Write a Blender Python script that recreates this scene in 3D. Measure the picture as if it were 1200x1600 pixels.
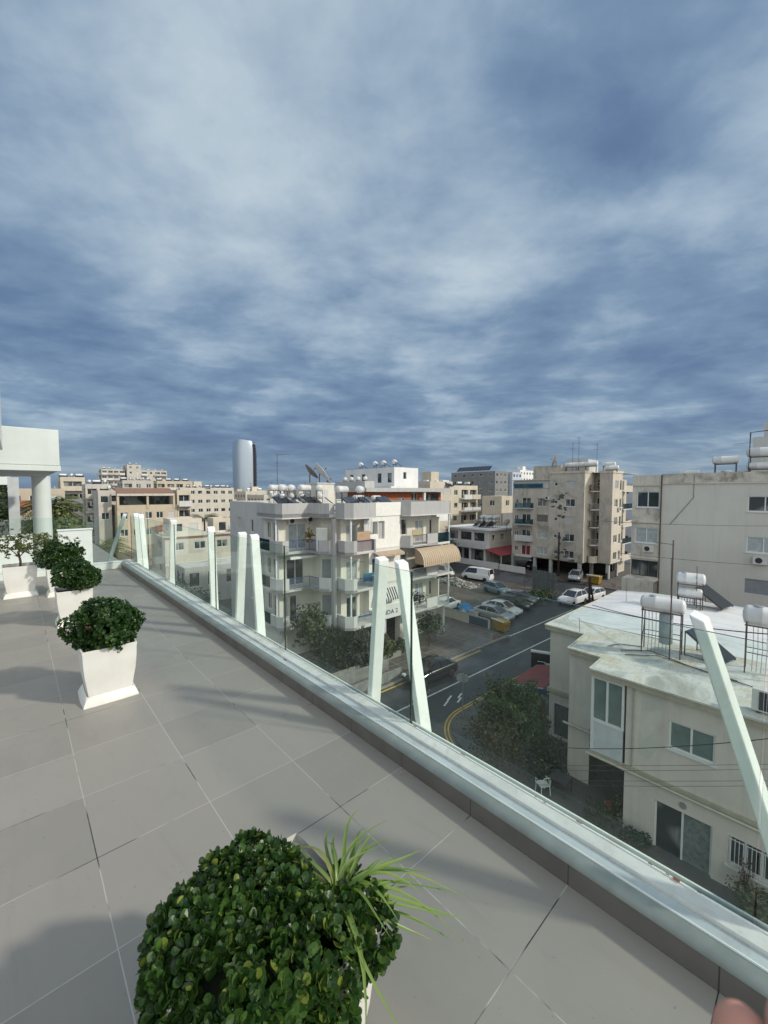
import bpy, math, random
from mathutils import Vector, Matrix, noise as mnoise
R = math.radians
random.seed(7)
scene = bpy.context.scene
for _o in list(bpy.data.objects):
    bpy.data.objects.remove(_o)
COL = scene.collection

# ------------------------------------------------------------------ camera
cam_d = bpy.data.cameras.new("camera")
cam_d.sensor_fit = 'HORIZONTAL'
cam_d.sensor_width = 36.0
cam_d.lens = 36.0 * 635.5 / 1200.0
cam_d.clip_start = 0.02
cam_d.clip_end = 6000
cam_d.dof.use_dof = True          # a phone's small lens: only the fingertip at the lens is soft
cam_d.dof.focus_distance = 9.0
cam_d.dof.aperture_fstop = 13.0
cam = bpy.data.objects.new("camera", cam_d)
COL.objects.link(cam)
cam.location = (0, 0, 14.0)
cam.rotation_euler = (R(90 - 2.893), 0, 0)
scene.camera = cam
scene.render.resolution_x = 768
scene.render.resolution_y = 1024
scene.cycles.use_denoising = True
scene.cycles.max_bounces = 8
scene.cycles.transparent_max_bounces = 24
scene.view_settings.view_transform = 'Standard'
scene.view_settings.look = 'None'
scene.view_settings.gamma = 1
scene.view_settings.exposure = 0.0

# ------------------------------------------------------------------ sun and sky
SUN_EL, SUN_AZ = 33.0, -14.0            # direction towards the sun, angle from +X
sx, sy, sz = math.cos(R(SUN_AZ)) * math.cos(R(SUN_EL)), math.sin(R(SUN_AZ)) * math.cos(R(SUN_EL)), math.sin(R(SUN_EL))
sun_d = bpy.data.lights.new("sun", 'SUN')
sun_d.energy = 2.9
sun_d.angle = R(3.2)
sun_d.color = (1.0, 0.93, 0.82)
sun = bpy.data.objects.new("sun", sun_d)
COL.objects.link(sun)
sun.rotation_euler = Vector((sx, sy, sz)).to_track_quat('Z', 'Y').to_euler()
world = bpy.data.worlds.new("World")
scene.world = world
world.use_nodes = True


class NT:
    """tiny node-graph writer"""
    def __init__(s, tree):
        s.t = tree
    def n(s, typ, ins=None, **props):
        nd = s.t.nodes.new(typ)
        for k, v in props.items():
            setattr(nd, k, v)
        for k, v in (ins or {}).items():
            sock = nd.inputs[k]
            if isinstance(v, bpy.types.NodeSocket):
                s.t.links.new(v, sock)
            else:
                sock.default_value = v
        return nd
    def math(s, op, a, b=0.0, clamp=False):
        return s.n('ShaderNodeMath', {0: a, 1: b}, operation=op, use_clamp=clamp).outputs[0]
    def vmath(s, op, a, b=(0, 0, 0), out=0):
        return s.n('ShaderNodeVectorMath', {0: a, 1: b}, operation=op).outputs[out]
    def mix(s, f, a, b, mode='MIX'):
        nd = s.n('ShaderNodeMix', data_type='RGBA', blend_type=mode)
        for i, v in ((0, f), (6, a), (7, b)):
            if isinstance(v, bpy.types.NodeSocket):
                s.t.links.new(v, nd.inputs[i])
            else:
                if i and len(v) == 3:
                    v = (*v, 1)
                nd.inputs[i].default_value = v
        return nd.outputs[2]
    def ramp(s, f, stops, interp='LINEAR'):
        nd = s.n('ShaderNodeValToRGB', {0: f})
        cr = nd.color_ramp
        cr.interpolation = interp
        while len(cr.elements) > 1:
            cr.elements.remove(cr.elements[-1])
        for i, (p, c) in enumerate(stops):
            e = cr.elements[0] if i == 0 else cr.elements.new(p)
            e.position = p
            if not isinstance(c, (tuple, list)):
                c = (c, c, c)
            e.color = (*c, 1) if len(c) == 3 else c
        return nd.outputs[0]
    def noise(s, vec, scale, detail=4, rough=0.55, dist=0.0, lac=2.0):
        return s.n('ShaderNodeTexNoise', {'Vector': vec, 'Scale': scale, 'Detail': detail, 'Roughness': rough, 'Distortion': dist, 'Lacunarity': lac}).outputs[0]
    def scale(s, vec, sc, loc=(0, 0, 0), rot=(0, 0, 0)):
        return s.n('ShaderNodeMapping', {'Vector': vec, 'Scale': sc, 'Location': loc, 'Rotation': rot}).outputs[0]
    def maprange(s, v, a, b, c=0.0, d=1.0, smooth=True):
        return s.n('ShaderNodeMapRange', {0: v, 1: a, 2: b, 3: c, 4: d}, interpolation_type='SMOOTHSTEP' if smooth else 'LINEAR').outputs[0]


def build_sky():
    t = world.node_tree
    t.nodes.clear()
    g = NT(t)
    D = g.n('ShaderNodeTexCoord').outputs['Generated']
    sep = g.n('ShaderNodeSeparateXYZ', {0: D})
    zz = g.math('MAXIMUM', sep.outputs[2], 0.0)
    den = g.math('ADD', zz, 0.17)
    px_ = g.math('DIVIDE', sep.outputs[0], den)
    py_ = g.math('DIVIDE', sep.outputs[1], den)
    P = g.n('ShaderNodeCombineXYZ', {0: px_, 1: py_, 2: 0.0}).outputs[0]
    # broad cloud decks, puffs and torn edges
    big = g.noise(g.scale(P, (0.55, 0.5, 1), (3.1, 1.7, 0)), 1.0, 3, 0.5, 0.4)
    mid = g.noise(g.scale(P, (1.0, 1.15, 1), (0.4, 5.2, 0), (0, 0, R(8))), 1.7, 5, 0.55, 0.25)
    fine = g.noise(g.scale(P, (1.0, 1.35, 1), (7.4, 2.2, 0), (0, 0, R(-6))), 3.6, 6, 0.60, 0.2)
    puff = g.n('ShaderNodeTexNoise', {'Vector': g.scale(P, (1.0, 1.3, 1), (1.4, 8.2, 0)), 'Scale': 1.5, 'Detail': 5, 'Roughness': 0.5, 'Distortion': 0.3}, noise_type='RIDGED_MULTIFRACTAL').outputs[0] if False else g.noise(g.scale(P, (1.0, 1.3, 1), (1.4, 8.2, 0)), 6.5, 4, 0.6, 0.1)
    v = g.math('ADD', g.math('MULTIPLY', big, 0.38), g.math('MULTIPLY', mid, 0.44))
    v = g.math('ADD', v, g.math('MULTIPLY', fine, 0.20))
    v = g.math('ADD', v, g.math('MULTIPLY', puff, 0.07))
    low = g.math('SUBTRACT', g.noise(g.scale(D, (3.2, 3.2, 26.0), (2.0, 0.6, 0.3)), 1.0, 5, 0.55, 0.25), 0.5)
    v = g.math('ADD', v, g.math('MULTIPLY', low, g.maprange(sep.outputs[2], 0.02, 0.5, 0.42, 0.0)))
    v = g.math('ADD', g.math('MULTIPLY', g.math('SUBTRACT', v, 0.565), 1.22), 0.568)
    # a brighter opening high in the middle, heavier cloud to the right and left
    def lobe(d, width, amount):
        dv = Vector(d).normalized()
        dot = g.vmath('DOT_PRODUCT', D, tuple(dv), 1)
        return g.math('MULTIPLY', g.maprange(dot, math.cos(width), 1.0), amount)
    for d, w, a in (((-0.10, 1, 1.20), 0.62, 0.095), ((-0.60, 1, 0.95), 0.42, 0.10), ((-0.05, 1, 0.72), 0.25, -0.03), ((0.12, 1, 0.46), 0.26, 0.06), ((0.56, 1, 1.10), 0.27, -0.15),
                    ((0.66, 1, 0.52), 0.30, -0.05), ((1.0, 1, 0.95), 0.26, 0.10), ((0.60, 1, 0.22), 0.22, 0.05), ((0.68, 1, 0.62), 0.10, 0.05), ((-0.95, 1, 0.65), 0.28, -0.06),
                    ((-0.6, 1, 0.58), 0.13, 0.05), ((0, 1, 0.10), 0.5, 0.01)):
        v = g.math('ADD', v, lobe(d, w, a))
    col = g.ramp(v, [(0.33, (0.094, 0.158, 0.292)), (0.44, (0.132, 0.212, 0.358)), (0.55, (0.200, 0.300, 0.440)), (0.64, (0.325, 0.435, 0.560)), (0.76, (0.50, 0.605, 0.695)), (0.92, (0.66, 0.76, 0.80))])
    fill_glow = g.math('MULTIPLY', g.maprange(g.vmath('DOT_PRODUCT', D, tuple(Vector((0.25, -1, 0.6)).normalized()), 1), math.cos(1.42), 1.0), 1.0)  # fill light added as warm unseen brightness in the sky behind the camera
    hz = g.maprange(sep.outputs[2], 0.0, 0.16)
    col = g.mix(hz, g.mix(0.55, col, (0.155, 0.25, 0.36)), col)
    sky = g.n('ShaderNodeTexSky', sky_type='NISHITA', sun_disc=False, sun_elevation=R(SUN_EL), sun_rotation=R(90 - SUN_AZ), altitude=50.0, air_density=1.2, dust_density=1.5)
    col = g.vmath('ADD', col, g.vmath('MULTIPLY', g.n('ShaderNodeCombineXYZ', {0: fill_glow, 1: fill_glow, 2: fill_glow}).outputs[0], (1.02, 0.98, 0.84)))
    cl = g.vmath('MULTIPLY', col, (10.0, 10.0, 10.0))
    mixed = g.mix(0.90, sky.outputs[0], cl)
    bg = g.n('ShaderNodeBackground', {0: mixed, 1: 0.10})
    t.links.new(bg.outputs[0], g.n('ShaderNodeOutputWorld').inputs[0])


build_sky()

# ------------------------------------------------------------------ materials
MATS = {}


def mat(name, col, rough=0.7, metal=0.0, var=0.10, vscale=3.0, streak=0.0, stain=None, stain_amt=0.0, bump=0.0, bscale=40.0, spec=0.5, coat=0.0):
    """Principled surface whose colour wanders a little and may carry rain streaks and stains"""
    if name in MATS:
        return MATS[name]
    m = bpy.data.materials.new(name)
    m.use_nodes = True
    t = m.node_tree
    t.nodes.clear()
    g = NT(t)
    O = g.n('ShaderNodeTexCoord').outputs['Object']
    c = (*col, 1)
    base = c
    if var > 0:
        n1 = g.noise(O, vscale, 5, 0.6)
        f = g.maprange(n1, 0.3, 0.7)
        base = g.mix(f, tuple(x * (1 - var) for x in col), tuple(min(0.95, x * (1 + var)) for x in col))
    if streak > 0:
        n2 = g.noise(g.scale(O, (2.2, 2.2, 0.16)), 2.0, 6, 0.65)
        f = g.math('MULTIPLY', g.maprange(n2, 0.46, 0.72), streak)
        base = g.mix(f, base, tuple(x * 0.48 for x in col))
    if stain:
        n3 = g.noise(O, vscale * 0.45, 6, 0.7, 0.6)
        f = g.math('MULTIPLY', g.maprange(n3, 0.5, 0.66), stain_amt)
        base = g.mix(f, base, stain)
    b = g.n('ShaderNodeBsdfPrincipled', {'Base Color': base, 'Roughness': rough, 'Metallic': metal, 'Specular IOR Level': spec, 'Coat Weight': coat})
    if bump > 0:
        n4 = g.noise(O, bscale, 4, 0.6)
        bp = g.n('ShaderNodeBump', {'Height': n4, 'Strength': bump, 'Distance': 0.02})
        t.links.new(bp.outputs[0], b.inputs['Normal'])
    t.links.new(b.outputs[0], g.n('ShaderNodeOutputMaterial').inputs[0])
    MATS[name] = m
    return m


def glass_mat(name, tint=(0.86, 0.94, 0.90), refl=0.9, rough=0.0, haze=0.0):
    if name in MATS:
        return MATS[name]
    m = bpy.data.materials.new(name)
    m.use_nodes = True
    t = m.node_tree
    t.nodes.clear()
    g = NT(t)
    tr = g.n('ShaderNodeBsdfTransparent', {0: (*tint, 1)})
    gl = g.n('ShaderNodeBsdfGlossy', {0: (0.9, 0.95, 0.95, 1), 'Roughness': rough})
    fr = g.n('ShaderNodeFresnel', {0: 1.5}).outputs[0]
    f = g.math('MULTIPLY', fr, refl, True)
    sh = g.n('ShaderNodeMixShader', {0: f, 1: tr.outputs[0], 2: gl.outputs[0]}).outputs[0]
    if haze:
        O = g.n('ShaderNodeTexCoord').outputs['Object']
        n = g.noise(g.scale(O, (1.5, 1.5, 0.8)), 2.5, 5, 0.65)
        f2 = g.math('MULTIPLY', g.maprange(n, 0.35, 0.75, 0.4, 1.0), haze)
        df = g.n('ShaderNodeBsdfDiffuse', {0: (0.55, 0.66, 0.62, 1)})
        sh = g.n('ShaderNodeMixShader', {0: f2, 1: sh, 2: df.outputs[0]}).outputs[0]
    t.links.new(sh, g.n('ShaderNodeOutputMaterial').inputs[0])
    MATS[name] = m
    return m


def leaf_mat(name, c1, c2, rough=0.45, yellow=None, scale=9.0, trans=0.25):
    if name in MATS:
        return MATS[name]
    m = bpy.data.materials.new(name)
    m.use_nodes = True
    t = m.node_tree
    t.nodes.clear()
    g = NT(t)
    geo = g.n('ShaderNodeNewGeometry')
    rnd = geo.outputs['Random Per Island']
    col = g.mix(rnd, c1, c2)
    if yellow:
        col = g.mix(g.maprange(rnd, 0.9, 0.97), col, yellow)
    O = g.n('ShaderNodeTexCoord').outputs['Object']
    col = g.mix(g.maprange(g.noise(O, scale, 3), 0.35, 0.7, 0.0, 0.55), col, tuple(x * 0.55 for x in c1))
    b = g.n('ShaderNodeBsdfPrincipled', {'Base Color': col, 'Roughness': rough})
    tl = g.n('ShaderNodeBsdfTranslucent', {0: col})
    sh = g.n('ShaderNodeMixShader', {0: trans, 1: b.outputs[0], 2: tl.outputs[0]}).outputs[0]
    t.links.new(sh, g.n('ShaderNodeOutputMaterial').inputs[0])
    MATS[name] = m
    return m


# ------------------------------------------------------------------ mesh writer
class MB:
    def __init__(s, M=None):
        s.v, s.f, s.m = [], [], []
        s.mi = 0
        s.M = M
    def add(s, vs, fs):
        k = len(s.v)
        if s.M is not None:
            vs = [s.M @ Vector(p) for p in vs]
        s.v.extend([tuple(p) for p in vs])
        for f in fs:
            s.f.append(tuple(i + k for i in f))
            s.m.append(s.mi)
        return s
    def box(s, x0, x1, y0, y1, z0, z1):
        return s.add([(x0, y0, z0), (x1, y0, z0), (x1, y1, z0), (x0, y1, z0), (x0, y0, z1), (x1, y0, z1), (x1, y1, z1), (x0, y1, z1)],
                     [(0, 3, 2, 1), (4, 5, 6, 7), (0, 1, 5, 4), (1, 2, 6, 5), (2, 3, 7, 6), (3, 0, 4, 7)])
    def cbox(s, c, sz):
        return s.box(c[0] - sz[0] / 2, c[0] + sz[0] / 2, c[1] - sz[1] / 2, c[1] + sz[1] / 2, c[2] - sz[2] / 2, c[2] + sz[2] / 2)
    def hexa(s, bot, top):
        return s.add(list(bot) + list(top), [(0, 3, 2, 1), (4, 5, 6, 7), (0, 1, 5, 4), (1, 2, 6, 5), (2, 3, 7, 6), (3, 0, 4, 7)])
    def quad(s, a, b, c, d):
        return s.add([a, b, c, d], [(0, 1, 2, 3)])
    def prism(s, poly, z0, z1):
        n = len(poly)
        area = sum(poly[i][0] * poly[(i + 1) % n][1] - poly[(i + 1) % n][0] * poly[i][1] for i in range(n))
        if area < 0:
            poly = poly[::-1]
        vs = [(x, y, z0) for x, y in poly] + [(x, y, z1) for x, y in poly]
        fs = [tuple(range(n - 1, -1, -1)), tuple(range(n, 2 * n))]
        fs += [(i, (i + 1) % n, n + (i + 1) % n, n + i) for i in range(n)]
        return s.add(vs, fs)
    def extrude_x(s, prof, x0, x1):
        """profile of (y,z) points swept along x"""
        n = len(prof)
        vs = [(x0, y, z) for y, z in prof] + [(x1, y, z) for y, z in prof]
        fs = [tuple(range(n)), tuple(range(2 * n - 1, n - 1, -1))]
        fs += [(i, n + i, n + (i + 1) % n, (i + 1) % n) for i in range(n)]
        return s.add(vs, fs)
    def tube(s, pts, r, n=8, caps=True, r2=None):
        pts = [Vector(p) for p in pts]
        vs = []
        m = len(pts)
        up = Vector((0, 0, 1))
        for i, p in enumerate(pts):
            d = (pts[min(i + 1, m - 1)] - pts[max(i - 1, 0)])
            d = d.normalized() if d.length > 1e-9 else up
            a = d.cross(up if abs(d.z) < 0.95 else Vector((1, 0, 0))).normalized()
            b = d.cross(a)
            rr = r if r2 is None else r + (r2 - r) * i / max(1, m - 1)
            for k in range(n):
                t = 2 * math.pi * k / n
                vs.append(p + a * math.cos(t) * rr + b * math.sin(t) * rr)
        fs = []
        for i in range(m - 1):
            for k in range(n):
                fs.append((i * n + k, i * n + (k + 1) % n, (i + 1) * n + (k + 1) % n, (i + 1) * n + k))
        if caps:
            fs.append(tuple(range(n - 1, -1, -1)))
            fs.append(tuple(range((m - 1) * n, m * n)))
        return s.add(vs, fs)
    def bar(s, p, q, w, h=None):
        """square bar between two points"""
        h = h or w
        p, q = Vector(p), Vector(q)
        d = (q - p).normalized()
        a = d.cross(Vector((0, 0, 1)) if abs(d.z) < 0.95 else Vector((1, 0, 0))).normalized() * w / 2
        b = d.cross(a).normalized() * h / 2
        return s.hexa([p - a - b, p + a - b, p + a + b, p - a + b], [q - a - b, q + a - b, q + a + b, q - a + b])
    def lathe(s, prof, c=(0, 0, 0), axis='Z', n=20):
        """prof: (r, t) pairs along the axis"""
        vs = []
        for r, t in prof:
            for k in range(n):
                a = 2 * math.pi * k / n
                x, y = r * math.cos(a), r * math.sin(a)
                p = {'Z': (x, y, t), 'X': (t, x, y), 'Y': (y, t, x)}[axis]
                vs.append((p[0] + c[0], p[1] + c[1], p[2] + c[2]))
        fs = []
        for i in range(len(prof) - 1):
            for k in range(n):
                fs.append((i * n + k, i * n + (k + 1) % n, (i + 1) * n + (k + 1) % n, (i + 1) * n + k))
        fs.append(tuple(range(n - 1, -1, -1)))
        fs.append(tuple(range((len(prof) - 1) * n, len(prof) * n)))
        return s.add(vs, fs)
    def grid(s, fn, nu, nv):
        vs = [fn(i / nu, j / nv) for i in range(nu + 1) for j in range(nv + 1)]
        fs = [(i * (nv + 1) + j, (i + 1) * (nv + 1) + j, (i + 1) * (nv + 1) + j + 1, i * (nv + 1) + j + 1) for i in range(nu) for j in range(nv)]
        return s.add(vs, fs)
    def build(s, name, mats, parent=None, smooth=None, bevel=0.0, loc=None, rotz=0.0):
        me = bpy.data.meshes.new(name)
        me.from_pydata(s.v, [], s.f)
        if not isinstance(mats, (list, tuple)):
            mats = [mats]
        for m in mats:
            me.materials.append(m)
        if len(mats) > 1:
            me.polygons.foreach_set('material_index', s.m)
        if smooth is not None:
            me.shade_smooth()
            if smooth < 180:
                me.set_sharp_from_angle(angle=R(smooth))
        me.update()
        o = bpy.data.objects.new(name, me)
        COL.objects.link(o)
        if parent is not None:
            o.parent = parent
        if loc is not None:
            o.location = loc
        if rotz:
            o.rotation_euler = (0, 0, rotz)
        if bevel > 0:
            b = o.modifiers.new('bevel', 'BEVEL')
            b.width = bevel
            b.segments = 2
            b.limit_method = 'ANGLE'
        return o


def tag(o, label=None, cat=None, group=None, kind=None):
    for k, v in (('label', label), ('category', cat), ('group', group), ('kind', kind)):
        if v:
            o[k] = v
    return o


def empty(name, loc, rz=0.0, label=None, cat=None, group=None):
    o = bpy.data.objects.new(name, None)
    COL.objects.link(o)
    o.location = loc
    o.rotation_euler = (0, 0, rz)
    o.empty_display_size = 0.2
    return tag(o, label, cat, group)


def copy_tree(o, label=None, loc=None, rz=None, group=None, parent=None):
    c = o.copy()
    COL.objects.link(c)
    if parent is not None:
        c.parent = parent
    if label:
        c['label'] = label
    if group:
        c['group'] = group
    if loc is not None:
        c.location = loc
    if rz is not None:
        c.rotation_euler = (0, 0, rz)
    for ch in [x for x in bpy.data.objects if x.parent == o]:
        copy_tree(ch, parent=c)
    return c


TH = R(42.3)                      # terrace frame: local x = outwards (v), local y = along the railing (u)
TO = Vector((-0.905, 2.816, 12.33))
TU = Vector((-math.sin(TH), math.cos(TH), 0))
TV = Vector((math.cos(TH), math.sin(TH), 0))
CH = R(40.8)                      # street frame
CA = Vector((math.cos(CH), math.sin(CH), 0))
CC = Vector((-math.sin(CH), math.cos(CH), 0))


def ct(a, c, z=0.0):
    return CA * a + CC * c + Vector((0, 0, z))


def tt(v, u, h=0.0):
    return TO + TV * v + TU * u + Vector((0, 0, h))
# ================================================================== TERRACE
def tile_mat():
    m = bpy.data.materials.new("grey_porcelain_tile")
    m.use_nodes = True
    t = m.node_tree
    t.nodes.clear()
    g = NT(t)
    O = g.n('ShaderNodeTexCoord').outputs['Object']
    s = g.n('ShaderNodeSeparateXYZ', {0: O})
    wob = g.math('MULTIPLY', g.math('SUBTRACT', g.noise(O, 3.0, 2), 0.5), 0.0012)
    def line(c, hw):
        f = g.math('FRACT', g.math('ADD', g.math('ADD', g.math('DIVIDE', c, 0.5), 40.5), wob))
        d = g.math('ABSOLUTE', g.math('SUBTRACT', f, 0.5))
        return g.maprange(d, hw / 0.5, (hw + 0.0011) / 0.5, 1.0, 0.0, False)
    lx, ly = line(s.outputs[0], 0.0016), line(s.outputs[1], 0.0016)
    ln = g.math('MAXIMUM', lx, ly)
    cell = g.n('ShaderNodeTexWhiteNoise', {0: g.vmath('FLOOR', g.vmath('ADD', g.vmath('DIVIDE', O, (0.5, 0.5, 1.0)), (40.0, 40.0, 0.5)))}, noise_dimensions='3D').outputs[0]
    base = g.mix(cell, (0.262, 0.246, 0.218), (0.300, 0.281, 0.249))
    cloud = g.noise(g.scale(O, (1.0, 1.0, 1)), 1.7, 6, 0.62, 0.4)
    base = g.mix(g.maprange(cloud, 0.42, 0.74, 0, 0.28), base, (0.345, 0.318, 0.275))
    smear = g.noise(g.scale(O, (3.2, 0.8, 1)), 2.2, 7, 0.68, 1.2)
    base = g.mix(g.maprange(smear, 0.52, 0.72, 0, 0.22), base, (0.205, 0.192, 0.172))
    speck = g.noise(O, 55.0, 2, 0.5)
    base = g.mix(g.maprange(speck, 0.70, 0.76, 0, 0.5), base, (0.13, 0.12, 0.11))
    gn = g.noise(O, 1.3, 4, 0.7)
    grout = g.mix(g.maprange(gn, 0.41, 0.50), (0.045, 0.042, 0.040), (0.42, 0.41, 0.38))
    col = g.mix(ln, base, grout)
    rough = g.maprange(g.noise(O, 2.6, 5, 0.6), 0.3, 0.7, 0.34, 0.55)
    hgt = g.math('SUBTRACT', g.math('MULTIPLY', g.noise(O, 120, 3), 0.06), ln)
    bp = g.n('ShaderNodeBump', {'Height': hgt, 'Strength': 0.4, 'Distance': 0.0015})
    b = g.n('ShaderNodeBsdfPrincipled', {'Base Color': col, 'Roughness': rough, 'Normal': bp.outputs[0], 'Specular IOR Level': 0.4})
    t.links.new(b.outputs[0], g.n('ShaderNodeOutputMaterial').inputs[0])
    return m


def riser_mat():
    m = bpy.data.materials.new("brown_grey_riser_tile")
    m.use_nodes = True
    t = m.node_tree
    t.nodes.clear()
    g = NT(t)
    O = g.n('ShaderNodeTexCoord').outputs['Object']
    s = g.n('ShaderNodeSeparateXYZ', {0: O})
    f = g.math('FRACT', g.math('ADD', g.math('DIVIDE', s.outputs[1], 0.5), 40.5))
    ln = g.maprange(g.math('ABSOLUTE', g.math('SUBTRACT', f, 0.5)), 0.003, 0.006, 1.0, 0.0, False)
    col = g.mix(g.maprange(g.noise(O, 4.0, 5), 0.3, 0.7), (0.125, 0.113, 0.102), (0.165, 0.150, 0.135))
    col = g.mix(ln, col, (0.05, 0.045, 0.04))
    b = g.n('ShaderNodeBsdfPrincipled', {'Base Color': col, 'Roughness': 0.5})
    t.links.new(b.outputs[0], g.n('ShaderNodeOutputMaterial').inputs[0])
    return m


M_TILE, M_RISER = tile_mat(), riser_mat()
M_WHITE = mat("white_paint", (0.66, 0.71, 0.68), 0.45, var=0.04, vscale=2.0, streak=0.06)
M_POST = mat("white_post_paint", (0.82, 0.845, 0.815), 0.38, var=0.03, vscale=6, stain=(0.55, 0.50, 0.42, 1), stain_amt=0.25)
M_STEEL = mat("dull_steel_channel", (0.56, 0.62, 0.62), 0.45, metal=0.25, var=0.10, vscale=5, stain=(0.36, 0.36, 0.34, 1), stain_amt=0.4)
M_CAP = mat("grey_green_metal_cap", (0.27, 0.305, 0.28), 0.42, metal=0.25, var=0.12, vscale=7, stain=(0.26, 0.25, 0.23, 1), stain_amt=0.35)
M_LEDGE = mat("pale_ledge_paint", (0.62, 0.64, 0.60), 0.6, var=0.08, vscale=9, stain=(0.40, 0.37, 0.33, 1), stain_amt=0.5)
M_GLASS = glass_mat("clear_green_glass", (0.84, 0.93, 0.885), 0.75, haze=0.05)
M_GEDGE = mat("dark_glass_edge", (0.012, 0.03, 0.025), 0.15, var=0)
M_DARK = mat("black_shadow_gap", (0.02, 0.02, 0.02), 0.6, var=0)
M_RUST = mat("rust", (0.28, 0.10, 0.05), 0.8, var=0.2, vscale=30)

fl = MB().box(-9.0, 0.459, -7.0, 7.69, -0.30, 0.0).build("terrace_floor", M_TILE, loc=TO, rotz=TH)
tag(fl, kind='structure')
# the house under the terrace, down to the yard
own = MB().box(-9.0, 0.64, -7.0, 7.9, -12.32, -0.31).build("building_below_terrace", mat("own_render", (0.62, 0.63, 0.60), 0.8, streak=0.2), loc=TO, rotz=TH)
tag(own, 'white building carrying the tiled roof terrace above the street', 'building')

curb = empty("terrace_curb", TO, TH, 'long low terrace curb with brown tiled riser and grey metal cap along the glass railing', 'curb')
MB().box(0.46, 0.50, -7.0, 7.69, -0.02, 0.093).build("riser", M_RISER, curb)
capm = MB()
prof = [(0.456, 0.094)] + [(0.456 + 0.047 * (1 - math.cos(a)), 0.097 + 0.033 * math.sin(a)) for a in [R(x) for x in range(0, 91, 15)]] + [(0.508, 0.130), (0.508, 0.094)]
vs = []
n = len(prof)
for y in (-7.0, 7.69):
    vs += [(x, y, z) for x, z in prof]
capm.add(vs, [tuple(range(n - 1, -1, -1)), tuple(range(n, 2 * n))] + [(i, (i + 1) % n, n + (i + 1) % n, n + i) for i in range(n)])
capm.build("metal_cap", M_CAP, curb, smooth=40)
MB().box(0.5085, 0.513, -7.0, 7.69, 0.08, 0.137).build("bead", M_POST, curb, bevel=0.001)
MB().box(0.5135, 0.57, -7.0, 7.69, 0.08, 0.129).build("steel_channel", M_STEEL, curb, bevel=0.002)
MB().box(0.5705, 0.640, -7.0, 7.69, 0.05, 0.146).build("painted_ledge", M_LEDGE, curb, bevel=0.003)
MB().box(0.6405, 0.6475, -7.0, 7.69, 0.05, 0.152).build("inner_glazing_strip", M_POST, curb, bevel=0.001)
MB().box(0.648, 0.672, -7.0, 7.69, 0.03, 0.132).build("glass_slot", M_DARK, curb)
MB().box(0.6725, 0.682, -7.0, 7.69, -0.10, 0.150).build("outer_glazing_strip", M_POST, curb, bevel=0.001)
rs = MB()
for k in range(26):
    u = random.uniform(-2.7, 3.5)
    rs.cbox((0.644 + random.uniform(-.002, .002), u, 0.1525), (0.003, random.uniform(0.006, 0.03), 0.002))
rs.cbox((0.643, -2.34, 0.1525), (0.012, 0.022, 0.003)).cbox((0.56, 0.62, 0.1295), (0.012, 0.05, 0.002))
rs.build("rust_spot", M_RUST, curb)

# glass panes of the railing
def pane(name, x, y0, y1, z0, z1, label, th=0.012, horiz=False, group='clear glass panes of the terrace railing', loc=TO):
    m = MB()
    if not horiz:
        X0, X1, Y0, Y1 = x, x + th, y0, y1
    else:
        X0, X1, Y0, Y1 = y0, y1, x, x + th
    m.add([(X0, Y0, z0), (X1, Y0, z0), (X1, Y1, z0), (X0, Y1, z0), (X0, Y0, z1), (X1, Y0, z1), (X1, Y1, z1), (X0, Y1, z1)], [])
    big = [(0, 4, 7, 3)] if not horiz else [(0, 1, 5, 4)]
    edge = [(0, 3, 2, 1), (4, 5, 6, 7)] + ([(0, 1, 5, 4), (2, 3, 7, 6)] if not horiz else [(1, 2, 6, 5), (3, 0, 4, 7)])
    for f in big:
        m.f.append(f)
        m.m.append(0)
    for f in edge:
        m.f.append(f)
        m.m.append(1)
    o = m.build(name, [M_GLASS, M_GEDGE], loc=loc, rotz=TH)
    return tag(o, label, 'glass pane', group)


JN = [-4.3, -2.566, -0.885, 0.79, 2.60, 4.38, 6.12, 7.66]
LB = ['glass railing pane nearest the camera, at the lower right corner',
      'wide glass railing pane in front of the beige house, between near and street posts',
      'glass railing pane in front of the garden trees, left of the close street posts',
      'glass railing pane behind the second A shaped pair of white posts',
      'glass railing pane between the two single white posts',
      'glass railing pane left of the single slim post, in front of the flat roofed shed',
      'farthest side glass pane, meeting the back railing at the corner']
for i in range(7):
    pane("railing_glass_pane", 0.654, JN[i] + 0.004, JN[i + 1] - 0.004, 0.10, 1.152 if i < 4 else 1.14, LB[i])

# white leaning posts outside the glass
def post(ub, ut, label, v0=0.70, v1=0.795, w=0.050, top=1.175, dv=0.0):
    m = MB()
    b, t_ = [], []
    for y, z, L in ((ub, -0.02, b), (ut, top, t_)):
        k = 0.02 if L is t_ else 0
        L += [(v0 + dv * (L is t_), y - w / 2, z), (v1 + dv * (L is t_), y - w / 2, z), (v1 + dv * (L is t_), y + w / 2, z + k), (v0 + dv * (L is t_), y + w / 2, z + k)]
    m.hexa(b, t_)
    o = m.build("railing_post", M_POST, loc=TO, rotz=TH, bevel=0.006)
    return tag(o, label, 'post', 'white leaning posts outside the glass railing')


post(-2.735, -2.36, 'big white leaning post at the right edge, in front of the beige house')
post(-0.94, -0.70, 'right white post of the near A shaped pair, in front of the street')
post(-0.40, -0.50, 'left white post of the near A shaped pair, in front of the street')
post(1.49, 1.63, 'right white post of the second A shaped pair, beside the balcony block')
post(2.10, 1.95, 'left white post of the second A shaped pair, beside the balcony block')
post(2.90, 2.98, 'single white post between the flat roofed shed and the grey block corner')
post(4.92, 4.74, 'single slim white post in front of the low cream building')
post(6.75, 7.1, 'right white post of the far pair near the back corner')
post(7.3, 7.55, 'left white post of the far pair near the back corner')

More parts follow.
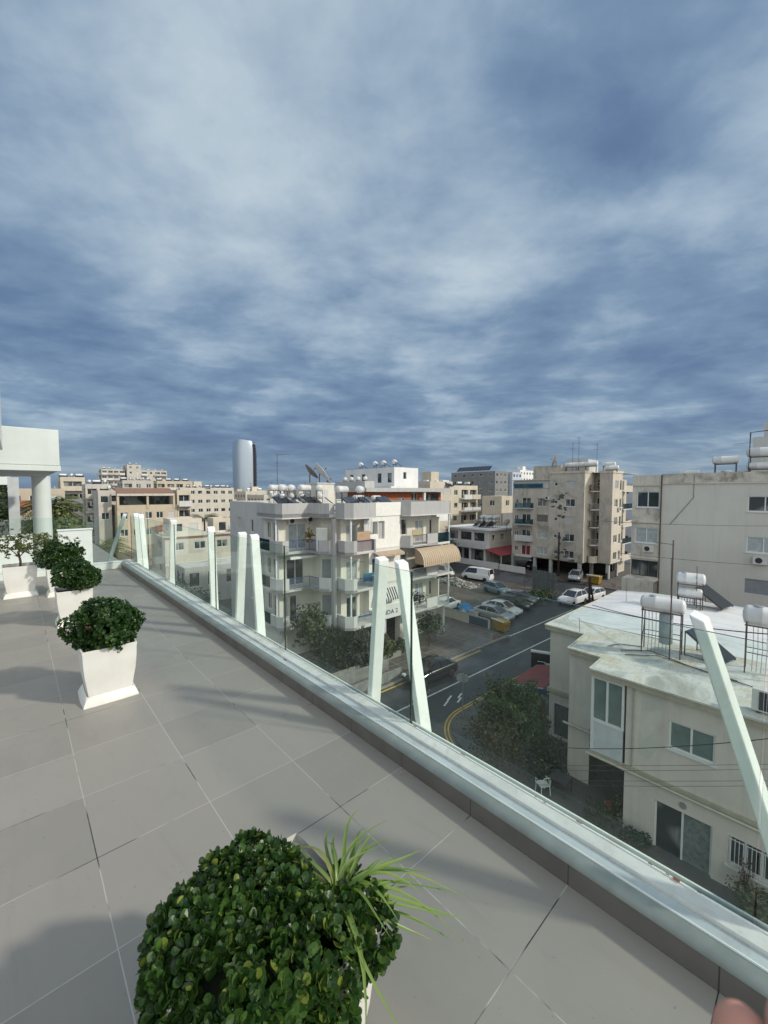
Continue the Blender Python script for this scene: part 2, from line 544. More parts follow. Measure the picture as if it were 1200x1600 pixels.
# back edge of the terrace
bc = empty("back_curb", TO, TH, 'low white painted curb across the far end of the terrace', 'curb')
MB().box(-9.0, 0.459, 7.70, 7.80, -0.02, 0.13).build("face", M_WHITE, bc)
MB().box(-9.0, 0.66, 7.692, 7.84, 0.132, 0.155).build("coping", M_WHITE, bc, bevel=0.004)
for (a, b, l, hh) in ((-0.59, -0.02, 'short white parapet block beside the round column at the terrace end', 0.86), (-9.0, -0.97, 'long white parapet left of the round column behind the small tree', 0.80)):
    p = empty("parapet", TO, TH, l, 'parapet')
    MB().box(a, b, 7.85, 7.97, -0.3, hh).build("wall_face", M_WHITE, p, bevel=0.01)
    MB().box(a - 0.015, b + 0.015, 7.83, 7.99, hh + 0.001, hh + 0.035).build("coping", M_WHITE, p, bevel=0.008)
for a, b, l in ((0.0, 0.64, 'far end glass pane between the white parapet block and the corner'), (-0.96, -0.6, 'narrow far end glass pane in front of the round column'),
                (-0.59, -0.02, 'low glass strip on top of the short white parapet block'), (-3.2, -0.98, 'glass strip on top of the long white parapet')):
    z0 = 0.14 if b > 0.1 or (a > -1 and b < -0.5) else (0.90 if a > -0.6 else 0.84)
    pane("end_glass_pane", 7.90, a, b, z0, 1.14, l, horiz=True, group='glass panes across the terrace end')
m = MB()
m.hexa([(0.19, 7.96, -0.05), (0.26, 7.96, -0.05), (0.26, 8.02, -0.05), (0.19, 8.02, -0.05)], [(0.58, 7.96, 1.17), (0.65, 7.96, 1.17), (0.65, 8.02, 1.17), (0.58, 8.02, 1.17)])
tag(m.build("railing_post", mat("grey_post_paint", (0.70, 0.73, 0.71), 0.5), loc=TO, rotz=TH, bevel=0.005), 'thin grey leaning post at the back corner of the glass railing', 'post')

# neighbouring covered terrace with column and canopy
can = empty("white_canopy", TO, TH, 'big white box canopy on a round column at the left edge', 'canopy')
MB().box(-7.0, -0.50, 8.05, 8.25, 2.20, 2.93).build("fascia", M_WHITE, can, bevel=0.012)
MB().box(-7.0, -0.485, 8.035, 8.26, 2.085, 2.195).build("fascia_band", M_WHITE, can, bevel=0.008)
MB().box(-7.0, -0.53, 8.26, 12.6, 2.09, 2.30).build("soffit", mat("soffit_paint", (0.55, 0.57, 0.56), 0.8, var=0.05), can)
cm = MB().lathe([(0.205, 0.0), (0.205, 1.10), (0.202, 1.102), (0.202, 1.108), (0.205, 1.11), (0.205, 2.09)], (-0.655, 11.95, 0), n=40)
cm.build("round_column", M_WHITE, can, smooth=40)
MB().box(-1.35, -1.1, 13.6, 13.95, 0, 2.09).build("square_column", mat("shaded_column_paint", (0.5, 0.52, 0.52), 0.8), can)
MB().box(-9.0, 0.62, 8.05, 19.0, -0.4, -0.003).build("neighbour_terrace_floor", mat("neighbour_floor", (0.30, 0.29, 0.27), 0.7), can)
MB().box(-9.0, -1.3, 18.0, 18.3, 1.92, 2.22).build("beam", M_WHITE, can)
MB().box(-9.0, 0.60, 18.7, 18.8, 0.0, 0.55).build("low_wall", M_WHITE, can)
ub = empty("upper_balcony", TO, TH, 'sliver of a white upper balcony at the very left edge of the sky', 'balcony')
MB().box(-4.0, -1.345, 5.52, 7.6, 2.43, 4.0).build("balcony_front", M_WHITE, ub, bevel=0.01)

# small dry leaf on the floor
lf = MB()
lf.add([(0, 0, 0.002), (0.012, 0.006, 0.008), (0.022, 0, 0.004), (0.012, -0.007, 0.006), (0.011, 0, 0.003)], [(0, 1, 4), (1, 2, 4), (2, 3, 4), (3, 0, 4)])
tag(lf.build("dry_leaf", mat("dry_leaf_skin", (0.38, 0.30, 0.15), 0.8), loc=tt(0.41, -1.03, 0.0)), 'tiny dry yellow leaf lying on the tiles by the curb', 'leaf')


# ------------------------------------------------------------------ plants in pots
M_POT = mat("white_planter_plastic", (0.72, 0.71, 0.665), 0.42, var=0.05, vscale=3, streak=0.10, stain=(0.50, 0.43, 0.32, 1), stain_amt=0.45)
M_SOIL = mat("soil", (0.06, 0.045, 0.03), 0.95, var=0.3, vscale=30, bump=0.6, bscale=80)
M_LEAFN = leaf_mat("round_dark_leaf", (0.016, 0.052, 0.010), (0.070, 0.145, 0.025), 0.38, (0.24, 0.30, 0.05), 7.0, 0.22)
M_LEAFP = leaf_mat("round_dark_leaf_far", (0.016, 0.052, 0.012), (0.055, 0.120, 0.026), 0.36, (0.12, 0.18, 0.045), 7.0, 0.2)
M_STEM = mat("brown_stem", (0.10, 0.07, 0.04), 0.9, var=0.2, vscale=20)


def pot_parts(root, s=1.0, h=0.44, loc=(0, 0, 0)):
    """square planter with bulging sides on a flared square saucer"""
    m = MB()
    def ring(w, z, bow):
        pts = []
        w *= s
        for k in range(4):
            a0 = [(-1, -1), (1, -1), (1, 1), (-1, 1)][k]
            a1 = [(-1, -1), (1, -1), (1, 1), (-1, 1)][(k + 1) % 4]
            for i in range(6):
                t = i / 6
                x, y = a0[0] + (a1[0] - a0[0]) * t, a0[1] + (a1[1] - a0[1]) * t
                bb = 1 + bow * math.sin(math.pi * t)
                if a0[0] == a1[0]:
                    x *= bb
                else:
                    y *= bb
                pts.append((loc[0] + x * w / 2, loc[1] + y * w / 2, loc[2] + z * s))
        return pts
    def stack(rings):
        n = 24
        vs = [p for r in rings for p in r]
        fs = []
        for i in range(len(rings) - 1):
            for k in range(n):
                fs.append((i * n + k, i * n + (k + 1) % n, (i + 1) * n + (k + 1) % n, (i + 1) * n + k))
        fs.append(tuple(range(n - 1, -1, -1)))
        fs.append(tuple(range((len(rings) - 1) * n, len(rings) * n)))
        return vs, fs
    out = [(0.285, 0.02), (0.292, 0.06), (0.312, 0.14), (0.337, 0.22), (0.352, 0.30), (0.358, 0.36), (0.360, 0.41), (0.366, h - 0.012), (0.366, h)]
    rings = [ring(w, z, 0.045) for w, z in out] + [ring(0.345, h, 0.045), ring(0.335, h - 0.05, 0.045)]
    m.add(*stack(rings))
    m.build("pot_body", M_POT, root, smooth=50)
    m2 = MB()
    m2.add(*stack([ring(w, z, 0.03) for w, z in ((0.372, 0.0), (0.368, 0.012), (0.345, 0.04), (0.318, 0.068), (0.306, 0.072), (0.294, 0.05))]))
    m2.build("saucer", M_POT, root, smooth=50)
    m3 = MB().add(*stack([ring(0.334, h - 0.055, 0.04), ring(0.334, h - 0.05, 0.04)]))
    m3.build("soil", M_SOIL, root)


def leaf_rosettes(surf, n_tips, per, size, rng, cup=0.25, spread=0.9):
    """surf(rng) -> (point, outward normal); every tip is a small rosette of round leaves"""
    m = MB()
    for _ in range(n_tips):
        p, nrm = surf(rng)
        nrm = (nrm + Vector((rng.gauss(0, .28), rng.gauss(0, .28), rng.gauss(0, .28) + 0.25))).normalized()
        a = nrm.cross(Vector((0.3, 0.2, 1))).normalized()
        b = nrm.cross(a)
        t0 = rng.uniform(0, 6.28)
        for k in range(per):
            t = t0 + k * 2.4 + rng.gauss(0, .2)
            rad = a * math.cos(t) + b * math.sin(t)
            lift = 0.25 + 0.95 * k / per + rng.gauss(0, .12)
            d = (rad * math.cos(lift) + nrm * math.sin(lift)).normalized()
            side = nrm.cross(rad).normalized()
            up = d.cross(side).normalized()
            if up.dot(nrm) < 0:
                up = -up
            L = size * rng.uniform(.75, 1.15) * (1 - .3 * k / per)
            w = L * rng.uniform(.36, .44)
            base = p + rad * size * 0.12 + nrm * size * 0.5 * k / per
            tip = base + d * L + up * cup * L * 0.35
            mid = base + d * L * 0.58 - up * cup * L * 0.12
            o = [base, base + d * L * .35 + side * w * .72 + up * cup * L * .1, base + d * L * .68 + side * w + up * cup * L * .22,
                 base + d * L * .92 + side * w * .55 + up * cup * L * .3, tip, base + d * L * .92 - side * w * .55 + up * cup * L * .3,
                 base + d * L * .68 - side * w + up * cup * L * .22, base + d * L * .35 - side * w * .72 + up * cup * L * .1, mid]
            m.add(o, [(8, 0, 1), (8, 1, 2), (8, 2, 3), (8, 3, 4), (8, 4, 5), (8, 5, 6), (8, 6, 7), (8, 7, 0)])
    return m


def blob_surf(c, ext, power=2.6, amp=0.12, freq=5.0, seed=0.0, zmin=-0.6, inner=0.25):
    c = Vector(c)
    def f(rng):
        while True:
            d = Vector((rng.gauss(0, 1), rng.gauss(0, 1), rng.gauss(0, 1))).normalized()
            if d.z < zmin:
                continue
            k = (abs(d.x) ** power + abs(d.y) ** power + abs(d.z) ** power) ** (-1 / power)
            p = Vector((d.x * ext[0], d.y * ext[1], d.z * ext[2])) * k
            nz = mnoise.noise(p * freq + Vector((seed, seed, 0)))
            p = p * (1 + amp * nz * 2) * (1 - inner * rng.random() ** 2)
            nr = Vector((d.x / ext[0], d.y / ext[1], d.z / ext[2])).normalized()
            return c + p, nr
    return f


def spider_plant(root, base, rng, n=30):
    m = MB()
    for i in range(n):
        az = rng.uniform(-1.1, 2.2) if i > 6 else rng.uniform(-3.1, 3.1)
        L = rng.uniform(0.14, 0.31)
        el = rng.uniform(0.35, 1.25)
        d = Vector((math.cos(az), math.sin(az), 0))
        side = Vector((-d.y, d.x, 0))
        w = rng.uniform(0.0055, 0.0092)
        pts = []
        N = 9
        for k in range(N + 1):
            t = k / N
            x = L * t * math.cos(el) * (1 + 0.25 * t) + 0.3 * L * t * t
            z = L * t * math.sin(el) - L * 0.95 * t * t * (1.25 - el * 0.5)
            pts.append(Vector(base) + d * x + side * (0.07 * math.sin(t * 2.4 + i * 1.7)) * t + Vector((0, 0, z)))
        vs = []
        for k, p in enumerate(pts):
            t = k / N
            ww = w * (1 - t ** 2.2) + 0.0004
            vs += [p - side * ww + Vector((0, 0, ww * .5)), p, p + side * ww + Vector((0, 0, ww * .5))]
        m.add(vs, [(k * 3 + j, k * 3 + j + 1, k * 3 + j + 4, k * 3 + j + 3) for k in range(N) for j in (0, 1)])
    m.build("spider_plant", leaf_mat("strap_leaf", (0.15, 0.26, 0.05), (0.29, 0.39, 0.10), 0.35, (0.45, 0.42, 0.15), 5.0, 0.3), root, smooth=180)


GP = 'white square planters along the terrace'
rng = random.Random(11)
near = empty("potted_shrub", tt(-0.745, -1.69), TH, 'large dark green round leaved shrub with a spider plant, in the nearest white planter', 'potted plant', GP)
pot_parts(near, 1.17, 0.38)
surf_a = blob_surf((-0.058, 0.0, 0.355), (0.208, 0.268, 0.205), 4.2, 0.085, 5.0, 3.0, -0.85, 0.14)
surf_b = blob_surf((0.20, -0.13, 0.46), (0.075, 0.11, 0.06), 2.4, 0.1, 8.0, 4.0, -0.95, 0.3)
surf = lambda r_: surf_b(r_) if r_.random() < .07 else surf_a(r_)
leaf_rosettes(surf, 2300, 7, 0.031, rng).build("shrub_foliage", M_LEAFN, near)
MB().lathe([(0.02, -0.2), (0.14, -0.17), (0.18, -0.08), (0.19, 0.03), (0.18, 0.11), (0.12, 0.15), (0.01, 0.16)], (-0.055, -0.01, 0.365), n=16).build("inner_dark_filler", mat("dark_filler", (0.012, 0.02, 0.008), 1.0, var=0.3, vscale=20), near)  # near-black filler added inside the foliage so its depths read dark
spider_plant(near, (0.18, -0.08, 0.49), rng, 38)
st = MB()
for k in range(5):
    a = rng.uniform(0, 6.28)
    st.tube([(0, 0, 0.33), (0.05 * math.cos(a), 0.05 * math.sin(a), 0.42), (0.1 * math.cos(a), 0.1 * math.sin(a), 0.50)], 0.007, 6)
st.build("stem", M_STEM, near)


def mid_pot(loc, label, seed, ext=(0.215, 0.215, 0.19), cz=0.58, tips=820, off=(0, 0)):
    rng = random.Random(seed)
    root = empty("potted_shrub", loc, TH, label, 'potted plant', GP)
    pot_parts(root, 1.0, 0.44)
    s1 = blob_surf((off[0], off[1], cz), ext, 2.2, 0.28, 6.5, seed * 1.7, -0.75, 0.35)
    leaf_rosettes(s1, tips, 7, 0.034, rng, spread=1).build("shrub_foliage", M_LEAFP, root)
    m = MB()
    for k in range(6):
        a = k + rng.random()
        m.tube([(0, 0, 0.38), (0.07 * math.cos(a), 0.07 * math.sin(a), 0.5), (0.19 * math.cos(a), 0.19 * math.sin(a), 0.62)], 0.008, 5)
    m.build("stem", M_STEM, root)
    return root


mid_pot(tt(-0.70, 1.285), 'white planter with a dome of dark green leaves, second from the camera', 5, off=(0.0, 0.0))
mid_pot(tt(-0.70, 3.78), 'white planter with dark shrub third from the camera, half hidden behind the second one', 8, (0.222, 0.222, 0.18), 0.60, 850, (0.05, -.05))
mid_pot(tt(-0.70, 5.72), 'white planter with spreading dark shrub beside the planter with the small tree', 13, (0.25, 0.27, 0.20), 0.62, 850, (0.02, 0))
tree = empty("potted_small_tree", tt(-1.19, 6.05), TH, 'taller white planter with a thin stemmed yellow green little tree, farthest left', 'potted plant', GP)
pot_parts(tree, 1.12, 0.44)
MB().tube([(0, 0, 0.4), (0.01, 0.0, 0.55), (-0.01, 0.02, 0.68), (0.03, 0.0, 0.8)], 0.016, 7).tube([(0, 0, 0.62), (0.12, -0.1, 0.78), (0.25, -0.15, 0.84)], 0.008, 5).tube([(0, 0, 0.62), (-0.12, 0.1, 0.76), (-0.25, 0.1, 0.80)], 0.008, 5).build("stem", M_STEM, tree)
s1 = blob_surf((0.06, 0, 0.82), (0.48, 0.40, 0.17), 2.0, 0.5, 5.0, 2.2, -0.9, 0.6)
leaf_rosettes(s1, 300, 6, 0.040, random.Random(3), cup=0.1).build("shrub_foliage", leaf_mat("olive_leaf", (0.07, 0.10, 0.03), (0.17, 0.19, 0.06), 0.5, (0.28, 0.24, 0.08), 5, 0.3), tree)
# ================================================================== GROUND AND STREET (local x = along the street, local y = away across it)
def wet_ground(name, c1, c2, rough=(0.25, 0.75), scale=0.35, spec=0.5, patch=None, fine=30):
    m = bpy.data.materials.new(name)
    m.use_nodes = True
    t = m.node_tree
    t.nodes.clear()
    g = NT(t)
    O = g.n('ShaderNodeTexCoord').outputs['Object']
    n1 = g.noise(O, scale, 6, 0.62, 0.5)
    col = g.mix(g.maprange(n1, 0.35, 0.68), c1, c2)
    if patch:
        n3 = g.noise(g.scale(O, (1, 1, 1), (4, 9, 0)), scale * 2.4, 5, 0.65, 0.8)
        col = g.mix(g.maprange(n3, 0.52, 0.64), col, patch)
    n2 = g.noise(O, fine, 3, 0.7)
    col = g.mix(g.maprange(n2, 0.3, 0.75, 0, 0.35), col, tuple(x * 0.55 for x in c1))
    ro = g.maprange(g.noise(g.scale(O, (0.6, 1, 1)), scale * 1.3, 4, 0.6), 0.38, 0.62, rough[0], rough[1])
    bp = g.n('ShaderNodeBump', {'Height': n2, 'Strength': 0.3, 'Distance': 0.01})
    b = g.n('ShaderNodeBsdfPrincipled', {'Base Color': col, 'Roughness': ro, 'Specular IOR Level': spec, 'Normal': bp.outputs[0]})
    t.links.new(b.outputs[0], g.n('ShaderNodeOutputMaterial').inputs[0])
    return m


M_ASPH = wet_ground("wet_asphalt", (0.040, 0.046, 0.052), (0.056, 0.060, 0.064), (0.28, 0.6), 0.25)
M_LOT = wet_ground("gravel_lot", (0.075, 0.062, 0.048), (0.13, 0.112, 0.088), (0.35, 0.85), 0.22, patch=(0.06, 0.055, 0.045), fine=6)
M_PAVE = wet_ground("damp_paving", (0.105, 0.088, 0.075), (0.17, 0.145, 0.125), (0.22, 0.7), 0.3, patch=(0.075, 0.07, 0.062), fine=4)
M_YARD = wet_ground("yard_concrete", (0.085, 0.083, 0.075), (0.14, 0.135, 0.12), (0.4, 0.8), 0.5, fine=9)
M_CITY = wet_ground("city_ground", (0.10, 0.095, 0.085), (0.16, 0.15, 0.13), (0.7, 0.9), 0.03, fine=1)
M_YEL = mat("yellow_road_paint", (0.55, 0.36, 0.06), 0.6, var=0.15, vscale=2, stain=(0.2, 0.15, 0.06, 1), stain_amt=0.6)
M_RWHITE = mat("white_road_paint", (0.62, 0.62, 0.58), 0.6, var=0.12, vscale=2, stain=(0.25, 0.25, 0.24, 1), stain_amt=0.5)
M_KERB = mat("kerb_concrete", (0.26, 0.25, 0.22), 0.8, var=0.15, vscale=4, streak=0.3)
ORG = Vector((0, 0, 0))


def sheet(name, x0, x1, y0, y1, z, m, hgt=None):
    mb = MB()
    if hgt:
        mb.box(x0, x1, y0, y1, z - hgt, z)
    else:
        mb.quad((x0, y0, z), (x1, y0, z), (x1, y1, z), (x0, y1, z))
    return tag(mb.build(name, m, loc=ORG, rotz=CH), kind='structure')


sheet("ground", -300, 1200, -600, 1200, -0.012, M_CITY)
sheet("road", -40, 300, 15.9, 21.35, 0.0, M_ASPH)
sheet("cross_road", 55.0, 62.0, 21.35, 260, -0.002, M_ASPH)
sheet("parking_lot", 34.4, 55.0, 21.36, 60, -0.003, M_LOT)
sheet("parking_strip", 34.5, 55.0, 21.36, 26.6, 0.004, M_ASPH)
sheet("far_pavement", 62.0, 65.9, 21.5, 200, 0.12, M_PAVE, 0.2)
sheet("side_road", 14.0, 17.3, -30, 15.9, 0.0, M_ASPH)
# near pavement with a rounded corner at the side road
pp = [(62, 15.75), (23.0, 15.75)]
pp += [(20.6 + 0 * k, 15.75) for k in (1,)]
pp += [(20.3 - 3.2 * math.sin(R(t)), 12.55 + 3.2 * math.cos(R(t))) for t in range(0, 91, 10)]
pp += [(17.1, -25), (62, -25)]
tag(MB().prism(pp, -0.1, 0.10).build("near_pavement", M_YARD, loc=ORG, rotz=CH), kind='structure')


def strip(pts, w, z, m, name, kind='structure'):
    vs = []
    for i, p in enumerate(pts):
        a, b = Vector(pts[max(i - 1, 0)]), Vector(pts[min(i + 1, len(pts) - 1)])
        d = (b - a).normalized()
        nx, ny = -d.y * w / 2, d.x * w / 2
        vs += [(p[0] + nx, p[1] + ny, z), (p[0] - nx, p[1] - ny, z)]
    fs = [(2 * i, 2 * i + 1, 2 * i + 3, 2 * i + 2) for i in range(len(pts) - 1)]
    return tag(MB().add(vs, fs).build(name, m, loc=ORG, rotz=CH), kind=kind)


def corner(off):
    r = 3.2 + off
    return [(60, 15.75 + off), (30, 15.75 + off), (20.3, 15.75 + off)] + [(20.3 - r * math.sin(R(t)), 12.55 + r * math.cos(R(t))) for t in range(0, 91, 6)] + [(17.1 - off, 6.0)]


strip([p for p in corner(0.22)][1:], 0.10, 0.005, M_YEL, "yellow_line")
strip([p for p in corner(0.42)][1:], 0.10, 0.005, M_YEL, "yellow_line")
strip([(-10, 21.1), (24.2, 21.1)], 0.16, 0.005, M_YEL, "yellow_line")
strip([(24.5, 21.1), (29.5, 21.1)], 0.30, 0.005, mat("ochre_paint", (0.30, 0.22, 0.12), 0.7), "yellow_line")
strip([(-10, 18.55), (60, 18.55)], 0.12, 0.005, M_RWHITE, "centre_line")
strip([(34.2, 21.38), (48, 21.38)], 0.14, 0.008, M_RWHITE, "edge_line")
for (x, y) in ((19.9, 17.05), (20.6, 17.35), (21.4, 17.1), (20.9, 16.75)):
    strip([(x, y), (x + 0.7, y + 0.25)], 0.12, 0.005, M_RWHITE, "road_mark")
# kerbs along the far pavement of the street
kb = MB()
for i in range(22):
    x0 = 18.0 + i * 0.75
    kb.box(x0 + .006, x0 + .744, 21.36, 21.52, -0.05, 0.13)
tag(kb.build("kerb", M_KERB, loc=ORG, rotz=CH, bevel=0.01), kind='structure')
sheet("apartment_forecourt", -4.0, 34.35, 21.53, 46.0, 0.12, M_PAVE, 0.2)
# cross lines in the forecourt paving
fj = MB()
for k in range(9):
    fj.box(20 + k * 1.7, 20.05 + k * 1.7, 21.6, 25.6, 0.121, 0.125)
for k in range(3):
    fj.box(19, 34.2, 22.5 + k * 1.1, 22.54 + k * 1.1, 0.1215, 0.1245)
tag(fj.build("paving_joint", M_KERB, loc=ORG, rotz=CH), kind='structure')

# low rendered wall between forecourt and car park
M_CREAM = mat("cream_render", (0.55, 0.53, 0.46), 0.85, var=0.07, vscale=0.8, streak=0.35)
lw = empty("boundary_wall", ct(34.35, 23.6), CH, 'long low pale wall between the paved forecourt and the car park', 'wall')
MB().box(0, 0.2, 0, 10.5, 0, 1.05).build("wall_face", M_CREAM, lw)
MB().box(-0.03, 0.23, -0.02, 10.5, 1.051, 1.10).build("coping", M_KERB, lw)
MB().box(-0.012, -0.002, 0.15, 2.5, 0.15, 1.0).build("blue_sheet", mat("blue_grey_sheet", (0.05, 0.085, 0.12), 0.5), lw)
gw = empty("garden_wall", ct(18.4, 24.75), CH, 'low dark kerb wall of the planted front garden', 'wall')
MB().box(-6, 4.8, -0.12, 0.12, 0, 0.5).build("wall_face", M_KERB, gw)
ow = empty("ramp_wall", ct(12.0, 21.9), CH, 'grey rough concrete wall beside the road, below the garden', 'wall')
MB().box(0, 8.6, -0.1, 0.1, 0, 0.75).box(0, 8.6, 1.4, 1.6, 0, 0.9).build("wall_face", mat("rough_concrete", (0.22, 0.22, 0.21), 0.9, var=0.2, vscale=2, streak=0.5, bump=0.4, bscale=8), ow)

# ================================================================== BUILDING KIT
M_PANE = bpy.data.materials.new("window_pane")
M_PANE.use_nodes = True
_g = NT(M_PANE.node_tree)
_b = M_PANE.node_tree.nodes['Principled BSDF']
_o = _g.n('ShaderNodeTexCoord').outputs['Object']
_c = _g.mix(_g.maprange(_g.noise(_o, 0.55, 1), 0.52, 0.62), (0.03, 0.038, 0.042), (0.24, 0.25, 0.23))
_c = _g.mix(_g.maprange(_g.noise(_g.scale(_o, (6, 6, .3)), 2.0, 2), 0.4, 0.6, 0, .4), _c, (0.03, 0.035, 0.035))
M_PANE.node_tree.links.new(_c, _b.inputs['Base Color'])
_b.inputs['Roughness'].default_value = 0.08
_b.inputs['Specular IOR Level'].default_value = 0.8
M_PANEG = mat("green_grey_pane", (0.13, 0.19, 0.17), 0.12, var=0.15, vscale=1.5, spec=0.9)
M_PALE = mat("pale_curtain_pane", (0.38, 0.42, 0.42), 0.25, var=0.15, vscale=3, spec=0.8)
M_SHUT = mat("roller_shutter", (0.50, 0.50, 0.48), 0.6, var=0.05)
M_SHUTD = mat("grey_roller_shutter", (0.27, 0.28, 0.30), 0.6, var=0.08)
M_FRAME = mat("white_window_frame", (0.72, 0.73, 0.71), 0.45, var=0.03)
M_FRAMED = mat("dark_window_frame", (0.06, 0.06, 0.06), 0.5, var=0.03)
M_AC = mat("air_conditioner_white", (0.62, 0.62, 0.58), 0.55, var=0.06, streak=0.2)
M_BLACK = mat("black_plastic", (0.03, 0.03, 0.032), 0.5, var=0.1)
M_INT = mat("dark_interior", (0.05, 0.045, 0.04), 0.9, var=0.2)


class Face:
    """a vertical wall from p0 to p1 (local xy), its outside to the right of p0->p1, with real openings"""
    def __init__(s, bld, p0, p1, z0, z1):
        s.b, s.z0, s.z1 = bld, z0, z1
        s.p0 = Vector((p0[0], p0[1], 0))
        d = Vector((p1[0] - p0[0], p1[1] - p0[1], 0))
        s.L = d.length
        s.d = d.normalized()
        s.n = Vector((s.d.y, -s.d.x, 0))
        s.o = []
    def P(s, t, z, out=0.0):
        return s.p0 + s.d * t + s.n * out + Vector((0, 0, z))
    def M(s):
        """matrix: x along wall, y inwards, z up"""
        m = Matrix.Identity(4)
        m.col[0][:3] = s.d
        m.col[1][:3] = -s.n
        m.col[2][:3] = (0, 0, 1)
        m.col[3][:3] = s.p0
        return m
    def open(s, t0, t1, z0, z1, kind='w2', depth=0.14, name='window', frame=None, pane=None, sill=False):
        t0, t1 = max(t0, 0.02), min(t1, s.L - 0.02)
        if t1 - t0 < 0.1:
            return
        s.o.append((t0, t1, z0, z1, depth))
        s.b.n_open += 1
        M = s.M()
        fr = frame or M_FRAME
        pn = pane or M_PANE
        mb = MB(M)
        if kind == 'void':
            return
        y = depth - 0.04
        near = s.b.detail
        if kind == 'shut':
            mb.quad((t0, y, z0), (t1, y, z0), (t1, y, z1), (t0, y, z1))
            nsl = 10 if near else 5
            for k in range(nsl):
                z = z0 + (z1 - z0) * k / nsl
                mb.box(t0, t1, y - 0.02, y - 0.001, z + 0.006, z + (z1 - z0) / nsl - 0.006)
            mb.build('shutter' if name == 'window' else name, pane or M_SHUT, s.b.root)
            return
        w = 0.06 if near else 0.07
        mul = {'w1': [], 'w2': [0.5], 'w3': [1 / 3, 2 / 3], 'w4': [.25, .5, .75], 'half': [0.5]}.get(kind, [0.5])
        mb.box(t0, t1, y - 0.03, y + 0.02, z0, z0 + w).box(t0, t1, y - 0.03, y + 0.02, z1 - w, z1)
        mb.box(t0, t0 + w, y - 0.03, y + 0.02, z0 + w, z1 - w).box(t1 - w, t1, y - 0.03, y + 0.02, z0 + w, z1 - w)
        for f in mul:
            x = t0 + (t1 - t0) * f
            mb.box(x - w * .55, x + w * .55, y - 0.032, y + 0.018, z0 + w, z1 - w)
        if sill:
            mb.box(t0 - 0.08, t1 + 0.08, -0.07, y - 0.03, z0 - 0.07, z0 - 0.001)
        if near:
            f = mb.build(name, fr, s.b.root)
            pb = MB(M).quad((t0, y + 0.01, z0), (t1, y + 0.01, z0), (t1, y + 0.01, z1), (t0, y + 0.01, z1))
            pb.build("pane", pn, f)
            if kind == 'half' or kind == 'curt':
                xm = (t0 + t1) / 2
                cb = MB(M)
                N = 18
                pts = [(xm + (t1 - xm - w) * i / N, y + 0.004 - 0.006 * (i % 2)) for i in range(N + 1)]
                for i in range(N):
                    cb.quad((*pts[i], z0 + w), (*pts[i + 1], z0 + w), (*pts[i + 1], z1 - w), (*pts[i], z1 - w))
                cb.build("curtain", mat("grey_green_curtain", (0.15, 0.18, 0.17), .8, var=.3, vscale=7), f)
        else:
            mb.mi = 1
            mb.quad((t0, y + 0.01, z0), (t1, y + 0.01, z0), (t1, y + 0.01, z1), (t0, y + 0.01, z1))
            mb.build(name, [fr, pn], s.b.root)
    def done(s, mb):
        xs = sorted({0.0, s.L, *[v for o in s.o for v in o[:2]]})
        zs = sorted({s.z0, s.z1, *[min(max(v, s.z0), s.z1) for o in s.o for v in o[2:4]]})
        def inside(x, z):
            return any(o[0] < x < o[1] and o[2] < z < o[3] for o in s.o)
        for i in range(len(xs) - 1):
            for j in range(len(zs) - 1):
                x0, x1, z0, z1 = xs[i], xs[i + 1], zs[j], zs[j + 1]
                if x1 - x0 < 1e-5 or z1 - z0 < 1e-5 or inside((x0 + x1) / 2, (z0 + z1) / 2):
                    continue
                mb.add([s.P(x0, z0), s.P(x1, z0), s.P(x1, z1), s.P(x0, z1)], [(0, 1, 2, 3)])
        for t0, t1, z0, z1, dp in s.o:
            a = [s.P(t0, z0), s.P(t1, z0), s.P(t1, z1), s.P(t0, z1)]
            b = [s.P(t0, z0, -dp), s.P(t1, z0, -dp), s.P(t1, z1, -dp), s.P(t0, z1, -dp)]
            for k in range(4):
                mb.add([a[k], a[(k + 1) % 4], b[(k + 1) % 4], b[k]], [(0, 1, 2, 3)])
            mb.add(b, [(0, 1, 2, 3)])


class Bld:
    def __init__(s, name, loc, rz, label, cat='building', detail=False, group=None):
        s.root = empty(name, loc, rz, label, cat, group)
        s.detail = detail
        s.n_open = 0
        s.faces = []
        s.nm = {}
    def face(s, p0, p1, z0, z1, m, name='wall'):
        f = Face(s, p0, p1, z0, z1)
        s.faces.append((f, m, name))
        return f
    def box(s, x0, x1, y0, y1, z0, z1, m, name='wall', bottom=False):
        """plain block; returns its two visible faces: left (x0) and front (y0)"""
        l = s.face((x0, y1), (x0, y0), z0, z1, m, name)
        f = s.face((x0, y0), (x1, y0), z0, z1, m, name)
        r = s.face((x1, y0), (x1, y1), z0, z1, m, name)
        b = s.face((x1, y1), (x0, y1), z0, z1, m, name)
        rf = MB().quad((x0, y0, z1), (x1, y0, z1), (x1, y1, z1), (x0, y1, z1))
        if bottom:
            rf.quad((x0, y0, z0), (x0, y1, z0), (x1, y1, z0), (x1, y0, z0))
        s.nm.setdefault((name, m.name), [m, MB()])[1].add(rf.v, rf.f)
        return l, f
    def part(s, name, m, mb, **k):
        return mb.build(name, m, s.root, **k)
    def parapet(s, x0, x1, y0, y1, z, h, m, t=0.15, name='parapet'):
        mb = MB().box(x0, x1, y0, y0 + t, z, z + h).box(x0, x0 + t, y0 + t, y1 - t, z, z + h)
        mb.box(x1 - t, x1, y0 + t, y1 - t, z, z + h).box(x0, x1, y1 - t, y1, z, z + h)
        return s.part(name, m, mb)
    def finish(s):
        acc = s.nm
        for f, m, name in s.faces:
            mb = acc.setdefault((name, m.name), [m, MB()])[1]
            f.done(mb)
        for (name, _), (m, mb) in acc.items():
            mb.build(name, m, s.root)
        return s.root


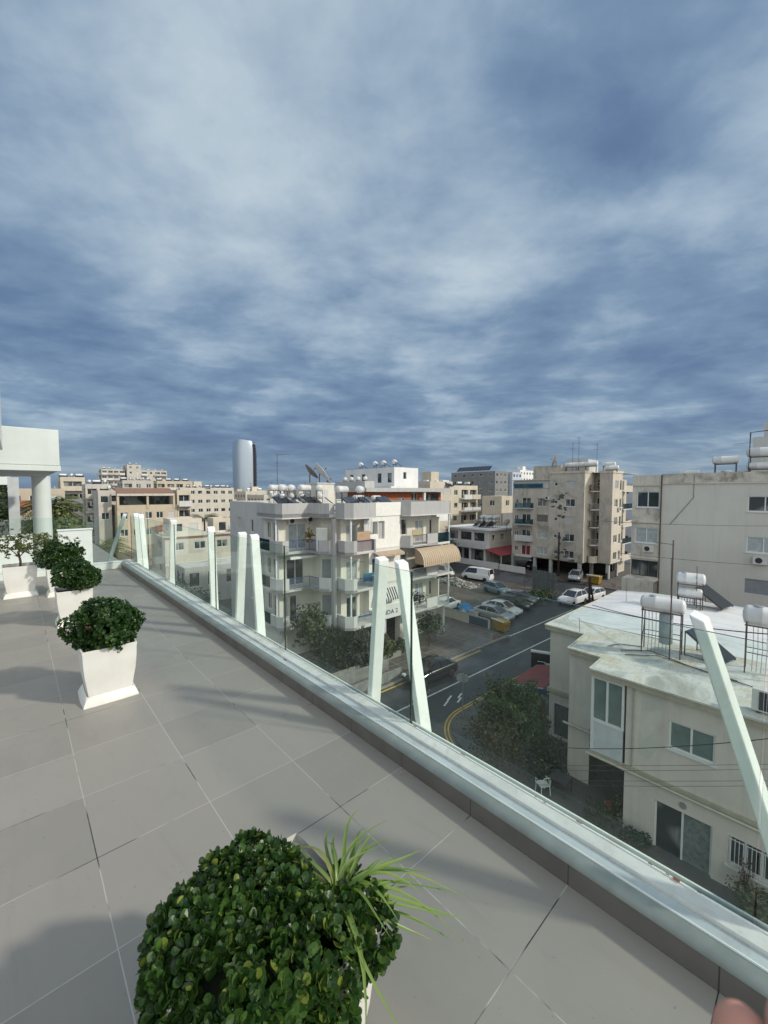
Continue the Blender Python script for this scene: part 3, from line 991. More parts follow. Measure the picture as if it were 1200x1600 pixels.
def railing(mb, p, q, z0, z1, step=0.11, r=0.012):
    p, q = Vector((p[0], p[1], 0)), Vector((q[0], q[1], 0))
    L = (q - p).length
    d = (q - p) / L
    Z = Vector((0, 0, 1))
    mb.bar(p + Z * z1, q + Z * z1, 0.045)
    mb.bar(p + Z * (z0 + .04), q + Z * (z0 + .04), 0.03)
    n = max(2, int(L / step))
    for i in range(n + 1):
        a = p + d * (L * i / n)
        mb.bar(a + Z * z0, a + Z * z1, 0.02 if 0 < i < n else 0.04)


def ac_unit(root, M, x, z, name='air_conditioner'):
    mb = MB(M)
    mb.box(x, x + 0.8, -0.34, -0.06, z, z + 0.55)
    o = mb.build(name, M_AC, root)
    k = MB(M)
    k.lathe([(0.21, -0.352), (0.21, -0.342)], (x + 0.33, 0, z + 0.28), 'Y', 14)
    k.build('fan_grille', M_BLACK, o)
    return o


# ---------------------------------------------------------------- rooftop hardware
M_TANK = mat("white_tank", (0.64, 0.65, 0.64), 0.35, var=0.05, vscale=2, streak=0.15, stain=(0.45, 0.42, 0.38, 1), stain_amt=0.25)
M_TANKM = mat("metal_tank", (0.62, 0.64, 0.66), 0.3, metal=0.8, var=0.1)
M_IRON = mat("rusty_frame_iron", (0.10, 0.075, 0.065), 0.75, var=0.25, vscale=6)
M_SOLAR = mat("solar_panel_glass", (0.018, 0.024, 0.035), 0.12, var=0.1, spec=0.9)
M_GALV = mat("galvanised_steel", (0.42, 0.44, 0.45), 0.4, metal=0.6, var=0.1)


def tank_mb(mb, c, r, L, axis='X', n=18):
    h = L / 2
    return mb.lathe([(r * .35, -h), (r * .8, -h + r * .12), (r * .97, -h + r * .3), (r, -h + r * .45), (r, -h * .33), (r * 1.012, -h * .32), (r * 1.012, -h * .29), (r, -h * .28), (r, h - r * .45), (r * .97, h - r * .3), (r * .8, h - r * .12), (r * .35, h)], c, axis, n)


SOLAR_PROTO = {}


def solar_heater(loc, rz, label, kind='full', s=1.0, group='solar water heaters on the roofs', legs=1.5, detail=1):
    key = (kind, legs, s)
    if key in SOLAR_PROTO:
        return copy_tree(SOLAR_PROTO[key], label, loc, rz, group)
    root = empty("solar_water_heater", loc, rz, label, 'water heater', group)
    SOLAR_PROTO[key] = root
    r = 0.29 * s
    tank_mb(MB(), (0, 0, legs + 0.62), r * 1.08, 1.5 * s).build("upper_tank", M_TANK, root, smooth=50)
    if kind != 'single':
        tank_mb(MB(), (0, -0.05, legs - 0.08), r * .85, 1.25 * s).build("lower_tank", M_TANK if kind == 'full' else M_TANKM, root, smooth=50)
    fm = MB()
    for x in (-0.5 * s, 0.5 * s):
        for y in (-0.28 * s, 0.28 * s):
            fm.bar((x, y, 0), (x, y, legs + 0.4), 0.04)
        fm.bar((x, -0.3 * s, legs + 0.33), (x, 0.3 * s, legs + 0.33), 0.04)
        fm.bar((x, -0.28 * s, legs - 0.35), (x, 0.28 * s, legs - 0.35), 0.03)
        fm.bar((x, -0.28 * s, 0.1), (x, 0.28 * s, legs - 0.4), 0.025)
    for y in (-0.28 * s, 0.28 * s):
        fm.bar((-0.5 * s, y, legs + 0.35), (0.5 * s, y, legs + 0.35), 0.04)
        fm.bar((-0.5 * s, y, legs - 0.36), (0.5 * s, y, legs - 0.36), 0.035)
    fm.build("frame", M_IRON, root)
    pm = MB()
    a = R(38)
    for k in (-1, 1):
        x0, x1 = (-1.0, -0.02) if k < 0 else (0.02, 1.0)
        y0, z0 = -1.9, 0.12
        y1, z1 = -1.9 + 1.8 * math.cos(a), 0.12 + 1.8 * math.sin(a)
        pm.hexa([(x0, y0, z0), (x1, y0, z0), (x1, y0 - .03, z0 + .08), (x0, y0 - .03, z0 + .08)], [(x0, y1, z1), (x1, y1, z1), (x1, y1 - .03, z1 + .08), (x0, y1 - .03, z1 + .08)])
    p = pm.build("solar_panel", M_SOLAR, root)
    return root


def dish(loc, rz, label, r=1.0, pole=1.3, tilt=50, m=None):
    root = empty("satellite_dish", loc, rz, label, 'satellite dish', 'satellite dishes on the rooftops')
    mb = MB(Matrix.Translation((0, 0, pole + r * .35)) @ Matrix.Rotation(R(tilt), 4, 'X'))
    prof = [(0.02, 0.0), (r * .4, r * .05), (r * .75, r * .16), (r, r * .28)]
    mb.lathe(prof + [(r * .99, r * .30), (r * .73, r * .185), (r * .38, r * .07), (0.02, .02)], n=28)
    mb.build("reflector", m or M_TANK, root, smooth=60)
    MB().tube([(0, 0, 0), (0, 0, pole + r * .3)], 0.05, 8).build("pole", M_IRON, root)
    k = MB(Matrix.Translation((0, 0, pole + r * .35)) @ Matrix.Rotation(R(tilt), 4, 'X'))
    k.bar((0, 0, 0.05), (0, 0, r * .75), 0.03).cbox((0, 0, r * .78), (.12, .12, .14))
    k.build("feed_arm", M_IRON, root)
    return root


def antenna(loc, rz, label, h=3.5, arms=5):
    root = empty("television_antenna", loc, rz, label, 'antenna', 'television antennas on the rooftops')
    MB().tube([(0, 0, 0), (0, 0, h)], 0.028, 6).build("mast", M_IRON, root)
    mb = MB()
    mb.bar((-0.1, 0, h - .1), (1.5, 0, h + .05), 0.03)
    for i in range(arms):
        x = 0.1 + i * 1.3 / arms
        mb.bar((x, -0.35 + .03 * i, h - .08 + .1 * x), (x, 0.35 - .03 * i, h - .08 + .1 * x), 0.015)
    mb.bar((0, -0.3, h - 1.0), (0, 0.5, h - .95), 0.02)
    mb.build("aerial", M_IRON, root)
    return root
# ================================================================== BALCONY APARTMENT BLOCK ACROSS THE STREET
M_CRM = mat("pale_cream_wall", (0.70, 0.67, 0.58), 0.85, var=0.05, vscale=0.7, streak=0.16)
M_GRYP = mat("grey_painted_render", (0.44, 0.44, 0.43), 0.85, var=0.05, vscale=0.9, streak=0.30)
M_GRYW = mat("grey_side_render", (0.52, 0.52, 0.50), 0.85, var=0.06, vscale=0.6, streak=0.25)
M_LGT = mat("light_balcony_paint", (0.60, 0.60, 0.58), 0.8, var=0.05, vscale=0.9, streak=0.25)
M_BLUE = mat("blue_railing_paint", (0.035, 0.09, 0.22), 0.45, var=0.1)
M_NAVY = mat("navy_railing_paint", (0.035, 0.04, 0.10), 0.45, var=0.1)
M_WRAIL = mat("white_railing_paint", (0.60, 0.62, 0.62), 0.5, var=0.1)
M_BGL = glass_mat("blue_balcony_glass", (0.42, 0.60, 0.68), 0.9)
QA, QC = 14.45, 25.8
ab = Bld("apartment_block", ct(QA, QC), CH, 'grey and cream four storey apartment block with corner balconies and grey roof band, centre', 'apartment building', detail=True)
q = lambda a, c: (a - QA, c - QC)
LV = [2.86, 5.90, 8.95]
ZS, ZP = 11.90, 13.05
SL = 0.2
# main masses: left wing side wall
f = ab.face(q(15.05, 41.3), q(15.05, 33.3), 0.12, ZP, M_GRYW)
for i, z in enumerate(LV):
    f.open(2.0, 2.9, z + 1.55, z + 2.55, 'shut' if i == 2 else 'w2', pane=M_GRYW if i == 2 else M_PANE)
    f.open(5.1, 5.75, z + 1.35, z + 2.5, 'w1', sill=True)
f2 = ab.face(q(15.05, 33.3), q(15.05, 30.6), 0.12, ZS, M_CRM)
for z in LV:
    f2.open(0.5, 1.25, z + 1.1, z + 2.5, 'w2', pane=M_PANE)
    f2.open(1.6, 2.25, z + 0.25, z + 2.5, 'w1', name='door')
f3 = ab.face(q(15.05, 30.6), q(18.2, 30.6), 0.12, ZS, M_CRM)
f3.open(0.9, 2.6, LV[2] + .22, LV[2] + 2.35, 'w2', pane=M_PALE, name='sliding_door')
f3.open(0.7, 2.3, LV[1] + .22, LV[1] + 2.45, 'w2', name='sliding_door')
f3.open(0.3, 0.85, LV[0] + .22, LV[0] + 2.4, 'w1', pane=M_PALE, name='door')
f3.open(0.95, 1.65, LV[0] + .22, LV[0] + 2.4, 'w1', name='door')
f4 = ab.face(q(18.2, 30.6), q(18.2, 29.2), 0.12, ZS, M_CRM)
f5 = ab.face(q(18.2, 29.2), q(18.9, 28.6), 0.12, ZS, M_CRM)
for z in LV[:2]:
    f5.open(0.08, 0.85, z + 0.25, z + 2.4, 'shut', pane=M_SHUTD, depth=.06, name='roller_door')
f6 = ab.face(q(18.9, 28.6), q(18.9, 27.3), 0.12, ZS, M_CRM)
f7 = ab.face(q(18.9, 27.3), q(21.3, 27.3), 0.12, ZS, M_CRM)
for i, z in enumerate(LV):
    f7.open(0.55, 1.65, z + 0.22, z + 2.3, 'w2', pane=[M_PANE, M_PALE, M_PALE][i], name='sliding_door')
f8 = ab.face(q(21.3, 27.3), q(21.3, 26.62), 0.12, ZS, M_CRM)
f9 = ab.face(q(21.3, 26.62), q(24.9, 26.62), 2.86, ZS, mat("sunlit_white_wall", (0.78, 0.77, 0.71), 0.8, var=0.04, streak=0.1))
f9.open(0.35, 1.0, LV[2] + 1.35, LV[2] + 2.5, 'w1')
f9.open(1.05, 1.75, LV[2] + 0.95, LV[2] + 2.5, 'shut', pane=M_GRYP, depth=.25, name='recess')
f9.open(0.35, 1.75, LV[1] + 1.1, LV[1] + 2.4, 'w2')
f9.open(0.8, 1.7, LV[0] + 1.25, LV[0] + 2.3, 'w2', pane=M_SHUTD)
f10 = ab.face(q(24.9, 26.62), q(24.9, 27.3), 0.12, ZS, M_CRM)
f11 = ab.face(q(24.9, 27.3), q(30.5, 27.3), 0.12, ZS, M_CRM)
for i, z in enumerate(LV):
    f11.open(0.1, 1.5, z + (1.0 if i == 2 else .22), z + 2.5, 'w2', name='window')
    f11.open(2.6, 3.7, z + .22, z + 2.3, 'w2', pane=M_PALE, name='sliding_door')
    f11.open(4.6, 5.3, z + .9, z + 2.3, 'w2', pane=M_PANE)
ab.face(q(30.5, 27.3), q(30.5, 41.3), 0.12, ZP, M_GRYW)
ab.face(q(30.5, 41.3), q(15.05, 41.3), 0.12, ZP, M_GRYW)
inner = [q(15.05, 41.3), q(15.05, 30.6), q(18.2, 30.6), q(18.2, 29.2), q(18.9, 28.6), q(18.9, 27.3), q(21.3, 27.3), q(21.3, 26.62), q(24.9, 26.62), q(24.9, 27.3), q(30.5, 27.3), q(30.5, 41.3)]
outer = [q(15.05, 33.3), q(14.45, 33.3), q(14.45, 29.9), q(14.8, 29.4), q(17.2, 29.4), q(17.35, 28.2), q(17.9, 27.45), q(18.55, 27.6), q(18.55, 26.25), q(19.1, 25.8), q(21.35, 25.8), q(21.35, 26.6), q(24.95, 26.6), q(25.4, 25.8), q(30.8, 25.8), q(30.8, 33), q(30.5, 33)]
slab_poly = outer + [q(30.5, 41.25), q(15.06, 41.25)]
for z in LV:
    ab.part("floor_slab", M_LGT, MB().prism(slab_poly, z, z + SL))
ab.part("roof_slab", M_LGT, MB().prism(slab_poly, ZS, ZS + 0.25))
ab.part("roof_surface", mat("roof_screed", (0.42, 0.41, 0.38), 0.85, var=0.15, vscale=0.6, stain=(0.2, 0.2, 0.18, 1), stain_amt=0.5), MB().prism(slab_poly, ZS + 0.251, ZS + 0.30))


def wall_path(pts, z0, z1, t=0.13, mb=None):
    """a thin wall along a path of points, thickness inwards (to the left of travel)"""
    mb = mb or MB()
    for i in range(len(pts) - 1):
        p, qq = Vector((*pts[i], 0)), Vector((*pts[i + 1], 0))
        d = (qq - p)
        L = d.length
        d /= L
        n = Vector((-d.y, d.x, 0)) * t
        Z0, Z1 = Vector((0, 0, z0)), Vector((0, 0, z1))
        mb.hexa([p + Z0, qq + Z0, qq + n + Z0, p + n + Z0], [p + Z1, qq + Z1, qq + n + Z1, p + n + Z1])
    return mb


cr = lambda *pp: [q(*p) for p in pp]
# roof fascia
ab.part("roof_fascia", M_GRYP, wall_path(cr((14.45, 33.3), (14.45, 29.9), (14.8, 29.4), (17.2, 29.4), (17.35, 28.2), (17.9, 27.45), (18.5, 27.6)), ZS - 0.02, ZP))
ab.part("roof_fascia", M_GRYP, wall_path(cr((18.53, 27.5), (18.53, 26.25), (19.1, 25.78), (21.38, 25.78)), ZS - 0.02, ZP + .03))
ab.part("roof_fascia", MATS["sunlit_white_wall"], wall_path(cr((21.385, 26.55), (24.93, 26.55)), ZS - 0.02, ZP + .01))
ab.part("roof_fascia", M_GRYP, wall_path(cr((24.95, 26.6), (25.4, 25.78), (30.82, 25.78), (30.82, 33)), ZS - 0.02, ZP + .04))
ab.part("fascia_drip", M_LGT, wall_path(cr((14.43, 33.3), (14.43, 29.88), (14.78, 29.37), (17.22, 29.37)), ZS - 0.10, ZS - 0.021))
ab.part("fascia_drip", M_LGT, wall_path(cr((18.51, 27.5), (18.51, 26.23), (19.08, 25.75), (21.38, 25.75)), ZS - 0.10, ZS - 0.021))
ab.part("fascia_drip", M_LGT, wall_path(cr((25.0, 26.5), (25.38, 25.75), (30.84, 25.75)), ZS - 0.10, ZS - 0.021))
ab.part("column", M_GRYP, MB().box(*[v for p in zip(q(18.12, 27.2), q(18.42, 27.48)) for v in p], 0.12, ZS - .1))
for i, z in enumerate(LV):
    b, t = z + 0.02, z + 1.10
    solid = [[(14.45, 31.0), (14.45, 29.9), (14.8, 29.4), (15.35, 29.4)], [(17.35, 28.2), (17.9, 27.45), (18.12, 27.45)], [(18.55, 27.55), (18.55, 26.25), (19.1, 25.8), (19.45, 25.8)], [(21.2, 25.8), (21.36, 25.8), (21.36, 26.6)],
             [(24.95, 26.58), (25.4, 25.8), (25.7, 25.8)], [(27.6, 25.8), (29.05, 25.8)]]
    for sp in solid:
        ab.part("balcony_parapet", M_LGT if i < 2 else M_GRYP, wall_path([q(*p) for p in sp], b, t))
    ab.part("balcony_parapet", M_LGT, wall_path(cr((14.45, 33.3), (14.45, 33.0)), b, t))
    rm = MB()
    railing(rm, q(15.35, 29.43), q(17.2, 29.43), b + .2, t - .02)
    railing(rm, q(17.2, 29.43), q(17.36, 28.2), b + .2, t - .02)
    ab.part("balcony_railing", M_BLUE, rm)
    ab.part("balcony_parapet", M_LGT, wall_path(cr((15.35, 29.4), (17.2, 29.4), (17.35, 28.2)), b - .02, b + .19))
    rm = MB()
    railing(rm, q(19.45, 25.86), q(21.2, 25.86), b + .12, t - .02)
    ab.part("balcony_railing", [M_WRAIL, M_BLUE, M_NAVY][i], rm)
    ab.part("balcony_parapet", M_LGT, wall_path(cr((19.45, 25.8), (21.2, 25.8)), b - .02, b + .11))
    rm = MB()
    railing(rm, q(25.7, 25.86), q(27.6, 25.86), b + .12, t - .02)
    ab.part("balcony_railing", [M_WRAIL, M_WRAIL, M_NAVY][i], rm)
    ab.part("balcony_parapet", M_LGT, wall_path(cr((25.7, 25.8), (27.6, 25.8)), b - .02, b + .11))
    ab.part("balcony_glass", M_BGL, MB().box(*[v for p in zip(q(14.47, 31.0), q(14.50, 33.0)) for v in p], b + .1, t + .02))
    if i == 2:
        ab.part("balcony_glass", M_BGL, MB().box(*[v for p in zip(q(29.05, 25.83), q(30.75, 25.86)) for v in p], b, t))
    else:
        rm = MB()
        railing(rm, q(29.05, 25.86), q(30.78, 25.86), b + .05, t - .02, 0.09)
        ab.part("balcony_railing", M_WRAIL, rm)
    for x, y in ((30.68, 25.85), (14.5, 30.0), (18.95, 26.0)):
        ab.part("corner_post", M_WRAIL, MB().box(*[v for p in zip(q(x, y), q(x + .12, y + .12)) for v in p], z + .2, (LV + [ZS])[i + 1] - .001))
    ab.part("partition_wall", M_CRM, MB().box(*[v for p in zip(q(29.7, 26.3), q(29.82, 27.3)) for v in p], z + .2, z + 2.6))
    ab.part("downpipe", M_WRAIL, MB().tube([(*q(15.0, 30.5), z), (*q(15.0, 30.5), z + 3.0)], 0.05, 6))
# ground floor: dark recessed core and columns
ab.part("column", M_LGT, MB().box(*[v for p in zip(q(23.0, 26.75), q(23.35, 27.1)) for v in p], 0.12, 2.86))
ab.part("column", M_LGT, MB().box(*[v for p in zip(q(30.2, 26.1), q(30.45, 26.35)) for v in p], 0.12, 2.86))
ab.part("column", M_LGT, MB().box(*[v for p in zip(q(14.9, 30.2), q(15.2, 30.5)) for v in p], 0.12, 2.86))
# sign with lettering on the first floor wall
sb = ab.part("sign_band", mat("sign_band_white", (0.70, 0.71, 0.70), 0.7, var=.03), MB().box(*[v for p in zip(q(21.38, 26.5), q(24.93, 26.6)) for v in p], LV[0] - .04, LV[0] + 1.12))
cu = bpy.data.curves.new("lettering", 'FONT')
cu.body = "NDA 2"
cu.size = 0.55
cu.extrude = 0.012
cu.space_character = 1.08
to = bpy.data.objects.new("lettering", cu)
COL.objects.link(to)
bpy.context.view_layer.update()
dg = bpy.context.evaluated_depsgraph_get()
me = bpy.data.meshes.new_from_object(to.evaluated_get(dg))
bpy.data.objects.remove(to)
lt = bpy.data.objects.new("lettering", me)
me.materials.clear()
me.materials.append(mat("dark_blue_letters", (0.03, 0.04, 0.10), 0.5, var=0))
COL.objects.link(lt)
lt.parent = ab.root
lt.location = (*q(22.78, 26.49), LV[0] + 0.33)
lt.rotation_euler = (R(90), 0, 0)
# air conditioners under the roof band
for x, z in ((0.75, LV[2] + 2.35), (2.45, LV[2] + 2.40)):
    ac_unit(ab.root, f3.M(), x, z)
ab.finish()


# things on its balconies ------------------------------------------------
def awning(a0, a1, c0, z, drop, out, label, cols, curve=True, name="awning", check=False):
    root = empty(name, ct(a0, c0, 0), CH, label, 'awning')
    mb = MB()
    n = 10
    w = a1 - a0
    k = max(2, int(w / 0.13))
    for i in range(k):
        x0, x1 = w * i / k, w * (i + 1) / k
        mb.mi = i % 2
        for j in range(n):
            def P(t):
                if curve:
                    an = R(90) * t
                    return (-out * math.sin(an), z - drop * (1 - math.cos(an)))
                return (-out * t, z - drop * t)
            (y0, z0), (y1, z1) = P(j / n), P((j + 1) / n)
            mb.quad((x0, y0, z0), (x1, y0, z0), (x1, y1, z1), (x0, y1, z1))
        y1, z1 = (-out, z - drop)
        mb.add([(x0, y1, z1), (x1, y1, z1), (x1, y1 - .01, z1 - .14), ((x0 + x1) / 2, y1 - .01, z1 - .20), (x0, y1 - .01, z1 - .14)], [(0, 1, 2, 3, 4)])
    mb.build("canvas", cols, root)
    rb = MB()
    for x in ([0.0, w / 2, w] if curve else [0.02, w - .02]):
        pts = [(x, -out * math.sin(R(90) * t / 8) * 1.01, z + .015 - drop * (1 - math.cos(R(90) * t / 8))) if curve else (x, -out * t / 8, z - drop * t / 8 + .01) for t in range(9)]
        rb.tube(pts, 0.025, 5)
    rb.build("frame", M_FRAME, root)
    if curve:
        sd = MB()
        for x in (0.01, w - .01):
            pts = [(x, 0, z - drop)] + [(x, -out * math.sin(R(90) * t / 8), z - drop * (1 - math.cos(R(90) * t / 8))) for t in range(9)]
            sd.add(pts, [tuple(range(len(pts)))])
        sd.build("side_flap", cols[1], root)
    return root


C_TAN1, C_TAN2 = mat("tan_canvas", (0.47, 0.385, 0.275), 0.9, var=0.12, vscale=9), mat("brown_canvas", (0.33, 0.245, 0.16), 0.9, var=0.12, vscale=9)
awning(25.9, 30.95, 25.75, 8.85, 1.35, 1.15, 'big tan striped hooded awning under the top right balcony of the grey block', [C_TAN1, C_TAN2])
awning(21.7, 24.7, 26.55, 8.85, 0.22, 0.75, 'narrow tan scalloped awning under the white wall of the grey block', [C_TAN1, C_TAN2], False)
awning(21.9, 24.3, 26.55, 5.55, 0.85, 0.5, 'black and white striped awning above the lettered sign', [mat("black_canvas", (0.03, 0.03, 0.035), 0.9, var=0), mat("white_canvas", (0.62, 0.62, 0.6), 0.9, var=0)], False)
awning(15.5, 18.0, 30.0, 8.75, 0.08, 0.55, 'rolled white awning over the middle left balcony door', [M_FRAME, M_FRAME], False)
pb = tag(MB().box(0, 1.35, 0, 0.05, 0, 0.72).build("plywood_board", mat("plywood", (0.44, 0.30, 0.20), 0.8, var=0.12, vscale=4), loc=ct(19.75, 26.2, 10.0), rotz=CH), 'pinkish plywood board leaning above the top middle balcony railing', 'board')
tag(MB().box(0, 1.25, 0, 0.04, 0, 0.75).build("bamboo_screen", mat("bamboo", (0.42, 0.36, 0.22), 0.85, var=0.2, vscale=14), loc=ct(26.1, 26.3, 9.75), rotz=CH), 'tan bamboo screen behind the top right balcony railing', 'screen')
tag(MB().box(0, 1.5, 0, 0.03, 0, 0.85).build("striped_blanket", mat("blanket_cloth", (0.42, 0.36, 0.34), 0.95, var=0.25, vscale=12), loc=ct(19.55, 25.93, 9.15), rotz=CH), 'brownish striped cloth hung inside the top middle balcony railing', 'cloth')




def cloth(loc, w, h, m, label, name='hanging_cloth'):
    mb = MB()
    mb.grid(lambda s, t: (s * w, .03 * math.sin(s * 17 + t * 2), -t * h * (1 - .08 * math.sin(s * 5))), 14, 5)
    o = mb.build(name, m, loc=loc, rotz=CH, smooth=180)
    o.modifiers.new('solid', 'SOLIDIFY').thickness = 0.01
    return tag(o, label, 'cloth')


cloth(ct(19.55, 25.76, LV[0] + 1.13), 1.5, 0.16, M_BLUE, 'blue cloth draped along the lowest middle balcony railing')
cloth(ct(20.3, 26.1, LV[1] + 1.35), 1.2, 0.7, mat("teal_cloth", (0.04, 0.13, 0.19), 0.9), 'teal cover bundled on the middle balcony of the right wing')
cloth(ct(20.6, 26.4, 11.7), 0.9, 1.2, mat("white_cloth", (0.6, 0.6, 0.58), 0.9), 'white sheet hanging from the ceiling of the top middle balcony')
cabn = empty("balcony_cabinet", ct(17.75, 28.3, LV[2] + .2), CH - R(35), 'tall white cupboard on the top recessed balcony', 'cupboard')
MB().box(-.45, .45, -.25, .25, 0, 1.9).build("carcass", M_FRAME, cabn, bevel=.01)
MB().box(-.43, -.01, -.275, -.252, .05, 1.85).box(.01, .43, -.275, -.252, .05, 1.85).build("cupboard_door", M_AC, cabn)
bk = MB()
rr = random.Random(4)
for k in range(60):
    a, b_, c_ = rr.gauss(0, .2), rr.gauss(0, .12), rr.gauss(0, .28)
    bk.cbox((a, b_, 1.25 + c_), (.09, .09, .09))
tag(bk.build("hanging_flowers", leaf_mat("yellow_flowers", (0.30, 0.20, 0.03), (0.10, 0.05, 0.02), .6, None, 6), loc=ct(17.05, 29.2, LV[2] + .2), rotz=CH), 'bunch of yellow and brown dried flowers hanging over the top blue railing', 'flowers')


def bush(loc, ext, n, size, m, name, label, cat='plant', seed=1, group=None, power=2.0, zmin=-0.7, inner=0.6, stems=3, amp=.35, freq=2.0, shape='leaf', parts=True, trunk_h=None, trunk_r=0.06, droop=0.0, lean=(0, 0)):
    """foliage made of many small leaf faces through the crown's volume, over a few stems"""
    rg = random.Random(seed)
    root = empty(name, loc, rg.uniform(0, 6), label, cat, group)
    cz = ext[2] if trunk_h is None else trunk_h + ext[2] * .8
    sf = blob_surf((lean[0], lean[1], cz), ext, power, amp, freq, seed * 3.1, zmin, inner)
    mb = MB()
    for i in range(n):
        p, nr = sf(rg)
        nr = (nr + Vector((rg.gauss(0, .5), rg.gauss(0, .5), rg.gauss(0, .5)))).normalized()
        a = nr.cross(Vector((rg.gauss(0, 1), rg.gauss(0, 1), rg.gauss(0, 1)))).normalized()
        b = nr.cross(a)
        s_ = size * rg.uniform(.6, 1.3)
        if shape == 'strap':
            d = (nr + Vector((0, 0, rg.uniform(-.2, .8)))).normalized()
            sd = d.cross(a).normalized() * s_ * .10
            e = p + d * s_ * 1.1 - Vector((0, 0, s_ * .35 * rg.random()))
            mm = p + d * s_ * .6 + Vector((0, 0, s_ * .12))
            mb.add([p - sd, p + sd, mm + sd, mm - sd, e], [(0, 1, 2, 3), (3, 2, 4)])
        else:
            mb.add([p - a * s_ * .5, p + b * s_ * .32, p + a * s_ * .5, p - b * s_ * .32], [(0, 1, 2, 3)])
    mb.build("crown" if trunk_h else "foliage", m, root)
    tb = MB()
    for k in range(stems):
        an = k * 2.1 + rg.random()
        top = cz + ext[2] * .25
        ox, oy = ext[0] * .45 * math.cos(an), ext[1] * .45 * math.sin(an)
        z0 = 0 if not trunk_h else trunk_h * .75
        tb.tube([(0, 0, z0), (ox * .3, oy * .3, z0 + (top - z0) * .45), (ox + lean[0] * .5, oy + lean[1] * .5, top)], trunk_r * .5, 5, r2=trunk_r * .15)
    if trunk_h:
        tb.tube([(0, 0, 0), (.03, .02, trunk_h * .5), (0, 0, trunk_h)], trunk_r, 7, r2=trunk_r * .6)
    tb.build("trunk" if trunk_h else "stem", M_STEM, root)
    return root


L_DK = leaf_mat("garden_leaf_dark", (0.022, 0.042, 0.014), (0.06, 0.09, 0.028), .5, (0.12, 0.13, 0.04), 1.2)
L_MD = leaf_mat("garden_leaf_mid", (0.035, 0.06, 0.02), (0.095, 0.125, 0.04), .5, (0.17, 0.16, 0.05), 1.0)
L_YL = leaf_mat("garden_leaf_yellowish", (0.06, 0.08, 0.02), (0.15, 0.16, 0.045), .5, (0.24, 0.20, 0.06), 1.2)
L_GR = leaf_mat("garden_leaf_greyish", (0.05, 0.06, 0.045), (0.13, 0.14, 0.10), .6, (0.2, 0.18, 0.12), 1.2)
GB = 'shrubs in the front garden of the grey block'
bush(ct(16.0, 27.4), (1.2, 1.1, 1.55), 1500, .30, L_MD, "garden_tree", 'pale big leaved garden tree at the left end, below the lowest left balcony', 'tree', 21, GB, trunk_h=2.2, amp=.5)
bush(ct(17.6, 26.4), (1.25, 1.15, 1.5), 2200, .32, L_DK, "garden_shrub", 'tall dark strap leaved garden shrub left of the grey stemmed clump', 'shrub', 22, GB, shape='strap')
bush(ct(19.4, 25.6), (1.35, 1.1, 1.25), 2600, .42, L_GR, "garden_shrub", 'greyish clump of long dry leaves in the middle of the garden', 'shrub', 23, GB, shape='strap')
bush(ct(20.6, 26.5), (1.1, 1.0, 1.2), 1600, .24, L_DK, "garden_shrub", 'round dark garden shrub right behind the greyish clump', 'shrub', 24, GB)
bush(ct(21.8, 25.6), (1.15, .9, 1.05), 1900, .24, L_YL, "garden_shrub", 'yellow green garden shrub left of the near white posts', 'shrub', 25, GB)
bush(ct(18.0, 28.3), (1.2, .9, 1.35), 1500, .26, L_DK, "garden_shrub", 'dark garden shrub against the wall under the recessed balcony', 'shrub', 29, GB)
bush(ct(23.6, 25.3), (.6, .45, .35), 500, .22, L_MD, "garden_shrub", 'low green garden shrub visible between the two near white posts', 'shrub', 26, GB)
bush(ct(24.0, 25.6), (.35, .35, .6), 260, .22, L_DK, "garden_shrub", 'small upright garden plant between the two near white posts', 'plant', 28, GB)
bush(ct(26.6, 24.6), (1.05, 1.05, 1.0), 1900, .19, leaf_mat("street_tree_leaf", (0.02, 0.045, 0.015), (0.055, 0.09, 0.03), .5, (0.35, 0.34, 0.26), 1.2), "street_tree", 'small round street tree beside the pilotis right of the near white posts', 'tree', 27, trunk_h=1.3, trunk_r=.07)
bush(ct(27.6, 26.4, 6.1), (.9, .35, .6), 500, .22, L_MD, "balcony_plant", 'leafy plant growing over the railing under the tan hooded awning', 'plant', 31)
bush(ct(26.8, 26.3, 3.1), (.75, .4, .75), 420, .2, leaf_mat("black_green_leaf", (0.012, 0.016, 0.014), (0.03, 0.04, 0.03), .5), "balcony_plant", 'dark round bundle behind the lowest right balcony railing', 'plant', 32)
# roof hardware --------------------------------------------------------------
ZR = 12.2
hut = Bld("roof_stair_hut", ct(21.0, 34.2, ZR), CH, 'small cream stair hut on the roof of the grey block', 'roof hut')
l, fr = hut.box(0, 1.9, 0, 2.6, 0, 2.55, M_CRM)
fr.open(0.5, 1.2, 0.1, 2.0, 'shut', name='door', pane=M_LGT, depth=.05)
hut.part("roof_edge", M_LGT, MB().box(-.08, 1.98, -.08, 2.7, 2.551, 2.66))
hut.finish()
GH = 'solar water heaters on the roof of the grey block'
for a, c, rz, l, kd in ((17.2, 35.6, 10, 'rooftop tank pair farthest left on the grey block, just right of the antenna foot', 'full'), (18.2, 34.2, 95, 'rooftop tank pair second from the left on the grey block', 'full'),
                       (19.1, 33.4, 5, 'rooftop tank pair left of the stair hut, with round ends towards the street', 'metal'), (20.0, 32.3, 100, 'rooftop tank pair directly in front of the cream stair hut', 'full'),
                       (16.9, 33.4, 80, 'lower rooftop tank pair at the left corner behind the grey roof band', 'metal')):
    solar_heater(ct(a, c, ZR), CH + R(22 + rz * .35), l, kd, 1.0, GH, 1.5)
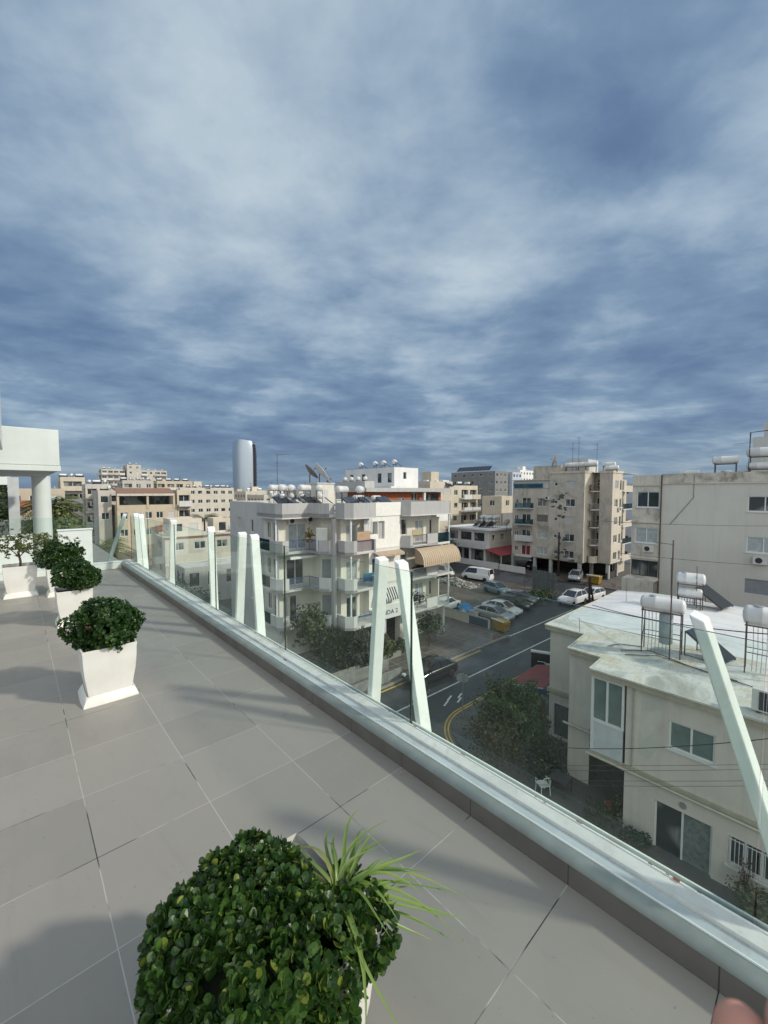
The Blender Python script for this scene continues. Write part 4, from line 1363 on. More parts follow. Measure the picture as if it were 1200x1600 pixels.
for a, c, rz, l in ((21.2, 30.4, 12, 'slim raised rooftop tank just right of the stair hut'), (22.5, 29.4, 80, 'big raised rooftop tank in the middle of the grey block roof'), (25.4, 30.6, 0, 'low rooftop tank with panels near the right end of the grey block'),
                    (23.7, 31.2, 5, 'rooftop tank behind the middle of the roof band, showing its panels')):
    solar_heater(ct(a, c, ZR), CH + R(20 + rz * .3), l, 'single', 1.08 if a < 25 else .95, GH, 1.35 if a < 23 else .5)
dish(ct(21.2, 36.0, ZR + 1.9), CH + R(70), 'grey brown mesh dish left of the bright white dish above the grey block', 0.95, 1.4, 48, mat("brown_mesh", (0.22, 0.19, 0.16), .7))
dish(ct(21.4, 34.5, ZR + 2.3), CH + R(70), 'large bright white satellite dish above the stair hut', 1.05, .9, 52)
dish(ct(22.3, 34.5, ZR + 2.4), CH + R(60), 'small white satellite dish right of the large one on the stair hut', 0.5, .35, 70)
antenna(ct(18.9, 38.5, ZR), CH + R(0), 'tall thin antenna left of the dishes on the grey block roof', 5.6, 5)
# ================================================================== VEHICLES
M_TYRE = mat("tyre_rubber", (0.02, 0.02, 0.02), 0.85, var=0.1)
M_RIM = mat("alloy_rim", (0.35, 0.36, 0.37), 0.35, metal=0.7, var=0.05)
M_CGLASS = mat("car_window_glass", (0.02, 0.025, 0.03), 0.06, var=0, spec=0.9)
M_LAMP = mat("headlamp_glass", (0.55, 0.58, 0.6), 0.1, var=0, spec=0.8)
M_TAIL = mat("tail_lamp", (0.30, 0.02, 0.02), 0.2, var=0)
M_PLATE = mat("number_plate_blank", (0.6, 0.55, 0.3), 0.6, var=0)
PAINT = {k: mat("car_paint_" + k, c, 0.25, metal=mt, var=0.03, vscale=2, coat=0.6) for k, c, mt in (
    ('white', (0.68, 0.69, 0.68), 0.0), ('silver', (0.42, 0.44, 0.46), 0.5), ('black', (0.018, 0.020, 0.022), 0.2), ('grey', (0.17, 0.18, 0.18), 0.4), ('teal', (0.16, 0.24, 0.25), 0.3))}
CARS = {}
# (x from rear, z lower edge, z shoulder, half width) and (x, roof z, half width) profiles per kind
CARK = {
    'sedan': dict(L=4.5, W=0.89, sh=[(0, .45, .82), (.12, .30, .95), (.6, .24, 1.0), (1.4, .22, .98), (3.0, .22, .95), (3.7, .24, .86), (4.3, .30, .72), (4.5, .42, .58)], cab=[(.55, .99), (1.15, 1.36), (1.8, 1.44), (2.6, 1.42), (3.45, .96)]),
    'hatch': dict(L=4.0, W=0.87, sh=[(0, .45, .90), (.08, .30, 1.02), (.5, .24, 1.04), (1.4, .22, 1.0), (2.7, .22, .98), (3.3, .24, .90), (3.85, .30, .74), (4.0, .42, .60)], cab=[(.12, 1.04), (.45, 1.42), (1.2, 1.50), (2.1, 1.47), (3.0, .98)]),
    'suv': dict(L=4.4, W=0.92, sh=[(0, .50, 1.0), (.08, .36, 1.10), (.6, .30, 1.12), (1.4, .28, 1.10), (3.1, .28, 1.06), (3.7, .30, .98), (4.25, .36, .82), (4.4, .48, .66)], cab=[(.15, 1.12), (.5, 1.58), (1.3, 1.66), (2.3, 1.63), (3.2, 1.07)]),
    'van': dict(L=4.9, W=0.90, sh=[(0, .45, 1.05), (.05, .32, 1.15), (.6, .28, 1.18), (2.0, .28, 1.18), (3.9, .28, 1.14), (4.45, .30, 1.02), (4.8, .36, .86), (4.9, .48, .62)], cab=[(.05, 1.16), (.15, 1.92), (1.8, 1.98), (3.7, 1.94), (4.6, 1.08)]),
}


def car(kind, paint, loc, heading, label, group=None, cat=None):
    key = (kind, paint)
    if key in CARS:
        return copy_tree(CARS[key], label, loc, heading, group)
    K = CARK[kind]
    name = 'parked_van' if kind == 'van' else 'parked_car'
    root = empty(name, loc, heading, label, cat or ('van' if kind == 'van' else 'car'), group)
    CARS[key] = root
    W, x0 = K['W'], K['L'] / 2
    wx = (0.78, K['L'] - 0.82)
    # body: cross sections with rounded shoulders, wheel arches cut as raised lower edge
    xs = sorted({*[s[0] for s in K['sh']], *[w + d for w in wx for d in (-.38, -.3, -.15, 0, .15, .3, .38)]})
    def lerp(tab, x, j):
        for a, b in zip(tab, tab[1:]):
            if a[0] <= x <= b[0]:
                return a[j] + (b[j] - a[j]) * (x - a[0]) / max(1e-6, b[0] - a[0])
        return tab[-1][j]
    mb = MB()
    vs = []
    nr = 12
    for x in xs:
        zl, zs = lerp(K['sh'], x, 1), lerp(K['sh'], x, 2)
        e = min(x, K['L'] - x)
        w = W * (1 - .16 * max(0, 1 - e / .45) ** 2)
        arch = 0
        for c in wx:
            if abs(x - c) < .36:
                arch = max(arch, math.sqrt(max(0, .36 ** 2 - (x - c) ** 2)) + .31)
        za = max(zl, arch)
        half = [(0.0, zl), (w * .72, zl), (w * .74, max(zl, za)), (w * .985, max(za, zl + .04)), (w, max((zl + zs) / 2, za + .02)), (w * .975, zs - .08 if zs - .08 > za + .03 else za + .05), (w * .90, zs), (0, zs + .03)]
        vs += [(x - x0, y, z) for y, z in half] + [(x - x0, -y, z) for y, z in half[-2:0:-1]]
    n = 14
    fs = []
    for i in range(len(xs) - 1):
        for k in range(n):
            fs.append((i * n + k, (i + 1) * n + k, (i + 1) * n + (k + 1) % n, i * n + (k + 1) % n))
    fs += [tuple(range(n)), tuple(range(len(xs) * n - 1, (len(xs) - 1) * n - 1, -1))]
    mb.add(vs, fs)
    # roof skin and pillars over the glasshouse
    cab = K['cab']
    wr, wb = W * .70, W * .86
    zr = max(c[1] for c in cab)
    def cw(z):
        t = (z - cab[0][1]) / (zr - cab[0][1])
        return wb + (wr - wb) * min(1, max(0, t))
    top = cab[1:-1]
    for (xa, za), (xb, zb) in zip(top, top[1:]):
        mb.hexa([(xa - x0, -cw(za), za), (xb - x0, -cw(zb), zb), (xb - x0, cw(zb), zb), (xa - x0, cw(za), za)],
                [(xa - x0, -cw(za) * .9, za + .045), (xb - x0, -cw(zb) * .9, zb + .045), (xb - x0, cw(zb) * .9, zb + .045), (xa - x0, cw(za) * .9, za + .045)])
    for sgn in (-1, 1):
        for (p, qq) in ((cab[0], cab[1]), (cab[-1], cab[-2])):
            mb.bar((p[0] - x0, sgn * cw(p[1]) * 1.0, p[1] - .02), (qq[0] - x0, sgn * cw(qq[1]) * 1.0, qq[1] + .01), .07)
        xm = (cab[1][0] + cab[-2][0]) / 2
        mb.bar((xm - x0, sgn * (wb + .003), cab[0][1] - .02), (xm - x0, sgn * (wr + .004), zr - .01), .07)
        mb.cbox((cab[-1][0] - .38 - x0, sgn * (wb + .12), cab[-1][1] + .12), (.12, .18, .12))
    if kind == 'van':
        for sgn in (-1, 1):
            mb.hexa([(.25 - x0, sgn * wb * 1.012, 1.16), (2.2 - x0, sgn * wb * 1.012, 1.16), (2.2 - x0, sgn * wb * .97, 1.16), (.25 - x0, sgn * wb * .97, 1.16)],
                    [(.25 - x0, sgn * wr * 1.025, 1.9), (2.2 - x0, sgn * wr * 1.025, 1.95), (2.2 - x0, sgn * wr * .97, 1.95), (.25 - x0, sgn * wr * .97, 1.9)])
    mb.build("body", PAINT[paint], root, smooth=38)
    g = MB()
    gv = []
    for x, z in cab:
        gv += [(x - x0, cw(z), z), (x - x0, -cw(z), z), (x - x0, cw(cab[0][1]), cab[0][1] - .03), (x - x0, -cw(cab[0][1]), cab[0][1] - .03)]
    gf = []
    for i in range(len(cab) - 1):
        a, b = i * 4, (i + 1) * 4
        gf += [(a, b, b + 1, a + 1), (a, a + 2, b + 2, b), (a + 1, b + 1, b + 3, a + 3)]
    g.add(gv, gf)
    g.build("window_glass", M_CGLASS, root)
    for i, cx in enumerate(wx):
        for sgn in (-1, 1):
            t = MB().lathe([(.20, -.1), (.31, -.1), (.325, -.07), (.325, .07), (.31, .1), (.20, .1)], (cx - x0, sgn * (W - .12), .325), 'Y', 20)
            w = t.build("wheel", M_TYRE, root, smooth=40)
            MB().lathe([(.05, -.085), (.205, -.09), (.21, 0), (.205, .09), (.05, .085)], (cx - x0, sgn * (W - .12), .325), 'Y', 12).build("rim", M_RIM, w)
    for sgn in (-1, 1):
        zh = lerp(K['sh'], K['L'] - .2, 2)
        MB().cbox((x0 - .17, sgn * W * .66, zh - .04), (.26, .34, .13)).build("headlight", M_LAMP, root, bevel=.02)
        zt = lerp(K['sh'], .1, 2)
        MB().cbox((-x0 + .07, sgn * W * .74, zt - .12), (.14, .22, .18 if kind != 'van' else .4)).build("tail_light", M_TAIL, root, bevel=.02)
    MB().cbox((x0 - .03, 0, .46), (.05, .9, .14)).build("grille", M_BLACK, root)
    MB().cbox((-x0 + .015, 0, .62), (.04, .45, .12)).build("number_plate", M_PLATE, root)
    return root


HM = CH - R(90)      # heading towards the street
GCP = 'cars in the car park'
car('hatch', 'white', ct(36.9, 31.3, 0), CH + R(8), 'white hatchback half hidden behind the right end of the grey block', GCP)
car('sedan', 'silver', ct(38.0, 25.6, .004), HM + R(4), 'silver saloon nearest the yellow bin in the car park', GCP)
car('sedan', 'white', ct(40.4, 26.1, .004), HM + R(6), 'white saloon between the silver and the black cars in the car park', GCP)
car('sedan', 'black', ct(43.5, 26.6, 0), HM + R(8), 'black saloon in the middle of the car park row', GCP)
car('sedan', 'grey', ct(46.2, 27.3, 0), HM + R(10), 'dark grey saloon beside the green patch at the right end of the car park row', GCP)
car('hatch', 'teal', ct(48.0, 31.8, 0), HM - R(10), 'grey green hatchback parked behind the row, farthest back in the car park', GCP)
car('suv', 'white', ct(50.6, 22.6, .004), CH + R(176), 'white sport utility car facing the camera beside the street, left of the black pole', 'cars along the street')
car('hatch', 'white', ct(54.4, 21.9, .004), CH + R(170), 'white car mostly hidden behind the white sport utility car at the corner', 'cars along the street')
car('hatch', 'silver', ct(64.0, 28.2, .12), CH - R(165), 'silver white hatchback parked under the front edge of the tall stained block', 'cars along the street')
car('sedan', 'black', ct(22.1, 20.3, 0), CH + R(178), 'black car parked at the kerb beside the near white posts', 'cars along the street')
car('van', 'white', ct(53.0, 38.7, 0), CH + R(98), 'white delivery van parked at the far edge of the car park')
car('van', 'white', ct(50.6, 44.6, 0), CH + R(-80), 'white van nose just visible right of the grey block, left of the long van')
car('sedan', 'black', ct(68.5, 37.5, .12), CH, 'dark car in the shade between the pillars of the tall stained block', 'cars along the street')


# ================================================================== STREET THINGS
def skip_bin(loc, rz, label, s=1.0):
    root = empty("yellow_bin", loc, rz, label, 'bin')
    MB().hexa([(-.8 * s, -.5 * s, .12), (.8 * s, -.5 * s, .12), (.8 * s, .5 * s, .12), (-.8 * s, .5 * s, .12)], [(-.95 * s, -.62 * s, 1.25 * s), (.95 * s, -.62 * s, 1.25 * s), (.95 * s, .62 * s, 1.25 * s), (-.95 * s, .62 * s, 1.25 * s)]).build("container", mat("yellow_bin_paint", (0.33, 0.20, 0.02), .55, var=.2, vscale=4, streak=.4), root, bevel=.03)
    lid = MB()
    for x in (-.96, -.32, .33):
        lid.box(x * s, (x + .62) * s, -.64 * s, .64 * s, 1.25 * s, 1.31 * s)
    lid.build("lid", mat("yellow_bin_lid", (0.38, 0.25, 0.04), .5, var=.1), root, bevel=.01)
    MB().box(-.97 * s, .97 * s, .60 * s, .72 * s, 1.33 * s, 1.48 * s).build("lid_bar", M_FRAME, root)
    for x in (-.7, .7):
        for y in (-.42, .42):
            MB().lathe([(.09, -.03), (.09, .03)], (x * s, y * s, .09), 'Y', 10).build("wheel", M_TYRE, root)
    for x in (-1, 1):
        MB().tube([(x * .98 * s, -.3, .9 * s), (x * 1.06 * s, 0, .92 * s), (x * .98 * s, .3, .9 * s)], .025, 6).build("handle", M_IRON, root)
    return root


skip_bin(ct(34.95, 22.6, .12), CH + R(80), 'yellow waste container at the end of the low wall beside the silver car', .82)
skip_bin(ct(63.6, 25.2, .12), CH + R(90), 'yellow waste container under the right part of the tall stained block', .95)
dome = MB()
dome.grid(lambda s, t: (1.15 * math.cos(t * math.pi) * (1 - .25 * abs(s - .5)), (s - .5) * 1.7, .15 + 1.05 * math.sin(t * math.pi) ** .8 * (1 - .5 * (2 * s - 1) ** 2)), 10, 16)
o = tag(dome.build("tarpaulin", mat("blue_tarpaulin", (0.025, 0.20, 0.42), .45, var=.12, vscale=5), loc=ct(37.0, 28.6, .1), rotz=CH + R(50), smooth=60), 'bright blue domed tarpaulin behind the low wall of the car park', 'tarpaulin')
jb = MB()
rj = random.Random(9)
for k in range(9):
    jb.M = Matrix.Translation((rj.uniform(-.8, .8), rj.uniform(-.4, .4), rj.uniform(.1, .7))) @ Matrix.Rotation(rj.uniform(0, 3), 4, (rj.random(), rj.random(), 1))
    jb.box(-.4, .4, -.04, .04, -.25, .25)
tag(jb.build("scrap_pile", mat("pale_scrap", (0.42, 0.43, 0.42), .7, var=.3), loc=ct(36.3, 27.6, .1)), 'pale scrap boards lying in front of the blue tarpaulin', 'scrap')
# rubble
rb = MB()
for k in range(260):
    t = rj.uniform(-1, 1)
    a_, c_ = 48.3 + rj.gauss(0, .55), 39.0 + t * 3.4
    h = max(0.05, .75 * (1 - t * t) * rj.uniform(.3, 1) * math.exp(-((a_ - 48.3) / .8) ** 2))
    w_ = ct(a_, c_, h)
    rb.M = Matrix.Translation(w_) @ Matrix.Rotation(rj.uniform(0, 3), 4, (rj.random(), rj.random(), rj.random() + .1))
    s_ = rj.uniform(.12, .38)
    rb.box(-s_, s_, -s_ * .7, s_ * .7, -s_ * .35, s_ * .35)
tag(rb.build("rubble_heap", mat("broken_concrete", (0.36, 0.33, 0.29), .9, var=.25, vscale=2)), kind='stuff', label='long heap of broken concrete at the back of the car park', cat='rubble')
# corrugated screen with gate frame
sc = empty("corrugated_screen", ct(54.0, 29.9, 0), CH - R(72), 'tall grey green corrugated metal screen at the edge of the car park', 'fence')
m = MB()
for i in range(5):
    x0_ = i * .62
    for j in range(5):
        xx = x0_ + j * .12
        m.box(xx, xx + .07, -.03, .03, 0, 3.3 - .12 * ((i * 3) % 4) - .18 * i)
    m.box(x0_, x0_ + .58, .031, .05, 0, 3.3 - .12 * ((i * 3) % 4) - .18 * i)
m.build("metal_sheet", mat("grey_green_sheet", (0.16, 0.19, 0.19), .5, metal=.3, var=.2, vscale=3, streak=.4), sc)
m = MB()
m.bar((-1.1, .1, 0), (-1.1, .1, 1.8), .06).bar((-1.1, .1, 1.75), (0, .1, 2.3), .05).bar((-1.1, .1, .9), (0, .1, 1.2), .05).bar((-1.1, .1, .1), (0, .1, 2.2), .04)
m.build("brace_frame", M_IRON, sc)
bush(ct(49.3, 26.6, 0), (1.8, 3.0, .45), 1500, .3, leaf_mat("hedge_leaf", (0.02, 0.05, 0.012), (0.05, 0.09, 0.025), .6), "hedge", 'low green weeds between the grey saloon and the metal screen', 'plant', 41)
bush(ct(49.0, 41.5, 0), (1.0, 1.6, .5), 500, .3, L_MD, "weed_clump", 'green weeds at the left end of the rubble heap', 'plant', 42)

pl = empty("utility_pole", ct(64.9, 31.4, .12), 0, 'tall dark wooden pole standing in front of the tall stained block', 'pole')
MB().tube([(0, 0, 0), (0, 0, 7.2)], .16, 8, r2=.12).build("shaft", mat("dark_wood", (0.035, 0.028, 0.022), .9, var=.2), pl)
MB().box(-.1, .25, -.1, .1, 5.2, 5.5).box(-.05, .2, -.05, .05, 4.2, 4.35).build("bracket", M_IRON, pl)
pl = empty("utility_pole", ct(36.9, 15.0, .1), CH, 'black braced pole behind the white membrane roof of the beige house', 'pole')
MB().tube([(0, 0, 0), (0, 0, 6.4)], .13, 8, r2=.11).build("shaft", MATS["dark_wood"], pl)
MB().tube([(0, 0, 6.0), (1.9, -.3, 0)], .09, 8).build("brace", MATS["dark_wood"], pl)
sp = empty("street_sign", ct(19.67, 15.35, .1), R(8), 'grey backed round twin disc sign on a thin pole at the street corner', 'street sign')
MB().tube([(0, 0, 0), (0, 0, 2.75)], .03, 8).build("pole", M_GALV, sp)
MB().lathe([(.27, -.012), (.27, .012)], (-.13, .05, 2.45), 'Y', 24).build("sign_disc", mat("sign_back_grey", (0.36, 0.39, 0.38), .5, metal=.3), sp)
MB().lathe([(.27, -.012), (.27, .012)], (.13, .09, 2.36), 'Y', 24).build("sign_disc", MATS["sign_back_grey"], sp)

# ================================================================== BEIGE TWO STOREY HOUSE (local x = away from the terrace, local y = along the railing)
M_BEI = mat("beige_house_render", (0.64, 0.585, 0.515), 0.88, var=0.06, vscale=0.9, streak=0.22, stain=(0.60, 0.57, 0.50, 1), stain_amt=0.3)
M_BEI2 = mat("beige_roof_edge", (0.42, 0.37, 0.28), 0.85, var=0.10, vscale=1.2, streak=0.3)


def roof_mat():
    m = bpy.data.materials.new("weathered_roof_slab")
    m.use_nodes = True
    t = m.node_tree
    t.nodes.clear()
    g = NT(t)
    O = g.n('ShaderNodeTexCoord').outputs['Object']
    n1 = g.noise(O, .45, 6, .62, .8)
    col = g.ramp(n1, [(.30, (0.37, 0.36, 0.32)), (.42, (0.50, 0.505, 0.47)), (.50, (0.68, 0.68, 0.65)), (.61, (0.58, 0.52, 0.41)), (.74, (0.74, 0.73, 0.69))])
    n2 = g.noise(g.scale(O, (1, 2.6, 1)), 1.5, 6, .7, 1.5)
    col = g.mix(g.maprange(n2, .5, .68, 0, .55), col, (0.27, 0.27, 0.24))
    n3 = g.noise(O, 9, 4, .7)
    col = g.mix(g.maprange(n3, .55, .8, 0, .4), col, (0.60, 0.61, 0.57))
    b = g.n('ShaderNodeBsdfPrincipled', {'Base Color': col, 'Roughness': g.maprange(n2, .35, .65, .35, .8)})
    t.links.new(b.outputs[0], g.n('ShaderNodeOutputMaterial').inputs[0])
    return m


def membrane_mat():
    m = bpy.data.materials.new("white_roof_membrane")
    m.use_nodes = True
    t = m.node_tree
    t.nodes.clear()
    g = NT(t)
    O = g.n('ShaderNodeTexCoord').outputs['Object']
    s = g.n('ShaderNodeSeparateXYZ', {0: O})
    f = g.math('FRACT', g.math('DIVIDE', g.math('ADD', s.outputs[0], g.math('MULTIPLY', g.noise(O, .8, 2), .12)), 1.55))
    seam = g.maprange(g.math('ABSOLUTE', g.math('SUBTRACT', f, .5)), .0, .022, .5, 0.0)
    n1 = g.noise(g.scale(O, (1, .35, 1)), .9, 6, .65, .8)
    col = g.mix(g.maprange(n1, .35, .7), (0.82, 0.83, 0.82), (0.68, 0.70, 0.71))
    n2 = g.noise(O, 2.6, 5, .7, .5)
    col = g.mix(g.maprange(n2, .55, .75, 0, .45), col, (0.42, 0.38, 0.34))
    col = g.mix(seam, col, (0.27, 0.28, 0.29))
    bp = g.n('ShaderNodeBump', {'Height': g.noise(O, 1.4, 4, .6), 'Strength': .6, 'Distance': .05})
    b = g.n('ShaderNodeBsdfPrincipled', {'Base Color': col, 'Roughness': .35, 'Normal': bp.outputs[0]})
    t.links.new(b.outputs[0], g.n('ShaderNodeOutputMaterial').inputs[0])
    return m


M_ROOF, M_MEMB = roof_mat(), membrane_mat()
ho = Bld("beige_house", (0, 0, 0.1), TH, 'beige two storey house with stepped front, white bay window and flat weathered roof, lower right', 'house', detail=True)
ZG = -0.12
fA = ho.face((22.2, 10.4), (22.2, 8.25), ZG, 6.15, M_BEI)
fA.open(0.3, 1.75, 0.15, 1.98, 'w2', pane=mat("green_curtain_pane", (0.06, 0.10, 0.09), .3, var=.3, vscale=8), frame=M_FRAMED, name='sliding_door')
ho.face((22.2, 8.25), (19.7, 8.25), ZG, 6.15, M_BEI)
fB = ho.face((19.7, 8.25), (19.7, 6.6), 2.75, 6.15, M_BEI)
ho.face((19.7, 8.25), (19.7, 7.25), ZG, 2.75, M_BEI)
ho.face((19.7, 6.6), (18.1, 6.6), 2.75, 6.15, M_BEI)
fC = ho.face((18.1, 5.28), (18.1, -7), ZG, 6.15, M_BEI)
fC.open(5.28 - 3.82, 5.28 - 2.44, 4.18, 5.24, 'w2', pane=M_PANEG, sill=True, depth=.12)
fC.open(5.28 - 4.20, 5.28 - 2.42, -.1, 1.9, 'half', name='sliding_door', pane=M_PANE, frame=M_FRAME, depth=.16)
fC.open(5.28 - 1.97, 5.28 - 0.65, .85, 1.9, 'w3', pane=M_PANE, sill=True, depth=.18)
fC.open(5.28 + .6, 5.28 + 2.0, 4.18, 5.24, 'w2', pane=M_PANEG, sill=True)
ho.face((18.1, -7), (33.5, -7), ZG, 6.15, M_BEI)
ho.face((33.5, -7), (33.5, 10.4), ZG, 6.15, M_BEI)
ho.face((33.5, 10.4), (22.2, 10.4), ZG, 6.15, M_BEI)
# porch under the bay: dark recess with its own back wall
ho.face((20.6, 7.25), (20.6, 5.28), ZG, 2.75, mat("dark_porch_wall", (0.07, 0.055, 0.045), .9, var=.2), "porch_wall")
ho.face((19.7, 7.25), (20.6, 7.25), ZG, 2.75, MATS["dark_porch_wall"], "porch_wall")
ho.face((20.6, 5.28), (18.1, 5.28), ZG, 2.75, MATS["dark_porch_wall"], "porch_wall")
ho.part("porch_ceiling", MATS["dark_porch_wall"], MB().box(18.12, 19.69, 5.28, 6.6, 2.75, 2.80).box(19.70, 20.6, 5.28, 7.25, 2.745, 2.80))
# the white enclosed bay on the upper floor
by = MB()
by.box(18.04, 18.1, 5.36, 6.58, 2.80, 4.12)
bay = ho.part("bay_panel", mat("white_bay_panel", (0.58, 0.61, 0.62), .5, var=.08, vscale=2), by)
fr_ = MB()
for (y0, y1, z0, z1) in ((5.34, 6.60, 4.12, 4.24), (5.34, 6.60, 5.98, 6.10), (5.34, 5.42, 4.24, 5.98), (5.93, 6.01, 4.24, 5.98), (6.50, 6.60, 4.24, 5.98), (6.50, 6.60, 2.80, 4.12)):
    fr_.box(18.0, 18.09, y0, y1, z0, z1)
w_ = ho.part("bay_window", M_FRAME, fr_)
MB().quad((18.06, 5.4, 4.2), (18.06, 6.55, 4.2), (18.06, 6.55, 6.0), (18.06, 5.4, 6.0)).build("pane", M_PANEG, w_)
ho.part("bay_side", M_FRAME, MB().box(18.05, 19.7, 6.585, 6.62, 2.8, 6.12))
# bars on the small window
br = MB()
for i in range(12):
    y = 1.9 - i * .11
    br.bar((18.05, y, .88), (18.05, y, 1.88), .018)
br.bar((18.05, 1.97, .92), (18.05, .65, .92), .02).bar((18.05, 1.97, 1.84), (18.05, .65, 1.84), .02)
ho.part("window_bars", M_FRAME, br)
# roof slab and its edge
rp = [(21.95, 10.6), (21.95, 8.42), (19.45, 8.22), (19.4, 6.68), (17.82, 6.6), (17.82, -7.1), (33.8, -7.1), (33.8, 10.6)]
ho.part("roof_edge", M_BEI2, MB().prism(rp, 6.15, 6.37))
ho.part("roof_slab", M_ROOF, MB().prism([(a + (.0 if a > 30 else .03), b - .03) for a, b in rp], 6.371, 6.40))
ep = [(21.93, 10.62), (21.93, 8.44), (19.43, 8.24), (19.38, 6.70), (17.80, 6.62), (17.80, -7.1)]
em = MB()
for p_, q_ in zip(ep, ep[1:]):
    em.bar((*p_, 6.40), (*q_, 6.40), .06, .07)
em.bar((21.93, 10.6, 6.40), (33.8, 10.6, 6.40), .06, .07)
ho.part("roof_lip", mat("pale_roof_lip", (0.52, 0.50, 0.44), .8, var=.15, vscale=3), em)
mm = MB()
def memf(s, t):
    x = 24.0 + s * 9.75
    y = 10.45 - t * 17.4
    return (x, y, 6.41 + .2 * min(1, s * 6) * min(1, t * 10) + .05 * mnoise.noise(Vector((x * .6, y * .5, 1))))
mm.grid(memf, 40, 50)
ho.part("roof_membrane", M_MEMB, mm, smooth=180)
# band and gutter between the floors
ho.part("gutter", mat("cream_gutter", (0.50, 0.46, 0.36), .6, var=.08), MB().tube([(17.98, 6.75, 2.62), (17.98, -7, 2.56)], .055, 8), smooth=60)
ho.part("floor_band", M_BEI2, MB().box(17.99, 18.095, -7, 5.28, 2.68, 2.80).box(18.0, 18.1, 5.28, 6.65, 2.66, 2.79))
ho.part("gutter", MATS["cream_gutter"], MB().tube([(19.58, 8.45, 2.62), (19.58, 6.65, 2.60)], .055, 8), smooth=60)
ho.part("floor_band", M_BEI2, MB().box(22.02, 22.195, 8.27, 10.45, 2.62, 2.82))
ho.part("downpipe", mat("beige_pipe", (0.42, 0.38, 0.33), .7), MB().tube([(18.04, 5.0, 6.1), (18.04, 5.0, 2.75)], .035, 6))
ho.part("vent", M_GALV, MB().lathe([(.12, -.01), (.12, .03)], (18.08, 3.3, 2.18), 'X', 12))
# a patch of fresh paint
ho.part("paint_patch", mat("pale_paint_patch", (0.58, 0.555, 0.50), .85, var=.03), MB().add([(18.094, 4.72, 6.0), (18.094, 4.05, 6.0), (18.094, 4.25, 4.75), (18.094, 3.95, 4.45), (18.094, 4.45, 3.35), (18.094, 4.8, 3.5)], [(0, 1, 2, 3, 4, 5)]))
ho.finish()
# roof equipment of the house
HZ = 6.5


def hl(v, u, z=0.1):
    return TV * v + TU * u + Vector((0, 0, z))


GHH = 'water tanks on the beige house roof'
def roof_tank(loc, rz, label, r, L, legs, low=False, panel=False):
    root = empty("roof_water_tank", loc, rz, label, 'water tank', GHH)
    tank_mb(MB(), (0, 0, legs + r), r, L, n=28).build("tank", M_TANK, root, smooth=50)
    MB().lathe([(r * .42, legs + 2 * r - .05), (r * .42, legs + 2 * r + .015), (r * .3, legs + 2 * r + .04)], (-L * .22, 0, 0), 'Z', 16).build("hatch", M_GALV, root)
    fm = MB()
    for x in (-L * .42, L * .42):
        for y in (-.38, .38):
            fm.bar((x, y, 0), (x, y, legs + r * .5), .045)
        fm.bar((x, -.38, legs + .05), (x, .38, legs + .05), .045)
        fm.bar((x, -.38, legs * .45), (x, .38, legs * .45), .03)
        fm.bar((x, -.38, .1), (x, .38, legs * .8), .025)
    for y in (-.38, .38):
        fm.bar((-L * .45, y, legs + .05), (L * .45, y, legs + .05), .05)
        fm.bar((-L * .42, y, legs * .45), (L * .42, y, legs * .45), .03)
    fm.build("frame", M_IRON, root)
    if low:
        MB().lathe([(.02, legs * .25), (.24, legs * .26), (.27, legs * .3), (.27, legs * .93), (.24, legs * .97), (.02, legs)], (.15, 0, 0), 'Z', 20).build("lower_tank", mat("grey_blue_cylinder", (0.30, 0.36, 0.38), .4, var=.1, streak=.3), root, smooth=50)
    pm = MB()
    for k in range(6):
        xx = -L * .3 + k * .14
        pm.tube([(xx, -.1, 0.02), (xx + .03, -.1, legs * .5), (xx, 0, legs)], .014, 5)
    pm.build("pipe", M_GALV, root)
    if panel:
        a = R(33)
        p = MB()
        for k in (0, 1):
            x0_ = L * .1 + k * 1.02
            for (zz0, m_) in ((0, 0),):
                p.hexa([(x0_, -2.3, .15), (x0_ + .98, -2.3, .15), (x0_ + .98, -2.34, .23), (x0_, -2.34, .23)],
                       [(x0_, -2.3 + 1.9 * math.cos(a), .15 + 1.9 * math.sin(a)), (x0_ + .98, -2.3 + 1.9 * math.cos(a), .15 + 1.9 * math.sin(a)), (x0_ + .98, -2.34 + 1.9 * math.cos(a), .23 + 1.9 * math.sin(a)), (x0_, -2.34 + 1.9 * math.cos(a), .23 + 1.9 * math.sin(a))])
        p.build("solar_panel", M_SOLAR, root)
    return root


